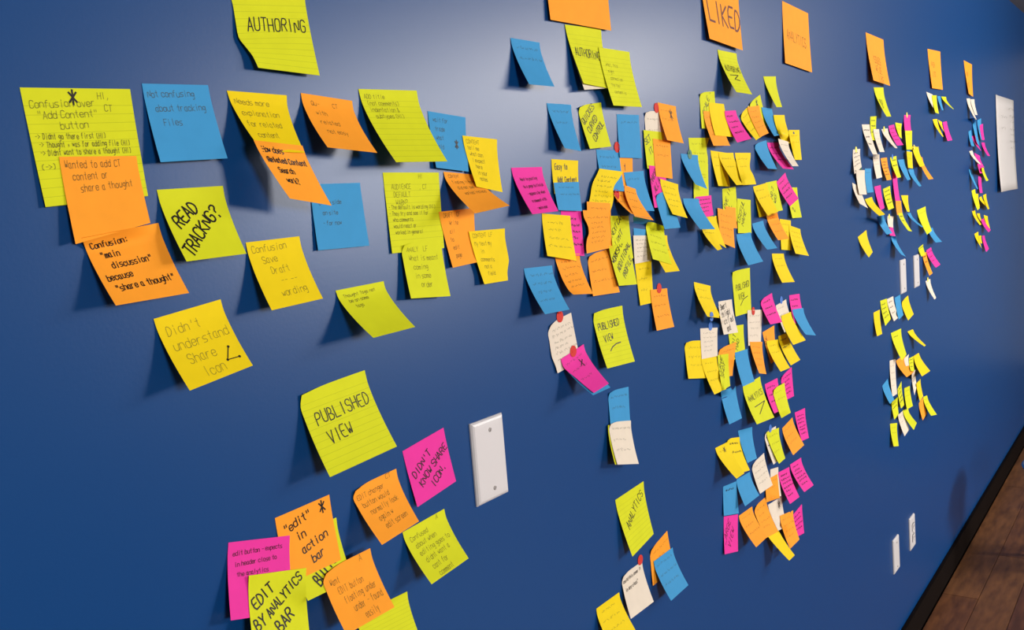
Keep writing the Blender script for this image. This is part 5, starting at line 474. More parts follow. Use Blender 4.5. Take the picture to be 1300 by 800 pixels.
('L','S','K',0,4,7,1.9938,1.0512,'lime note stuck over a white one under a blue dot',[('s', 3)],"-413 25 45 -123 16 11 147 14 -18 413 14 -45 -389 34 -81 -120 24 -110 118 27 -130 366 25 -153 -344 52 -213 -121 52 -230 102 52 -246 325 52 -263 -324 88 -339 -122 88 -350 80 88 -361 282 88 -371 -304 130 -464 -123 130 -469 57 130 -475 238 130 -480 -284 176 -589 -124 176 -589 35 176 -589 194 176 -589 -264 228 -715 -126 228 -709 12 228 -703 150 227 -697"),
('B','S','J',0,4,7,1.8376,1.0919,'blue note above the cream one, right of the golden pair',[],"-393 4 52 -131 4 17 131 4 -17 393 4 -52 -387 12 -66 -139 12 -97 109 12 -128 357 12 -159 -380 32 -183 -146 32 -211 88 32 -238 321 32 -266 -374 59 -301 -154 59 -325 66 59 -349 286 59 -373 -368 90 -419 -162 90 -439 44 90 -460 250 90 -480 -362 125 -536 -170 125 -553 22 125 -570 214 125 -587 -356 162 -654 -178 162 -667 0 162 -681 178 162 -694"),
('G','S','J',0,4,7,1.7679,1.0876,'upper one of two overlapping golden notes in the bottom crowded group',[('S', 2)],"-317 34 44 -91 4 29 138 4 -13 317 27 -45 -344 17 -36 -116 17 -80 113 17 -125 295 36 -156 -361 51 -153 -137 51 -195 87 51 -237 312 51 -278 -379 95 -270 -158 95 -309 62 95 -348 283 95 -387 -397 147 -387 -180 147 -424 37 147 -460 254 147 -497 -414 205 -505 -201 205 -538 12 205 -572 225 205 -606 -432 268 -622 -223 268 -653 -13 268 -684 196 268 -715"),
('G','S','J',0,4,7,1.7105,1.0897,'lower left one of two overlapping golden notes in the bottom crowded group',[('k', 38, 6, 16, 0, 0, 'x'), ('s', 1)],"-318 4 6 -79 4 -6 131 17 -9 319 40 -5 -298 22 -100 -76 22 -110 115 36 -111 329 39 -118 -278 70 -207 -73 70 -215 123 74 -220 327 75 -228 -258 132 -313 -70 132 -320 118 132 -326 307 132 -332 -239 205 -420 -67 205 -424 105 205 -429 277 205 -433 -219 286 -526 -64 286 -529 91 286 -531 246 286 -534 -199 375 -632 -61 375 -633 77 375 -634 215 375 -635"),
('B','S','J',0,4,7,1.7409,0.9966,'blue note directly above the leftmost pink note',[('S', 1)],"-347 4 43 -116 4 15 116 4 -14 347 4 -42 -367 6 -54 -131 6 -89 104 6 -123 339 6 -158 -386 10 -151 -147 10 -192 92 10 -233 331 10 -274 -405 16 -249 -162 16 -295 81 16 -342 324 16 -389 -425 22 -346 -178 22 -399 69 22 -452 316 22 -505 -444 29 -443 -194 29 -502 57 29 -562 308 29 -621 -464 38 -540 -209 38 -606 46 38 -671 300 38 -737"),
('P','S','J',0,4,7,1.7380,0.9289,'pink note with steep letters at the bottom left of the crowded column',[('m2', 8, 44, 16, 26, -56, 'LARGE/ VIEW')],"-363 4 92 -121 4 30 121 4 -31 363 4 -93 -391 6 -33 -151 6 -94 88 6 -155 328 6 -216 -419 12 -158 -182 12 -219 55 12 -279 293 12 -340 -447 20 -283 -212 20 -343 22 20 -403 257 20 -464 -475 29 -408 -243 29 -467 -10 29 -527 222 29 -587 -503 39 -532 -273 39 -592 -43 39 -651 187 39 -711 -531 50 -657 -304 50 -716 -76 50 -775 151 50 -835"),
('B','S','J',0,4,7,1.8132,0.9938,'blue note under the golden pair, slanting right',[],"-372 4 19 -124 4 7 124 4 -6 372 4 -19 -382 13 -72 -131 13 -83 121 13 -93 372 13 -104 -392 37 -163 -137 37 -172 117 37 -181 372 37 -190 -402 69 -254 -144 69 -261 114 69 -269 372 69 -276 -413 106 -346 -151 106 -351 111 106 -356 372 106 -361 -423 147 -437 -158 147 -440 107 147 -444 372 147 -447 -433 192 -528 -165 192 -530 104 192 -531 373 192 -533"),
('W','S','J',0,4,7,1.9954,0.9593,'small cream corner above an orange note, left of the pink pair',[],"-250 4 42 -83 4 14 83 4 -13 249 4 -41 -271 7 -63 -103 7 -93 66 7 -123 235 7 -153 -293 17 -167 -122 17 -200 49 17 -233 221 17 -266 -315 29 -272 -141 29 -307 33 29 -342 207 29 -378 -337 44 -376 -161 44 -414 16 44 -452 192 44 -490 -359 60 -481 -180 60 -521 -1 60 -562 178 60 -603 -381 78 -585 -199 78 -628 -18 78 -672 164 78 -715"),
('O','S','J',0,4,7,1.9716,0.9447,'orange note between two cream notes, bottom crowded group',[('s', 2)],"-371 20 32 -129 22 12 119 22 -9 371 21 -32 -386 21 -49 -153 29 -68 97 30 -94 356 28 -122 -401 25 -131 -179 39 -149 71 42 -177 340 38 -211 -416 29 -212 -206 50 -229 48 54 -261 323 49 -300 -431 35 -293 -238 64 -307 24 67 -344 304 62 -388 -446 41 -375 -242 68 -394 -21 88 -420 273 80 -472 -461 48 -456 -188 50 -503 14 79 -524 278 85 -568"),
('W','S','J',0,4,7,1.8996,1.0076,'cream note right of the slanting blue note, bottom crowded group',[('s', 4)],"-379 34 -39 -127 4 -9 125 4 17 379 4 39 -373 11 -137 -119 11 -121 135 11 -104 390 11 -88 -364 29 -248 -109 29 -237 146 29 -225 400 29 -214 -354 53 -359 -99 53 -353 156 53 -347 411 53 -341 -344 80 -470 -89 80 -469 166 80 -468 421 80 -468 -335 111 -581 -79 111 -585 176 111 -590 431 111 -594 -325 145 -691 -69 145 -701 186 145 -711 442 145 -721"),
('G','S','J',0,4,7,1.9409,0.8479,'golden note pointing to the lower right, lowest of the crowded column',[('s', 1)],"-477 4 130 -159 4 44 159 4 -43 477 4 -129 -395 25 -36 -110 25 -108 176 25 -180 461 25 -252 -313 83 -201 -60 83 -259 193 83 -317 445 83 -375 -231 158 -367 -11 158 -410 210 158 -454 430 158 -498 -149 246 -532 39 246 -562 227 246 -591 414 246 -621 -66 343 -698 89 343 -713 243 343 -728 398 343 -743 16 450 -864 138 450 -865 260 450 -865 383 450 -866"),
('W','S','J',0,4,7,1.9907,0.8831,'cream note with a star mark among orange notes',[('k', 50, 12, 20, 0, 0, '*')],"-455 4 37 -151 4 12 152 4 -12 456 4 -37 -435 12 -69 -151 12 -94 133 12 -118 417 12 -143 -416 33 -175 -151 33 -200 114 33 -225 379 33 -249 -396 61 -281 -151 61 -306 95 61 -331 340 61 -355 -376 94 -387 -150 94 -412 76 94 -437 302 94 -461 -356 130 -493 -150 130 -518 57 130 -543 263 130 -568 -337 170 -598 -150 170 -623 38 170 -649 225 170 -674"),
('O','S','J',0,4,7,1.8977,0.9076,'orange note overlapping the star marked cream note',[('s', 4)],"-346 34 -20 -116 4 -1 119 4 10 345 9 19 -356 16 -112 -118 16 -114 121 16 -115 257 57 -79 -355 49 -225 -116 49 -232 123 49 -240 362 49 -248 -354 91 -337 -114 91 -351 125 91 -365 364 91 -379 -352 140 -449 -113 140 -470 126 140 -490 366 140 -511 -351 195 -561 -111 195 -588 128 195 -615 368 195 -642 -349 255 -673 -110 255 -707 130 255 -740 370 255 -774"),
('O','S','J',0,4,7,1.8157,0.9135,'leftmost orange note of the bottom crowded group',[('s', 3)],"-377 4 14 -126 4 5 125 4 -4 376 4 -14 -372 20 -96 -127 20 -103 118 20 -111 363 20 -119 -366 64 -206 -127 64 -212 112 64 -217 350 64 -223 -361 121 -316 -128 121 -320 105 121 -324 338 121 -328 -355 187 -426 -128 187 -428 98 187 -430 325 187 -432 -350 262 -536 -129 262 -537 91 262 -537 312 262 -537 -344 342 -646 -130 342 -645 85 342 -643 299 342 -642"),
('P','S','J',0,4,7,2.1298,0.8148,'pink note behind an orange note, lower right of the crowded column',[('S', 4)],"-376 4 -41 -126 4 -14 125 4 13 376 4 40 -349 6 -136 -109 6 -118 132 6 -101 372 6 -84 -322 10 -231 -92 10 -223 138 10 -215 368 10 -208 -295 16 -325 -75 16 -327 145 16 -329 364 16 -332 -267 22 -420 -58 22 -432 151 22 -444 361 22 -455 -240 29 -515 -41 29 -537 158 29 -558 357 29 -579 -213 38 -610 -24 38 -641 164 38 -672 353 37 -703"),
('O','S','J',0,4,7,2.0493,0.8342,'orange note in front of a pink note, lower right of the crowded column',[('s', 4)],"-555 85 116 -268 88 69 256 4 -66 556 4 -117 -629 122 16 -343 121 -27 228 14 -178 515 14 -220 -727 186 -73 -460 187 -106 200 41 -290 474 41 -324 -536 148 -277 -264 143 -308 173 77 -402 433 77 -428 -348 118 -482 -102 118 -498 145 118 -515 391 118 -531 -349 165 -611 -116 165 -619 117 165 -627 350 165 -635 -701 345 -595 -130 215 -740 89 215 -739 309 215 -738"),
('P','S','J',0,4,7,2.0540,0.9392,'left one of two pink notes hanging side by side',[('S', 6)],"-383 15 40 -109 4 7 137 4 -17 383 4 -41 -383 25 -82 -117 16 -112 124 16 -133 365 16 -155 -362 49 -211 -126 49 -230 110 49 -250 347 49 -269 -366 92 -332 -135 92 -349 97 92 -366 328 92 -383 -370 143 -453 -143 143 -468 83 143 -482 310 143 -496 -374 199 -574 -152 199 -586 70 199 -598 292 199 -610 -378 260 -695 -161 260 -705 56 260 -714 273 260 -724"),
('P','S','J',0,4,7,2.1378,0.9374,'right one of two pink notes hanging side by side',[('S', 6)],"-394 4 19 -131 4 7 132 4 -6 394 4 -18 -392 19 -91 -134 19 -103 124 19 -114 381 19 -126 -389 59 -200 -137 59 -212 116 59 -223 368 59 -235 -387 111 -310 -139 111 -321 108 111 -332 355 111 -343 -384 172 -419 -142 172 -430 100 172 -441 342 172 -451 -382 241 -529 -145 241 -539 92 241 -549 330 241 -560 -379 315 -638 -147 315 -648 85 315 -658 317 315 -668"),
('O','H','H',0,3,5,2.9997,2.0468,'big orange header note third from the right, curling off the wall',[('t', 44, 70, 22, 30, 3, 'ISSUES/  WE DE/    LIKE')],"-999 4 9 0 4 0 999 4 -9 -991 22 -349 -3 22 -362 985 22 -374 -984 62 -708 -7 62 -723 970 62 -739 -976 113 -1066 -11 113 -1085 955 113 -1104 -969 172 -1424 -14 172 -1446 940 172 -1469"),
('O','H','H',0,3,5,3.8312,2.0806,'big orange header note second from the right',[('t', 40, 50, 20, 36, 3, 'WISH/ LIST')],"-1105 4 -50 0 4 0 1106 4 50 -1044 12 -408 18 12 -364 1080 12 -320 -983 30 -765 36 30 -728 1054 30 -690 -921 53 -1123 53 53 -1091 1028 53 -1060 -860 80 -1480 71 80 -1455 1001 80 -1430"),
('O','H','H',0,3,5,4.5080,2.0901,'big orange header note farthest right, seen very obliquely',[('t', 40, 50, 20, 50, 3, 'ASK/ US')],"-949 4 16 0 4 0 950 4 -16 -844 14 -336 -6 14 -358 832 14 -380 -738 37 -688 -13 37 -717 713 37 -745 -633 66 -1040 -19 66 -1075 594 66 -1110 -527 100 -1392 -26 100 -1434 476 100 -1475"),
('L','L','D',0,3,5,3.0224,1.8932,'lime note hanging alone under the third header from the right',[('t', 18, 44, 14, 16, 3, 'BEST/ OF')],"-575 4 -35 0 4 0 574 4 34 -488 32 -260 14 32 -232 516 32 -204 -401 95 -486 28 95 -464 458 95 -441 -315 175 -711 42 175 -695 399 175 -679 -228 268 -937 56 268 -927 341 268 -917"),
('L','S','D',0,3,5,2.9536,1.8018,'lime note behind two white ones at the top of the distant cluster',[('S', 3)],"-356 4 -18 0 4 0 356 4 19 -446 16 -200 -113 16 -185 219 16 -170 -536 44 -382 -227 44 -371 82 44 -359 -627 79 -564 -341 79 -556 -54 79 -549 -717 120 -746 -454 120 -742 -191 120 -738"),
('W','S','D',0,3,5,2.8640,1.7749,'long white note at the upper left of the distant cluster',[('S', 3)],"-422 4 -12 0 4 0 422 4 12 -376 29 -237 6 29 -228 261 62 -226 -330 85 -462 11 85 -456 188 128 -457 -284 155 -687 16 155 -683 317 155 -680 -238 238 -912 22 238 -911 281 238 -910"),
('W','S','D',0,3,5,2.9666,1.7631,'white note in the middle of three white ones atop the distant cluster',[('s', 3)],"-447 61 -15 -114 61 -7 446 4 14 -512 99 -195 -185 97 -188 436 20 -167 -530 145 -371 -32 95 -358 425 56 -347 -167 102 -534 124 102 -531 414 102 -528 -147 155 -711 129 155 -709 404 155 -708"),
('W','S','D',0,3,5,3.0773,1.7673,'white note curling behind the topmost wide pink note',[],"-383 4 -21 0 4 0 382 4 22 -315 39 -177 9 39 -160 333 39 -143 -247 117 -332 18 117 -321 283 117 -309 -179 215 -487 27 215 -481 234 215 -475 -112 330 -643 36 330 -641 184 330 -640"),
('L','S','D',0,3,5,3.2571,1.7905,'small lime note right of the pink one, top of the distant cluster',[('s', 2)],"-442 4 7 0 4 0 443 4 -6 -438 16 -115 -68 16 -126 303 16 -136 -434 44 -237 -136 44 -252 162 44 -267 -430 79 -359 -205 79 -378 21 79 -397 -427 120 -481 -273 120 -504 -119 120 -527"),
('P','S','D',0,3,5,3.1615,1.7808,'pink note between white and lime notes, top of the distant cluster',[('S', 4)],"-352 4 -35 0 4 0 352 4 35 -349 30 -198 18 30 -168 385 30 -137 -347 87 -362 35 87 -336 417 87 -310 -344 160 -525 53 160 -504 450 160 -482 -341 245 -688 71 245 -672 483 245 -655"),
('B','S','D',0,3,5,3.3468,1.7221,'blue sliver crossing behind a lime note in the distant cluster',[],"-224 4 -29 0 4 0 224 4 29 -199 17 -112 11 17 -86 221 17 -61 -174 45 -194 23 45 -173 219 45 -151 -149 81 -277 34 81 -259 217 81 -242 -124 122 -359 45 122 -346 215 122 -332"),
('G','S','D',0,3,5,3.3467,1.6956,'golden note under the lime note at the distant cluster right',[('s', 2)],"-359 104 12 -42 120 -1 358 118 -12 -359 109 -127 -94 134 -143 387 110 -153 -316 108 -266 45 108 -280 406 108 -294 -304 114 -406 43 114 -421 390 114 -436 -293 122 -545 41 122 -562 375 122 -578"),
('P','S','D',0,3,5,3.3824,1.8216,'pink note topped by a thin dot, right of the distant cluster top',[('s', 2)],"-447 4 -16 0 4 0 447 4 17 -564 16 -161 -118 16 -146 327 16 -131 -681 44 -306 -236 44 -293 208 44 -280 -798 79 -451 -355 79 -439 88 79 -428 -915 120 -595 -473 120 -586 -31 120 -576"),
('L','S','D',0,3,5,3.3391,1.7657,'lime note below the pink dotted note in the distant cluster',[('s', 1)],"-499 125 -11 0 125 0 498 125 12 -487 127 -169 -16 127 -159 454 127 -150 -475 132 -326 -32 132 -319 411 132 -312 -464 138 -484 -48 138 -479 367 138 -474 -452 145 -641 -64 145 -639 323 145 -636"),
('O','S','D',0,3,5,3.5501,1.6822,'orange note curling far out at the right of the distant cluster',[('s', 1)],"-358 4 56 0 4 0 359 4 -55 -377 42 -175 -12 42 -215 352 42 -255 -395 127 -406 -25 127 -430 344 127 -455 -413 235 -637 -38 235 -645 337 235 -654 -432 360 -867 -51 360 -861 330 360 -854"),
('G','S','D',0,3,5,3.4511,1.7143,'golden note above the orange curl at the right of the distant cluster',[],"-788 146 -15 317 4 11 789 4 15 -128 27 -177 317 27 -167 762 27 -158 -101 78 -360 317 78 -345 736 78 -331 -75 142 -543 317 142 -523 709 142 -503 -48 218 -726 317 218 -701 683 218 -676"),
('W','S','D',0,3,5,2.7600,1.7007,'white note with dark lines at the left edge of the distant cluster',[('S', 4)],"-359 4 -14 0 4 0 360 4 14 -447 16 -190 -85 16 -155 277 16 -120 -534 44 -365 -170 44 -310 195 44 -255 -621 79 -541 -254 79 -465 112 79 -389 -708 120 -717 -339 120 -620 30 120 -523"),
('W','S','D',0,3,5,2.7464,1.5973,'cream note jutting down at the left edge of the distant cluster',[],"-427 4 78 0 4 0 427 4 -79 -452 27 -74 -28 27 -154 395 27 -235 -476 78 -226 -56 78 -308 364 78 -390 -501 142 -378 -85 142 -462 332 142 -546 -526 218 -530 -113 218 -616 300 218 -701"),
('W','S','D',0,3,5,2.7679,1.6397,'wide cream note left of a blue one in the distant cluster',[],"-693 141 1 -124 105 -2 692 4 -1 -491 84 -171 181 16 -175 613 16 -182 -299 44 -346 118 44 -355 534 44 -363 -347 79 -523 54 79 -534 455 79 -544 -395 120 -700 -9 120 -713 376 120 -725"),
('B','S','D',0,3,5,2.8713,1.6439,'blue note beside the wide cream note in the distant cluster',[('s', 1)],"-346 7 3 5 4 0 346 4 -3 -412 18 -178 -63 16 -180 278 16 -183 -473 44 -360 -132 44 -361 209 44 -362 -542 79 -541 -200 79 -541 141 79 -541 -610 120 -722 -269 120 -721 73 120 -720"),
('W','S','D',0,3,5,2.8912,1.6842,'cream note left of the lettered orange one in the distant cluster',[('s', 2)],"-465 226 -3 -322 285 -9 466 177 4 354 16 -166 720 16 -161 1086 16 -155 328 44 -354 679 44 -344 1029 44 -334 303 79 -541 638 79 -527 972 79 -513 278 120 -729 597 120 -710 916 120 -692"),
('O','S','D',0,3,5,3.0556,1.6756,'orange note with dark marks in the centre of the distant cluster',[('S', 5)],"-379 4 -13 0 4 0 380 4 12 -352 19 -188 5 19 -177 362 19 -167 -325 52 -364 9 52 -354 344 52 -345 -299 94 -539 14 94 -531 326 94 -523 -272 142 -714 18 142 -708 308 142 -701"),
('P','S','D',0,3,5,3.1862,1.6266,'long pink note hanging below a lime one in the distant cluster',[('s', 1)],"-296 4 68 0 4 0 297 4 -68 -353 17 -181 -55 17 -236 244 17 -290 -411 46 -431 -110 46 -471 191 46 -511 -468 82 -681 -165 82 -707 139 82 -733 -525 125 -931 -220 125 -942 86 125 -954"),
('L','S','D',0,3,5,3.1732,1.6793,'lime note under a blue dot in the distant cluster',[('S', 2)],"-406 4 -25 0 4 0 406 4 26 -359 20 -194 10 20 -173 379 20 -152 -312 56 -363 20 56 -346 352 56 -329 -265 102 -532 30 102 -519 325 102 -507 -218 155 -701 40 155 -693 298 155 -684"),
('B','S','D',0,3,5,3.2809,1.6702,'blue note right of the blue-dotted lime note',[],"-482 4 -13 0 4 0 481 4 12 -412 26 -188 4 26 -176 420 26 -165 -342 77 -363 8 77 -352 359 77 -342 -273 141 -538 12 141 -528 298 141 -519 -203 215 -713 17 215 -704 237 215 -696"),
('B','S','D',0,3,5,3.4085,1.6359,'blue note below the golden one at the distant cluster right',[],"-399 4 4 0 4 0 398 4 -4 -345 35 -152 -2 35 -153 342 35 -154 -292 105 -308 -4 105 -305 285 105 -303 -238 193 -464 -5 193 -458 228 193 -452 -185 295 -620 -7 295 -611 171 295 -601"),
('P','S','D',0,3,5,2.9702,1.5895,'pink note left of the lettered lime one in the distant cluster',[('s', 2)],"-365 4 -15 0 4 0 364 4 16 -324 17 -200 8 17 -182 340 17 -164 -283 45 -385 16 45 -364 316 45 -344 -242 81 -570 25 81 -547 291 81 -523 -201 122 -755 33 122 -729 267 122 -703"),
('L','S','D',0,3,5,3.0767,1.5819,'lime note with dark strokes between two pink ones, distant cluster',[('S', 4)],"-438 4 -39 0 4 0 438 4 39 -410 16 -210 5 16 -175 420 16 -141 -383 44 -381 9 44 -350 401 44 -320 -355 79 -552 14 79 -525 383 79 -499 -327 120 -722 19 120 -700 364 120 -678"),
('G','S','D',0,3,5,2.8644,1.5555,'golden note curving right above a blue one, lower left of the distant cluster',[],"-388 4 -21 0 4 0 388 4 22 -304 42 -166 44 42 -141 392 42 -116 -220 127 -311 88 127 -282 397 127 -254 -136 235 -456 133 235 -424 401 235 -392 -52 360 -601 177 360 -565 405 360 -529"),
('P','S','D',0,3,5,3.1140,1.4599,'pink note behind the blue one at the distant cluster foot',[],"-290 4 56 0 4 0 289 4 -55 -371 16 -35 -68 16 -86 235 16 -137 -452 44 -126 -136 44 -172 180 44 -218 -533 79 -217 -204 79 -259 125 79 -300 -613 120 -309 -272 120 -345 70 120 -381"),
('W','S','D',0,3,5,3.1178,1.4879,'small cream note topped by a yellow dot, distant cluster foot',[],"-392 4 33 0 4 0 392 4 -33 -495 16 -51 -129 16 -84 237 16 -116 -599 44 -135 -259 44 -167 82 44 -198 -703 79 -219 -388 79 -250 -74 79 -281 -807 120 -303 -518 120 -333 -229 120 -363"),
('B','S','D',0,3,5,2.8884,1.4992,'blue note under the golden curve, distant cluster foot',[],"101 134 -20 -724 451 26 -102 393 21 621 32 -183 225 235 -149 1201 85 -169 643 94 -329 1018 94 -326 1392 94 -323 666 173 -474 1019 173 -471 1373 173 -469 688 265 -619 1021 265 -617 1354 265 -615"),
('B','S','D',0,3,5,3.1102,1.4228,'lowest blue note of the distant upper cluster, long and slanting',[],"-14 4 4 146 38 -9 13 143 -5 -27 37 -145 273 37 -177 574 37 -209 -40 111 -295 261 111 -337 562 111 -380 -54 204 -444 248 204 -498 550 204 -551 -67 312 -593 236 312 -658 539 312 -723"),
('G','S','D',0,3,5,3.3080,1.5491,'golden note right of the long pink and orange chain, distant cluster',[],"-488 4 16 0 4 0 489 4 -17 -416 16 -128 -9 16 -142 399 16 -157 -344 44 -272 -18 44 -284 309 44 -297 -272 79 -417 -26 79 -427 219 79 -436 -200 120 -561 -35 120 -569 129 120 -576"),
('O','S','D',0,3,5,3.1682,1.5348,'orange note continuing the long pink one in the distant cluster',[('s', 1)],"-357 129 13 0 129 0 357 129 -14 -363 133 -102 -5 133 -117 353 133 -132 -368 142 -217 -9 142 -233 349 142 -249 -373 154 -333 -14 154 -350 344 154 -367 -378 168 -448 -19 168 -466 340 168 -484"),
('L','S','D',0,3,5,3.1696,1.4945,'lime note with dark strokes at the end of the pink and orange chain',[('S', 2)],"-285 168 1 0 168 0 284 168 -1 -172 188 -150 108 188 -158 388 188 -166 -59 234 -301 217 234 -316 492 234 -332 54 292 -452 325 292 -475 596 292 -498 167 360 -603 434 360 -633 700 360 -663"),
('B','S','D',0,3,5,3.3602,1.4863,'thin blue note seen nearly edge-on, left of a lime one',[],"-226 4 -3 0 4 0 225 4 2 -128 42 -132 71 42 -130 269 42 -129 -30 127 -262 142 127 -261 314 127 -260 68 235 -391 214 235 -391 359 235 -391 167 360 -521 285 360 -521 403 360 -522"),
('B','S','D',0,3,5,3.6800,1.4147,'blue note behind the broad lime note, distant cluster right',[],"-395 4 10 0 4 0 395 4 -10 -434 35 -122 -3 35 -136 429 35 -150 -473 104 -255 -5 104 -272 463 104 -290 -512 191 -387 -8 191 -409 497 191 -430 -552 292 -519 -10 292 -545 531 292 -570"),
('L','L','D',0,3,5,3.5446,1.4945,'broad lime note standing apart right of the distant cluster foot',[('s', 1)],"-683 4 -41 0 4 0 683 4 40 -599 30 -267 10 30 -225 619 30 -183 -515 88 -494 20 88 -450 555 88 -407 -431 162 -720 31 162 -675 492 162 -631 -347 248 -946 41 248 -901 428 248 -855"),
('G','S','D',0,3,5,2.7840,1.4540,'golden note hanging alone at lower left of the distant cluster',[],"-463 4 -74 0 4 0 462 4 74 -377 25 -233 25 25 -162 427 25 -91 -291 72 -393 50 72 -324 392 72 -256 -205 131 -552 76 131 -486 356 131 -420 -119 200 -711 101 200 -648 321 200 -585"),
('O','S','D',0,3,5,3.5720,1.3305,'orange note right of the two white wall plates',[('S', 2)],"-315 4 -2 0 4 0 316 4 2 -299 26 -207 3 26 -201 305 26 -195 -283 74 -412 6 74 -402 294 74 -393 -266 136 -616 8 136 -603 283 136 -590 -250 208 -821 11 208 -804 272 208 -788"),
('L','S','D',0,3,5,3.5199,1.3592,'lime note on top of the orange one right of the wall plates',[('S', 1)],"-374 4 -42 0 4 0 374 4 42 -396 16 -119 -38 16 -84 320 16 -48 -419 44 -196 -76 44 -167 266 44 -138 -441 79 -273 -115 79 -251 212 79 -228 -464 120 -350 -153 120 -334 158 120 -319"),
('P','S','D',0,3,5,3.6438,1.3392,'pink note right of the lime and orange pair near the wall plates',[('S', 3)],"-394 4 -27 0 4 0 395 4 27 -386 36 -191 13 36 -165 411 36 -140 -377 107 -354 25 107 -331 426 107 -308 -368 198 -518 37 198 -497 442 198 -475 -359 302 -682 49 302 -662 457 302 -642"),
('W','S','D',0,3,5,3.6159,1.2256,'white note topped by a yellow dot, below the orange note near the plates',[],"-389 4 -2 0 4 0 389 4 2 -326 29 -183 0 29 -176 326 29 -170 -263 86 -363 -1 86 -352 262 86 -341 -201 159 -543 -1 159 -528 198 159 -512 -138 242 -723 -2 242 -704 134 242 -684"),
('W','S','D',0,3,5,3.7327,1.9148,'white note behind a lime one, top of the small group under the second header',[],"-521 4 22 0 4 0 522 4 -22 -432 23 -141 -8 23 -163 416 23 -186 -342 66 -304 -16 66 -327 310 66 -350 -252 120 -467 -24 120 -491 204 120 -514 -163 182 -631 -32 182 -654 99 182 -678"),
('L','S','D',0,3,5,3.8088,1.9109,'lime note in front of a white one under the second header from the right',[],"-443 17 -25 9 9 1 444 4 25 -537 46 -196 -32 22 -173 380 16 -157 -665 97 -369 -146 65 -351 316 44 -338 -1011 200 -556 -396 142 -538 252 79 -519 -778 191 -702 -317 159 -703 188 120 -700"),
('B','S','D',0,3,5,3.8952,1.9126,'thin blue note under the second header from the right',[],"-284 4 -15 0 4 0 285 4 15 -239 17 -152 10 17 -139 260 17 -126 -194 45 -288 20 45 -278 235 45 -267 -150 81 -425 30 81 -417 209 81 -408 -105 122 -561 40 122 -555 184 122 -550"),
('L','S','D',0,3,5,3.9822,1.9149,'lime note sticking straight out under the second header from the right',[],"-442 4 -16 0 4 0 443 4 15 -345 40 -144 6 40 -132 357 40 -119 -248 121 -273 12 121 -263 271 121 -254 -151 224 -401 17 224 -395 185 224 -389 -54 342 -530 23 342 -527 100 342 -524"),
('G','S','D',0,3,5,3.8140,1.8218,'golden note at the left of the lower trio under the second header',[],"-413 4 -21 0 4 0 414 4 21 -331 32 -188 6 32 -172 343 32 -156 -248 94 -356 12 94 -345 272 94 -333 -165 173 -524 18 173 -518 201 173 -511 -83 265 -692 23 265 -690 130 265 -688"),
('G','S','D',0,3,5,3.9043,1.8180,'golden note in the middle of the lower trio under the second header',[],"-352 4 34 0 4 0 352 4 -35 -308 17 -66 -10 17 -103 289 17 -139 -264 47 -167 -19 47 -205 227 47 -243 -220 84 -267 -28 84 -307 164 84 -348 -176 128 -367 -37 128 -410 102 128 -452"),
('P','S','D',0,3,5,3.9915,1.8177,'pink note of the lower trio under the second header from the right',[('s', 3)],"-374 4 -27 0 4 0 375 4 27 -379 21 -216 16 21 -190 412 21 -164 -384 58 -404 32 58 -380 449 58 -355 -389 105 -593 48 105 -570 486 105 -546 -394 160 -782 65 160 -759 523 160 -737"),
('G','S','Q',0,3,5,2.9100,1.2048,'golden note at the left end of the distant row below the wall plates',[],"-361 4 0 0 4 0 361 4 0 -396 16 -178 -52 16 -180 292 16 -182 -431 44 -355 -103 44 -360 224 44 -365 -465 79 -533 -155 79 -540 155 79 -547 -500 120 -711 -207 120 -720 87 120 -730"),
('L','S','Q',0,3,5,2.9942,1.2300,'lime note with dark strokes, second in the distant row below the plates',[('S', 4)],"-400 4 12 0 4 0 400 4 -13 -392 17 -189 -6 17 -182 380 17 -176 -384 45 -390 -12 45 -364 360 45 -339 -376 81 -591 -18 81 -546 340 81 -502 -368 122 -792 -24 122 -728 320 122 -665"),
('W','S','Q',0,3,5,3.0718,1.2266,'white note with dark marks, third in the distant row below the plates',[('S', 3)],"-411 12 0 15 4 -1 410 4 1 -355 22 -186 17 22 -179 390 22 -172 -330 62 -368 20 62 -357 370 62 -345 -306 113 -550 22 113 -534 349 113 -518 -281 172 -733 24 172 -712 329 172 -691"),
('B','S','Q',0,3,5,3.1685,1.2199,'blue note, fourth in the distant row below the plates',[],"-364 4 -8 0 4 0 364 4 8 -381 16 -189 -28 16 -174 325 16 -160 -487 66 -358 -56 44 -349 285 44 -328 -791 171 -499 -145 94 -515 246 79 -496 -668 177 -698 -151 129 -693 206 120 -664"),
('G','S','Q',0,3,5,3.2616,1.1996,'golden note at the right end of the distant row below the plates',[],"-501 34 -55 9 4 4 501 4 55 -454 22 -204 18 22 -157 491 22 -109 -415 62 -371 33 62 -321 481 62 -272 -375 113 -537 48 113 -486 470 113 -436 -336 172 -703 62 172 -651 460 172 -599"),
('O','S','Q',0,3,5,3.1807,1.0103,'orange note below the isolated lime one in the lowest distant cluster',[('s', 1)],"-609 4 1 0 4 0 610 4 -1 -581 35 -141 -1 35 -145 578 35 -149 -553 104 -282 -3 104 -290 547 104 -298 -525 191 -424 -5 191 -435 515 191 -446 -497 292 -566 -7 292 -580 483 292 -595"),
('W','S','Q',0,3,5,3.2566,1.0015,'cream scrap above the orange note in the lowest distant cluster',[],"-395 33 -5 -27 25 5 395 4 6 -462 43 -59 -153 42 -54 256 17 -68 -533 69 -113 -279 74 -114 82 53 -135 -587 98 -170 -371 105 -180 -106 100 -200 -632 131 -229 -460 142 -247 -274 148 -268"),
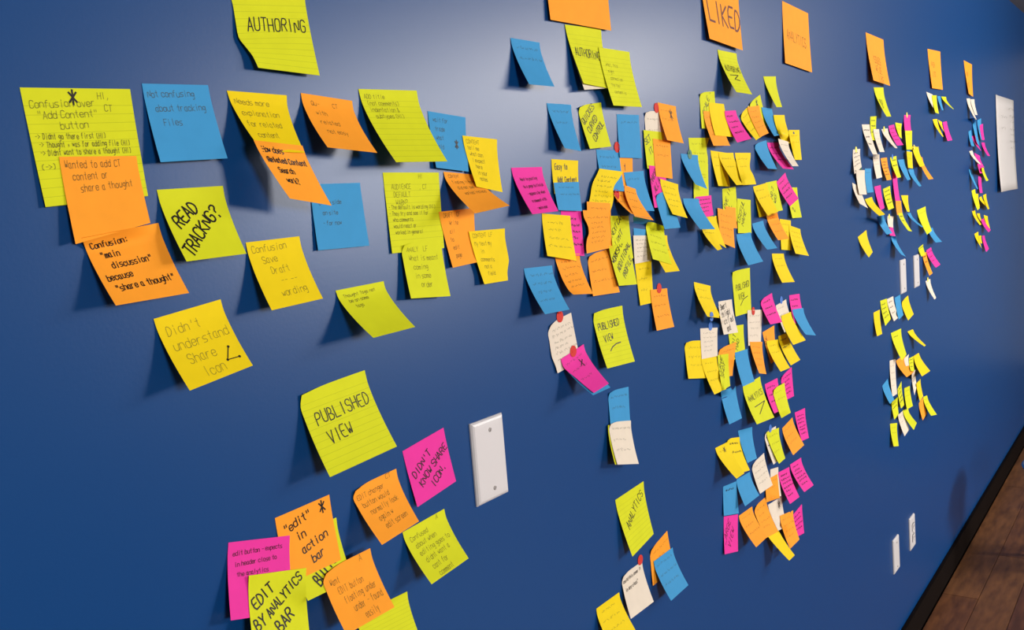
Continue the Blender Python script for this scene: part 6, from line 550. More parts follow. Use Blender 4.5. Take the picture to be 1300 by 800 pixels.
('L','L','Q',0,3,5,3.1340,1.1086,'lime note at the top of the lowest distant cluster',[('S', 1)],"-665 4 23 0 4 0 664 4 -23 -587 29 -216 -8 29 -222 571 29 -227 -510 86 -456 -16 86 -444 478 86 -431 -432 157 -696 -24 157 -666 385 157 -635 -354 240 -936 -32 240 -888 291 240 -840"),
('G','S','Q',0,3,5,3.3239,1.0807,'golden note bent sharply outward at the top of the lowest distant cluster',[],"-395 4 19 0 4 0 395 4 -19 -197 42 -143 130 42 -157 456 42 -171 2 127 -305 260 127 -314 518 127 -323 200 235 -467 390 235 -471 580 235 -476 399 360 -629 520 360 -628 641 360 -628"),
('W','S','Q',0,3,5,3.0783,1.0206,'long cream note at the left of the lowest distant cluster',[('s', 4)],"-371 4 40 0 4 0 372 4 -41 -440 16 -243 -87 16 -276 266 16 -310 -509 44 -526 -174 44 -552 161 44 -578 -579 79 -809 -261 79 -827 56 79 -846 -648 120 -1091 -348 120 -1103 -49 120 -1115"),
('L','S','Q',0,3,5,3.3283,0.9853,'lime note with dark strokes left of the broad golden one, lowest distant cluster',[('S', 3)],"-341 4 19 0 4 0 341 4 -19 -425 16 -75 -100 16 -106 225 16 -137 -888 133 -96 -228 51 -207 108 44 -255 -1133 205 -157 -689 169 -242 -8 79 -372 -1259 255 -241 -1188 301 -266 -417 187 -432"),
('G','S','Q',0,3,5,3.3996,0.9826,'broad golden note at the right of the lowest distant cluster',[],"-398 10 13 13 4 -2 398 4 -13 -439 37 -159 10 37 -173 459 37 -187 -506 111 -326 7 111 -344 520 111 -361 -573 206 -494 4 206 -515 582 206 -536 -640 315 -661 1 315 -685 643 315 -710"),
('W','S','Q',0,3,5,3.2650,0.9465,'narrow cream note tapering down under the orange one, lowest distant cluster',[('s', 2)],"-678 302 51 -367 289 72 678 109 -51 557 16 -387 804 16 -330 1052 16 -272 505 44 -565 734 44 -483 963 44 -402 453 79 -742 663 79 -637 873 79 -532 401 120 -919 592 120 -791 784 120 -662"),
('G','S','Q',0,3,5,3.3963,0.8865,'golden note above an orange one, right of the lowest distant cluster',[],"-546 113 26 241 4 -51 546 4 -26 -594 132 -124 208 16 -205 500 16 -174 -102 44 -395 176 44 -358 453 44 -322 -120 79 -553 143 79 -512 407 79 -471 -139 120 -712 111 120 -666 361 120 -619"),
('O','S','Q',0,3,5,3.4499,0.8043,'orange note left of a lime one at the foot of the lowest distant cluster',[],"-342 4 -28 0 4 0 343 4 27 -344 16 -185 -7 16 -150 329 16 -115 -346 44 -342 -15 44 -299 316 44 -257 -348 79 -499 -23 79 -449 303 79 -399 -350 120 -655 -30 120 -598 289 120 -541"),
('L','S','Q',0,3,5,3.5158,0.8062,'lime note slanting to the far right of the lowest distant cluster',[('s', 2)],"-313 4 37 0 4 0 313 4 -38 -374 36 -120 -20 36 -170 334 36 -221 -436 108 -278 -40 108 -340 356 108 -403 -497 199 -435 -60 199 -511 378 199 -586 -559 305 -592 -80 305 -681 399 305 -769"),
('B','S','Q',0,3,5,2.9757,0.9664,'only blue note of the lowest distant cluster',[],"-340 4 -47 0 4 0 340 4 47 -298 23 -199 24 23 -163 346 23 -126 -257 65 -352 48 65 -326 353 65 -300 -215 118 -505 72 118 -489 359 118 -473 -174 180 -657 96 180 -652 366 180 -647"),
('L','S','Q',0,3,5,3.0525,0.8940,'lime note below the blue one in the lowest distant cluster',[('S', 2)],"-767 185 80 -370 186 84 767 4 -80 -99 16 -220 278 16 -210 655 16 -200 -148 44 -351 198 44 -335 544 44 -320 -197 79 -482 118 79 -461 432 79 -440 -246 120 -613 37 120 -586 320 120 -560"),
('L','S','Q',0,3,5,3.1549,0.9210,'lime note with dotted marks in the centre of the lowest distant cluster',[('S', 4)],"-273 4 -79 0 4 0 274 4 79 -299 16 -239 -40 16 -175 219 16 -111 -325 44 -398 -81 44 -349 163 44 -300 -351 79 -558 -121 79 -524 108 79 -490 -377 120 -718 -162 120 -699 53 120 -680"),
('W','S','Q',0,3,5,3.1359,0.8328,'cream note crossing under a lime one at the foot of the lowest distant cluster',[('s', 2)],"-706 142 71 140 38 -35 705 4 -72 -125 22 -251 277 22 -242 679 22 -234 -104 62 -434 274 62 -415 653 62 -396 -83 113 -618 272 113 -588 626 113 -558 -62 172 -802 269 172 -761 600 172 -721"),
('L','S','Q',0,3,5,3.2193,0.8228,'lime note crossing over a cream one at the foot of the lowest distant cluster',[],"-410 20 66 0 12 0 411 4 -66 -361 46 -111 11 39 -145 357 38 -173 -310 113 -288 -4 113 -284 302 113 -279 -293 209 -457 -23 209 -421 248 209 -386 -277 320 -626 -42 320 -559 193 320 -492"),
('L','S','Q',0,3,5,3.2543,0.8938,'blank lime note right of the dotted lime one, lowest distant cluster',[('s', 2)],"-384 4 38 0 4 0 384 4 -37 -436 16 -134 -45 16 -170 347 16 -205 -489 44 -305 -90 44 -339 310 44 -374 -542 79 -477 -134 79 -509 273 79 -542 -594 120 -648 -179 120 -679 236 120 -710"),
('L','S','Q',0,3,5,3.0635,0.8116,'lowest lime note of all the distant notes',[('s', 2)],"-443 4 93 0 4 0 442 4 -92 -474 16 -87 -62 16 -175 350 16 -264 -505 44 -267 -124 44 -351 257 44 -435 -536 79 -446 -185 79 -527 165 79 -607 -566 120 -626 -247 120 -702 72 120 -779"),
('W','S','E',0,3,5,4.4954,1.9340,'left white note at the top of the farthest column',[],"-412 4 -21 0 4 0 412 4 21 -346 34 -248 10 34 -235 366 34 -222 -281 100 -475 19 100 -470 319 100 -465 -215 185 -702 28 185 -705 272 185 -708 -150 282 -929 38 282 -939 225 282 -950"),
('W','S','E',0,3,5,4.5931,1.9355,'right white note at the top of the farthest column',[],"-476 4 -24 0 4 0 476 4 23 -421 19 -199 8 19 -179 438 19 -158 -367 52 -374 16 52 -357 399 52 -340 -313 94 -549 24 94 -535 361 94 -521 -258 142 -724 32 142 -713 323 143 -703"),
('B','S','E',0,3,5,4.5242,1.8476,'long blue note below the white pair in the farthest column',[],"481 4 36 -465 234 -25 -480 306 -35 515 21 -248 923 21 -253 1331 21 -259 548 60 -531 932 60 -557 1315 60 -583 581 108 -814 940 108 -860 1300 108 -907 614 165 -1097 949 165 -1164 1284 165 -1231"),
('B','S','E',0,3,5,4.7483,1.8518,'blue note right of the long blue one in the farthest column',[],"-513 4 -71 0 4 0 513 4 70 -470 16 -297 -20 16 -234 430 16 -171 -427 44 -523 -40 44 -468 347 44 -412 -383 79 -749 -60 79 -701 264 79 -653 -340 120 -975 -80 120 -935 181 120 -895"),
('P','S','E',0,3,5,4.7983,1.8296,'topmost pink note of the farthest column',[],"-500 30 -52 -91 32 -4 501 4 52 -582 48 -229 -201 49 -190 398 16 -141 -620 74 -404 -271 76 -374 296 44 -334 -638 104 -578 -328 108 -557 193 79 -528 -636 136 -752 -311 134 -737 91 120 -721"),
('B','S','E',0,3,5,4.5139,1.7941,'short blue note at the left edge of the farthest column',[],"-329 4 -42 0 4 0 328 4 42 -358 16 -200 -19 16 -172 321 16 -144 -387 44 -358 -37 44 -344 314 44 -329 -417 79 -516 -55 79 -515 306 79 -515 -446 120 -674 -74 120 -687 299 120 -701"),
('P','S','E',0,3,5,4.5581,1.7717,'pink note between two blue ones in the farthest column',[],"-155 37 -16 424 4 16 156 112 16 74 31 -155 435 31 -149 295 114 -160 109 91 -301 446 91 -314 174 191 -346 144 167 -447 458 167 -479 771 167 -511 179 255 -593 469 255 -644 758 255 -695"),
('P','S','E',0,3,5,4.8373,1.7464,'thin pink note sticking out right in the farthest column',[],"-419 4 -5 0 4 0 420 4 5 -394 29 -167 2 29 -163 398 29 -159 -368 86 -328 3 86 -325 375 86 -322 -342 157 -489 5 157 -488 352 157 -486 -317 240 -651 7 240 -650 330 240 -650"),
('P','S','E',0,3,5,4.6780,1.6906,'pink note behind the curling white one, farthest column',[],"-683 4 70 0 4 0 684 4 -70 -629 30 -86 -16 30 -148 597 30 -211 -574 87 -243 -32 87 -297 510 87 -352 -520 160 -399 -48 160 -446 424 160 -493 -465 245 -556 -64 245 -595 337 245 -634"),
('W','S','E',0,3,5,4.5257,1.7060,'white note curling right in the middle of the farthest column',[],"-375 4 -19 0 4 0 376 4 20 -243 42 -184 87 42 -170 418 42 -156 -112 127 -349 174 127 -340 460 127 -331 20 235 -514 261 235 -510 503 235 -506 152 360 -679 348 360 -680 545 360 -682"),
('P','S','E',0,3,5,4.5402,1.6434,'short pink note left of a green-yellow curl, farthest column',[],"-612 337 22 -66 359 0 613 359 -22 -519 339 -83 4 349 -100 588 349 -117 -427 345 -188 60 345 -201 547 345 -213 -337 353 -293 53 353 -301 443 353 -310 -248 363 -398 46 363 -402 339 362 -406"),
('L','S','E',0,3,5,4.6948,1.6278,'green-yellow note curling out on the right of the farthest column',[],"-1480 380 -4 -1305 399 -7 1480 4 5 -1671 429 -156 -33 215 -152 1481 24 -148 -9 206 -309 1164 69 -305 1481 69 -300 843 126 -469 1162 126 -461 1482 126 -453 839 192 -629 1161 192 -617 1483 192 -605"),
('B','S','E',0,3,5,4.5059,1.6244,'lowest blue note of the farthest column',[],"-371 4 4 0 4 0 371 4 -4 -315 33 -220 -1 33 -223 313 33 -227 -259 98 -443 -2 98 -447 256 98 -451 -203 181 -666 -2 181 -670 198 181 -674 -146 278 -889 -3 278 -893 141 278 -897"),
('P','S','E',0,3,5,4.7345,1.5893,'pink note right of the lowest blue one, farthest column',[],"-405 4 6 0 4 0 406 4 -7 -507 16 -183 -115 16 -191 278 16 -198 -609 44 -372 -230 44 -381 150 44 -390 -711 79 -561 -345 79 -571 22 79 -581 -813 120 -750 -459 120 -761 -106 120 -772"),
('G','S','E',0,3,5,4.6542,1.5116,'golden note behind the lime one, lower farthest column',[],"-296 4 9 0 4 0 296 4 -10 -390 16 -123 -95 16 -138 200 16 -152 -485 44 -256 -191 44 -275 104 44 -295 -580 79 -388 -286 79 -413 8 79 -438 -675 120 -520 -382 120 -551 -89 120 -581"),
('L','S','E',0,3,5,4.5647,1.5321,'lime note of the lower farthest column',[],"-433 4 -23 0 4 0 433 4 24 -386 24 -248 13 24 -220 413 24 -193 -339 69 -472 27 69 -441 393 69 -410 -292 126 -697 40 126 -662 373 126 -626 -246 192 -922 54 193 -883 353 192 -843"),
('G','S','E',0,3,5,4.7324,1.4945,'golden note left of the crossing pair, lower farthest column',[],"-310 4 -26 0 4 0 309 4 26 -304 31 -121 6 31 -110 316 31 -98 -298 91 -217 12 91 -220 322 91 -223 -292 167 -313 18 167 -330 329 167 -347 -287 255 -408 25 255 -440 336 255 -471"),
('G','S','E',0,3,5,4.8481,1.5017,'golden note right of the crossing pair, lower farthest column',[],"-429 4 -23 0 4 0 429 4 24 -368 20 -196 9 20 -176 385 20 -156 -912 151 -351 -116 76 -348 341 55 -336 -1317 269 -506 -1048 268 -494 297 100 -515 -267 165 -709 -80 170 -700 253 152 -695"),
('G','S','E',0,3,5,4.5573,1.4386,'golden note at left of the second lowest tier, farthest column',[],"-383 4 0 0 4 0 383 4 0 -339 33 -165 -3 33 -164 334 33 -162 -296 99 -331 -5 99 -328 285 99 -325 -252 183 -496 -8 183 -491 237 183 -487 -209 280 -661 -10 280 -655 188 280 -649"),
('G','S','E',0,3,5,4.6724,1.4205,'golden note in the middle of the second lowest tier, farthest column',[],"-398 4 20 0 4 0 398 4 -20 -354 21 -84 -6 21 -106 343 21 -128 -311 59 -188 -12 59 -213 287 59 -237 -268 107 -292 -18 107 -319 231 107 -346 -224 162 -396 -24 162 -426 176 162 -455"),
('G','S','E',0,3,5,4.8675,1.4005,'golden note at right of the second lowest tier, farthest column',[],"-532 4 56 0 4 0 531 4 -55 -497 18 -98 -18 18 -149 462 18 -200 -462 50 -251 -35 50 -298 393 50 -345 -427 91 -404 -52 91 -447 324 91 -490 -392 137 -558 -69 138 -597 254 138 -635"),
('P','S','E',0,3,5,4.7408,1.3911,'pink note of the second lowest tier, farthest column',[],"-716 117 -2 117 41 -5 716 4 2 -947 188 -140 -254 133 -135 714 35 -142 17 105 -338 364 105 -312 712 105 -286 35 193 -490 372 193 -460 710 193 -430 52 295 -643 380 295 -608 708 295 -574"),
('G','S','E',0,3,5,4.6120,1.3354,'golden note at left of the lowest tier, farthest column',[],"-494 4 -21 0 4 0 494 4 22 -387 24 -184 7 24 -179 402 24 -173 -281 70 -346 14 70 -357 309 70 -368 -174 128 -509 21 128 -536 216 128 -563 -67 195 -671 28 195 -715 123 195 -759"),
('G','S','E',0,3,5,4.6902,1.3164,'golden note in the middle of the lowest tier, farthest column',[],"-495 34 24 48 11 -3 496 4 -24 -577 54 -58 -49 25 -86 356 16 -107 -569 74 -145 -124 50 -171 216 44 -191 -515 94 -236 -176 79 -258 77 79 -274 -466 120 -327 -265 120 -342 -63 120 -357"),
('P','S','E',0,3,5,4.7915,1.3095,'pink note of the lowest tier, farthest column',[],"-314 4 12 0 4 0 314 4 -12 -338 22 -178 -7 22 -176 324 22 -174 -362 61 -368 -14 61 -352 334 61 -337 -385 112 -558 -21 112 -529 344 112 -499 -409 170 -748 -27 170 -705 354 170 -661"),
]
DIM = {'S': (76, 76), 'L': (101.6, 101.6), 'H': (203, 152)}
def build_note(idx, c, size, grp, ruled, nc, nr, x, z, label, texts, data):
    v = list(map(int, data.split()))
    cp = [[Vector((v[(i * nc + j) * 3] * 1e-4, -v[(i * nc + j) * 3 + 1] * 1e-4, v[(i * nc + j) * 3 + 2] * 1e-4)) for j in range(nc)] for i in range(nr)]
    n = 3 if nc == 4 else 2
    rows = [catmull(r, n) for r in cp]
    cols = [catmull([r[j] for r in rows], n) for j in range(len(rows[0]))]
    g = [[cols[j][i] for j in range(len(cols))] for i in range(len(cols[0]))]
    nr2, nc2 = len(g), len(g[0])
    nrm = [[None] * nc2 for _ in range(nr2)]
    for i in range(nr2):
        for j in range(nc2):
            a = g[i][min(j + 1, nc2 - 1)] - g[i][max(j - 1, 0)]; b = g[min(i + 1, nr2 - 1)][j] - g[max(i - 1, 0)][j]
            nn = b.cross(a); nn = nn.normalized() if nn.length > 1e-9 else Vector((0, -1, 0))
            if nn.y > 0: nn = -nn
            nrm[i][j] = nn
    vs, uv = [], []
    for lay in (0, 1):
        for i in range(nr2):
            for j in range(nc2):
                vs.append(g[i][j] - nrm[i][j] * (0.00014 * lay)); uv.append((j / (nc2 - 1), 1 - i / (nr2 - 1)))
    K = nr2 * nc2; fs = []
    for i in range(nr2 - 1):
        for j in range(nc2 - 1):
            a = i * nc2 + j
            fs.append((a, a + nc2, a + nc2 + 1, a + 1)); fs.append((K + a + 1, K + a + nc2 + 1, K + a + nc2, K + a))
    rim = list(range(nc2)) + [i * nc2 + nc2 - 1 for i in range(1, nr2)] + [(nr2 - 1) * nc2 + j for j in range(nc2 - 2, -1, -1)] + [i * nc2 for i in range(nr2 - 2, 0, -1)]
    nr_ = len(rim); k2 = len(vs)               # the cut edge has vertices of its own so the faces keep their shading
    for a in rim: vs.append(vs[a]); uv.append(uv[a])
    for a in rim: vs.append(vs[a + K]); uv.append(uv[a])
    for q in range(nr_): fs.append((k2 + q, k2 + (q + 1) % nr_, k2 + nr_ + (q + 1) % nr_, k2 + nr_ + q))
    o = link('sticky_note', vs, fs, PAPER[(c, ruled)], None, uv, None, True)
    o.location = (x, 0, z)
    tag(o, label, 'sticky note', GROUPS[grp])
    # writing as thin ribbons of ink lying on the paper
    W_, H_ = DIM[size]; rn = random.Random(idx * 13 + 5)
    iv, if_, im = [], [], []; mats = []
    for tx in texts:
        k = tx[0]
        if k == 'z': strokes = [tx[1]]
        elif k in 'sS': strokes = scribble(tx[1], W_, rn)
        elif tx[-1] == ')' and size == 'H': strokes = [[(tx[1] + 8 * math.sin(q / 6 * math.pi), tx[2] - 30 + q * 6) for q in range(7)]]
        elif k == 'i' and tx[-1] == '<':
            strokes = [[(tx[1] + 8, tx[2] - 8), (tx[1], tx[2] + 4), (tx[1] + 14, tx[2] + 5)]]
            for cx_, cy_ in ((tx[1] + 8, tx[2] - 8), (tx[1], tx[2] + 4), (tx[1] + 14, tx[2] + 5)):
                strokes.append([(cx_ + .9 * math.cos(q), cy_ + .9 * math.sin(q)) for q in range(0, 8)])
        else:
            wide = 1.0
            longest = max(len(s.rstrip()) for s in tx[6].split('/'))
            avail = (W_ * .95 - tx[1]) / max(.35, math.cos(math.radians(tx[5])))
            need = longest * tx[3] * (.525 + .16)
            if need > avail: wide = max(.45, (avail / (longest * tx[3]) - .16) / .525)
            if k == 'm3': wide = 1.15
            strokes = text_strokes(k, tx[1], tx[2] + tx[3] * .8, tx[3], tx[4], tx[5], tx[6], rn, wide)
        wd = WID[k] * (1.0 if size != 'H' or k == 'm3' else 1.6) * 1e-3
        if k in ('m', 'm2'): wd = min(wd, tx[3] * .135e-3)
        mk = k if k in ('p', 's') else ('d' if (k == 'S' and c == 'P') or (k == 'm2' and c == 'P') else ('b' if k == 'm3' else 'm'))
        if k == 't' and size == 'H': mk = 'p'
        if INK[mk] not in mats: mats.append(INK[mk])
        mi = mats.index(INK[mk])
        for st_ in strokes:
            P = []
            for (a, b) in st_:
                uu, tt = a / W_, b / H_
                if not (-.01 < uu < 1.01 and -.01 < tt < 1.01): P.append(None); continue
                P.append((bil(g, nc2, nr2, uu, tt), bil(nrm, nc2, nr2, uu, tt).normalized()))
            for A, B in zip(P, P[1:]):
                if A is None or B is None: continue
                dvec = B[0] - A[0]
                if dvec.length < 1e-6: continue
                dvec.normalize(); side = dvec.cross(A[1]).normalized() * wd * .5
                e = dvec * wd * .3; off = .0003
                k0 = len(iv)
                iv += [A[0] - e - side + A[1] * off, A[0] - e + side + A[1] * off, B[0] + e + side + B[1] * off, B[0] + e - side + B[1] * off]
                if_.append((k0, k0 + 1, k0 + 2, k0 + 3)); im.append(mi)
    if if_: link('handwriting', iv, if_, mats, o, None, im)
for i, a in enumerate(NOTES): build_note(i, *a)
# colour, x, z, label, points of the disc (centre, ring of 12, ring of 16)
DOTS = [
('R',1.1491,1.4358,'red round dot sticker on the curled cream note',"-11 10 2 35 10 2 29 10 25 12 10 41 -11 10 48 -34 10 41 -50 10 25 -57 10 2 -50 10 -21 -35 11 -38 -13 11 -44 10 11 -38 28 11 -21 81 10 2 74 10 37 54 10 67 -35 50 95 -70 50 102 -105 50 95 -76 10 67 -96 10 37 -103 10 2 -96 10 -34 -78 11 -63 -48 12 -83 -13 12 -90 22 12 -83 52 12 -63 72 11 -33"),
('R',1.1745,1.3777,'red round dot sticker at the top of the lower pink note',"-11 41 2 33 42 2 43 32 22 28 31 38 5 30 44 -18 31 38 -36 31 22 -44 33 -1 -55 44 -21 -44 48 -36 -23 49 -42 0 49 -36 21 46 -20 77 44 2 89 31 34 72 30 63 43 29 83 9 28 90 -26 28 83 -58 29 63 -80 30 34 -90 32 -1 -102 45 -32 -91 51 -60 -68 55 -79 -36 57 -85 0 57 -79 34 54 -59 61 50 -31"),
('R',1.4795,1.4414,'red round dot sticker on the lone orange note of the middle cluster',"-13 10 1 33 10 1 26 10 24 10 10 41 -13 10 47 -36 10 41 -53 10 24 -59 10 1 -69 18 -20 -52 18 -37 -27 17 -43 -1 16 -38 19 14 -21 78 10 1 71 10 36 52 10 66 22 10 86 -13 10 93 -49 10 86 -78 10 66 -98 10 36 -105 10 1 -119 21 -32 -100 21 -62 -69 20 -82 -31 19 -89 8 17 -82 43 15 -63 67 12 -34"),
('R',1.3600,1.6943,'red round dot sticker at the corner of the straight blue note',"-12 10 -1 34 10 -1 27 10 22 11 10 39 -12 10 45 -35 10 39 -52 10 22 -58 10 -1 -52 10 -24 -35 10 -41 -12 10 -47 11 10 -41 27 10 -24 47 28 -4 43 27 32 25 25 62 23 10 84 -12 10 91 -48 10 84 -77 10 64 -97 10 34 -104 10 -1 -97 10 -36 -80 11 -66 -51 12 -86 -16 12 -93 19 12 -86 14 32 -69 37 30 -39"),
('R',1.5129,1.7661,'red round dot sticker between white note and orange asterisk note',"-14 10 -2 32 10 -2 26 10 21 9 10 38 -14 10 44 -37 10 38 -54 10 21 -60 10 -2 -54 10 -25 -37 10 -41 -14 10 -48 9 10 -41 26 10 -25 64 17 -3 61 15 32 45 13 63 21 10 83 -14 10 90 -49 10 83 -79 10 63 -99 10 34 -106 10 -2 -99 10 -37 -81 11 -67 -51 11 -87 -16 11 -94 19 11 -87 49 11 -67 48 22 -39"),
('R',1.3419,1.6154,'red round dot sticker on a slanting orange note in the middle cluster',"-12 44 -1 35 44 0 36 39 23 25 36 39 4 35 46 -22 36 39 -45 40 23 -60 45 -1 -69 54 -24 -70 64 -41 -51 66 -47 -19 61 -41 17 50 -24 82 43 0 87 36 35 -12 81 63 -37 78 83 -70 77 90 -108 79 83 -144 82 63 -87 38 35 -107 46 -1 -38 10 -35 -18 10 -65 12 10 -85 4 35 -92 -48 84 -86 -1 75 -66 53 56 -36"),
('R',1.9116,1.3406,'red round dot sticker on the cream note below distant Published View',"-17 37 2 41 32 1 89 10 16 72 10 33 49 10 39 26 10 33 -66 40 27 -59 35 2 -40 30 -23 -15 27 -41 10 26 -47 28 28 -41 34 32 -22 99 27 -1 134 10 29 114 10 59 84 10 79 49 10 86 14 10 79 -16 10 59 -117 42 39 -103 34 2 -77 26 -36 -41 20 -68 -1 16 -90 36 15 -97 65 18 -89 81 23 -67 92 27 -36"),
('R',1.3440,0.9758,'red round dot sticker on the cream note at bottom centre',"-12 10 6 34 10 6 27 10 29 11 10 45 -12 10 52 -35 10 45 -52 10 29 -58 10 6 -52 10 -17 -35 10 -34 -14 11 -40 11 10 -34 27 10 -17 79 10 6 72 10 41 53 10 71 23 10 90 -12 10 97 -48 10 90 -77 10 71 -97 10 41 -104 10 6 -97 10 -30 -81 12 -58 -54 13 -77 -19 14 -83 17 13 -77 53 10 -59 72 10 -30"),
('B',1.6897,1.3403,'blue round dot sticker on the white note of the lower crowded group',"-15 10 3 31 10 3 24 10 26 8 10 42 -15 10 48 -38 10 42 -55 10 26 -61 10 3 -55 10 -20 -41 11 -37 -18 11 -43 5 11 -37 24 10 -20 76 10 3 69 10 38 50 10 68 20 10 87 -15 10 94 -51 10 87 -80 10 68 -100 10 38 -107 10 3 -103 11 -32 -84 11 -62 -54 12 -82 -19 12 -89 16 12 -82 47 11 -62 69 10 -33"),
('B',1.6364,1.3672,'blue round dot sticker at the foot of a golden note',"-15 288 2 43 283 0 68 269 19 70 260 33 50 259 39 12 266 35 -33 279 22 -73 294 4 33 248 -34 50 248 -51 73 248 -57 96 248 -51 113 248 -34 102 277 -2 143 255 27 139 248 55 109 248 75 73 248 82 38 248 75 -6 255 56 -74 276 33 -19 248 -11 -12 248 -46 8 248 -76 38 248 -96 73 248 -103 109 248 -96 139 248 -76 159 248 -46"),
('B',2.0937,1.3422,'blue round dot sticker on the cream note behind a golden one',"-20 10 3 26 10 3 20 10 26 3 10 42 -20 10 49 -42 10 42 -59 10 26 -65 10 3 -59 10 -20 -42 10 -37 -20 10 -43 3 10 -37 20 10 -20 72 10 3 65 10 38 45 10 68 16 10 88 -20 10 95 -55 10 88 -85 10 68 -104 10 38 -111 10 3 -104 10 -33 -89 12 -62 -63 13 -81 -30 14 -88 6 13 -81 39 12 -62 65 10 -33"),
('B',1.9834,1.0573,'blue round dot sticker above the lime note stuck over a white one',"-18 10 4 28 10 4 21 10 27 5 10 44 -18 10 50 -41 10 44 -58 10 27 -64 10 4 -61 11 -18 -46 12 -34 -24 12 -40 0 12 -34 19 11 -18 73 10 4 66 10 40 47 10 69 17 10 89 -18 10 96 -54 10 89 -83 10 69 -103 10 40 -110 10 4 -108 12 -30 -126 27 -49 -97 27 -68 -59 26 -76 -21 24 -70 14 22 -52 62 12 -30"),
('N',1.6379,1.6830,'green round dot sticker on the blue note at the crowded cluster left edge',"-15 25 -1 44 19 0 40 18 23 25 18 40 2 17 46 -6 10 40 -22 10 24 -58 24 -1 -54 25 -24 -39 26 -41 -18 27 -47 4 27 -41 22 27 -24 90 19 0 86 18 35 69 17 65 40 16 85 6 16 92 -18 10 86 -48 10 66 -68 10 36 -102 23 -1 -98 24 -36 -82 26 -66 -56 28 -86 -22 29 -93 13 29 -86 43 29 -66 63 28 -37"),
('Y',3.3763,1.8214,'yellow dot sticker on the distant pink note',"-30 11 -2 15 11 -2 14 10 21 -3 10 38 -26 10 44 -49 10 38 -66 10 21 -72 10 -2 -79 13 -25 -68 14 -43 -48 15 -49 -23 15 -43 0 13 -25 60 11 -2 59 10 34 39 10 63 9 10 83 -26 10 90 -61 10 83 -91 10 63 -111 10 34 -118 10 -2 -128 14 -38 -120 17 -68 -98 18 -89 -66 19 -96 -28 19 -89 9 17 -68 40 14 -38"),
('Y',2.7552,1.6995,'yellow dot sticker on the leftmost distant white note',"-25 12 -1 20 12 -1 21 10 22 5 10 39 -18 10 45 -41 10 39 -58 10 22 -70 12 -1 -71 14 -24 -59 15 -41 -38 16 -47 -14 15 -41 8 14 -24 65 12 -1 66 10 35 47 10 64 17 10 84 -18 10 91 -54 10 84 -83 10 64 -103 10 35 -116 12 -1 -119 14 -36 -108 17 -66 -85 19 -87 -52 19 -94 -15 19 -87 20 18 -67 48 15 -36"),
('Y',3.0710,1.7659,'yellow dot sticker on a curling distant white note',"-28 13 -1 16 14 -2 25 10 22 8 10 39 -14 10 45 -37 10 39 -54 10 22 -71 13 -1 -85 18 -25 -84 22 -43 -67 23 -50 -40 22 -43 -10 19 -26 60 14 -2 70 10 34 51 10 64 21 10 84 -14 10 91 -50 10 84 -80 10 64 -99 10 34 -115 12 -1 -139 20 -38 -146 27 -69 -134 31 -90 -107 33 -97 -68 32 -90 -22 28 -70 23 22 -38"),
('Y',3.0966,1.4877,'yellow dot sticker on the small distant cream note',"-28 14 1 20 13 1 26 10 23 10 10 40 -13 10 46 -36 10 40 -57 11 23 -76 14 1 -82 17 -22 -74 19 -38 -53 20 -44 -26 19 -38 1 16 -22 68 13 1 72 10 35 52 10 65 22 10 85 -13 10 92 -49 10 85 -78 10 65 -98 10 35 -124 15 1 -136 19 -34 -131 23 -63 -122 28 -82 -92 30 -89 -44 26 -82 5 22 -63 42 17 -34"),
('Y',3.4356,1.7115,'yellow dot sticker on the golden note above the orange curl',"-31 75 -1 77 61 1 94 56 25 172 35 45 149 35 51 126 35 45 -93 80 21 -140 89 -3 -157 94 -27 -141 94 -43 -95 89 -49 -33 80 -41 30 70 -23 185 47 3 234 35 40 214 35 70 184 35 90 149 35 97 113 35 90 83 35 70 63 35 40 -248 102 -5 -280 111 -41 -168 91 -68 -77 77 -86 -19 72 -92 -2 76 -86 31 75 -66 119 60 -34"),
('Y',3.6162,1.2270,'yellow dot sticker on the white note near the wall plates',"-33 10 3 13 10 3 7 10 26 -10 10 43 -33 10 49 -56 10 43 -72 10 26 -79 10 3 -82 12 -19 -76 14 -35 -57 15 -40 -31 14 -35 -3 12 -19 59 10 3 52 10 38 32 10 68 2 10 88 -33 10 95 -68 10 88 -98 10 68 -118 10 38 -125 10 3 -135 14 -30 -134 18 -58 -117 20 -77 -86 21 -83 -47 21 -77 -5 18 -58 34 14 -30"),
('B',3.1631,1.6793,'blue dot sticker on a distant lime note',"-29 10 -1 14 11 -1 11 10 22 -6 10 39 -29 10 45 -52 10 39 -69 10 22 -75 10 -1 -78 12 -24 -68 14 -41 -48 15 -47 -23 14 -41 0 13 -24 59 11 -1 56 10 35 36 10 64 6 10 84 -29 10 91 -64 10 84 -94 10 64 -114 10 35 -121 10 -1 -127 13 -36 -118 16 -66 -97 18 -86 -65 19 -93 -28 18 -86 8 17 -66 39 14 -36"),
('N',2.7965,1.6423,'green dot sticker between the leftmost distant white notes',"-25 10 0 21 10 0 15 10 23 -2 10 40 -171 50 43 -193 50 37 -65 10 23 -71 10 0 -210 50 -25 -193 50 -42 -171 50 -48 -148 50 -42 15 10 -23 67 10 0 60 10 35 -106 50 62 -136 50 82 -171 50 89 -206 50 82 -235 50 62 -255 50 33 -117 10 0 -255 50 -37 -235 50 -67 -206 50 -87 -171 50 -94 -136 50 -87 -106 50 -67 -86 50 -37"),
]
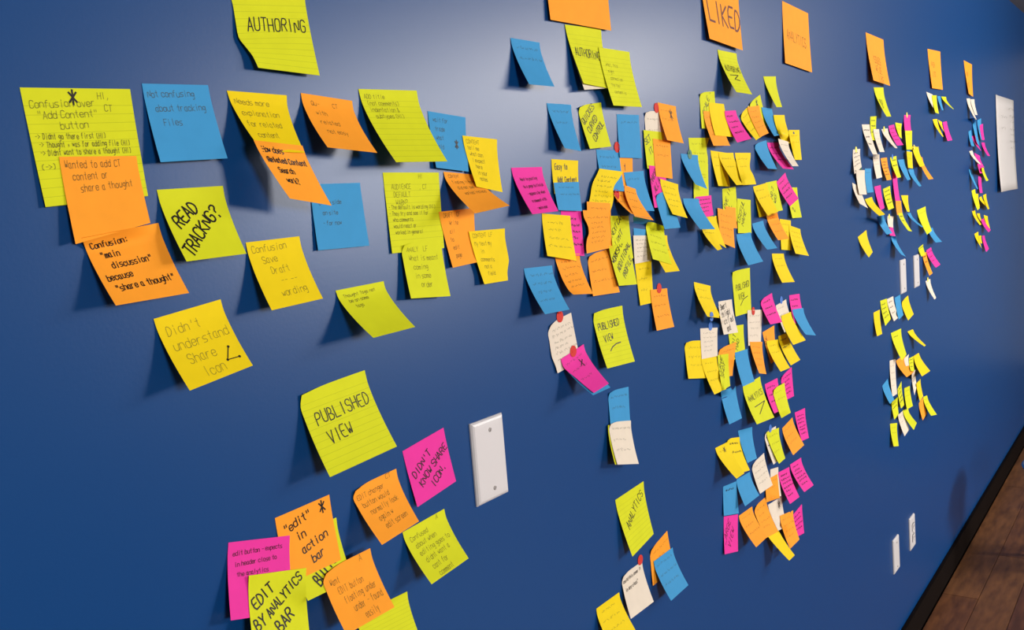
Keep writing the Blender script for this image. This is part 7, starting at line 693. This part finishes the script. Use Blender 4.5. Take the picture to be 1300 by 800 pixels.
for c, x, z, label, data in DOTS:
    v = list(map(int, data.split())); P = [(v[i] * 1e-4, -v[i + 1] * 1e-4, v[i + 2] * 1e-4) for i in range(0, len(v), 3)]
    fs = [(0, 1 + k, 1 + (k + 1) % 12) for k in range(12)]
    r1 = [(1 + k, k / 12) for k in range(12)]; r2 = [(13 + k, k / 16) for k in range(16)]
    i = j = 0
    while i < 12 or j < 16:       # zip the two rings
        if j >= 16 or (i < 12 and (i + 1) / 12 <= (j + 1) / 16): fs.append((1 + i % 12, 13 + j % 16, 1 + (i + 1) % 12)); i += 1
        else: fs.append((1 + i % 12, 13 + j % 16, 13 + (j + 1) % 16)); j += 1
    # stop the sheet from being paper thin: add the back
    n0 = len(P); P2 = P + [(a, b + .0003, d_) for a, b, d_ in P]
    fs2 = fs + [tuple(n0 + q for q in f[::-1]) for f in fs] + [(13 + k, 13 + (k + 1) % 16, n0 + 13 + (k + 1) % 16, n0 + 13 + k) for k in range(16)]
    o = link('dot_sticker', P2, fs2, DOTM[c]); o.location = (x, 0, z)
    tag(o, label, 'sticker', 'round dot stickers used for voting')
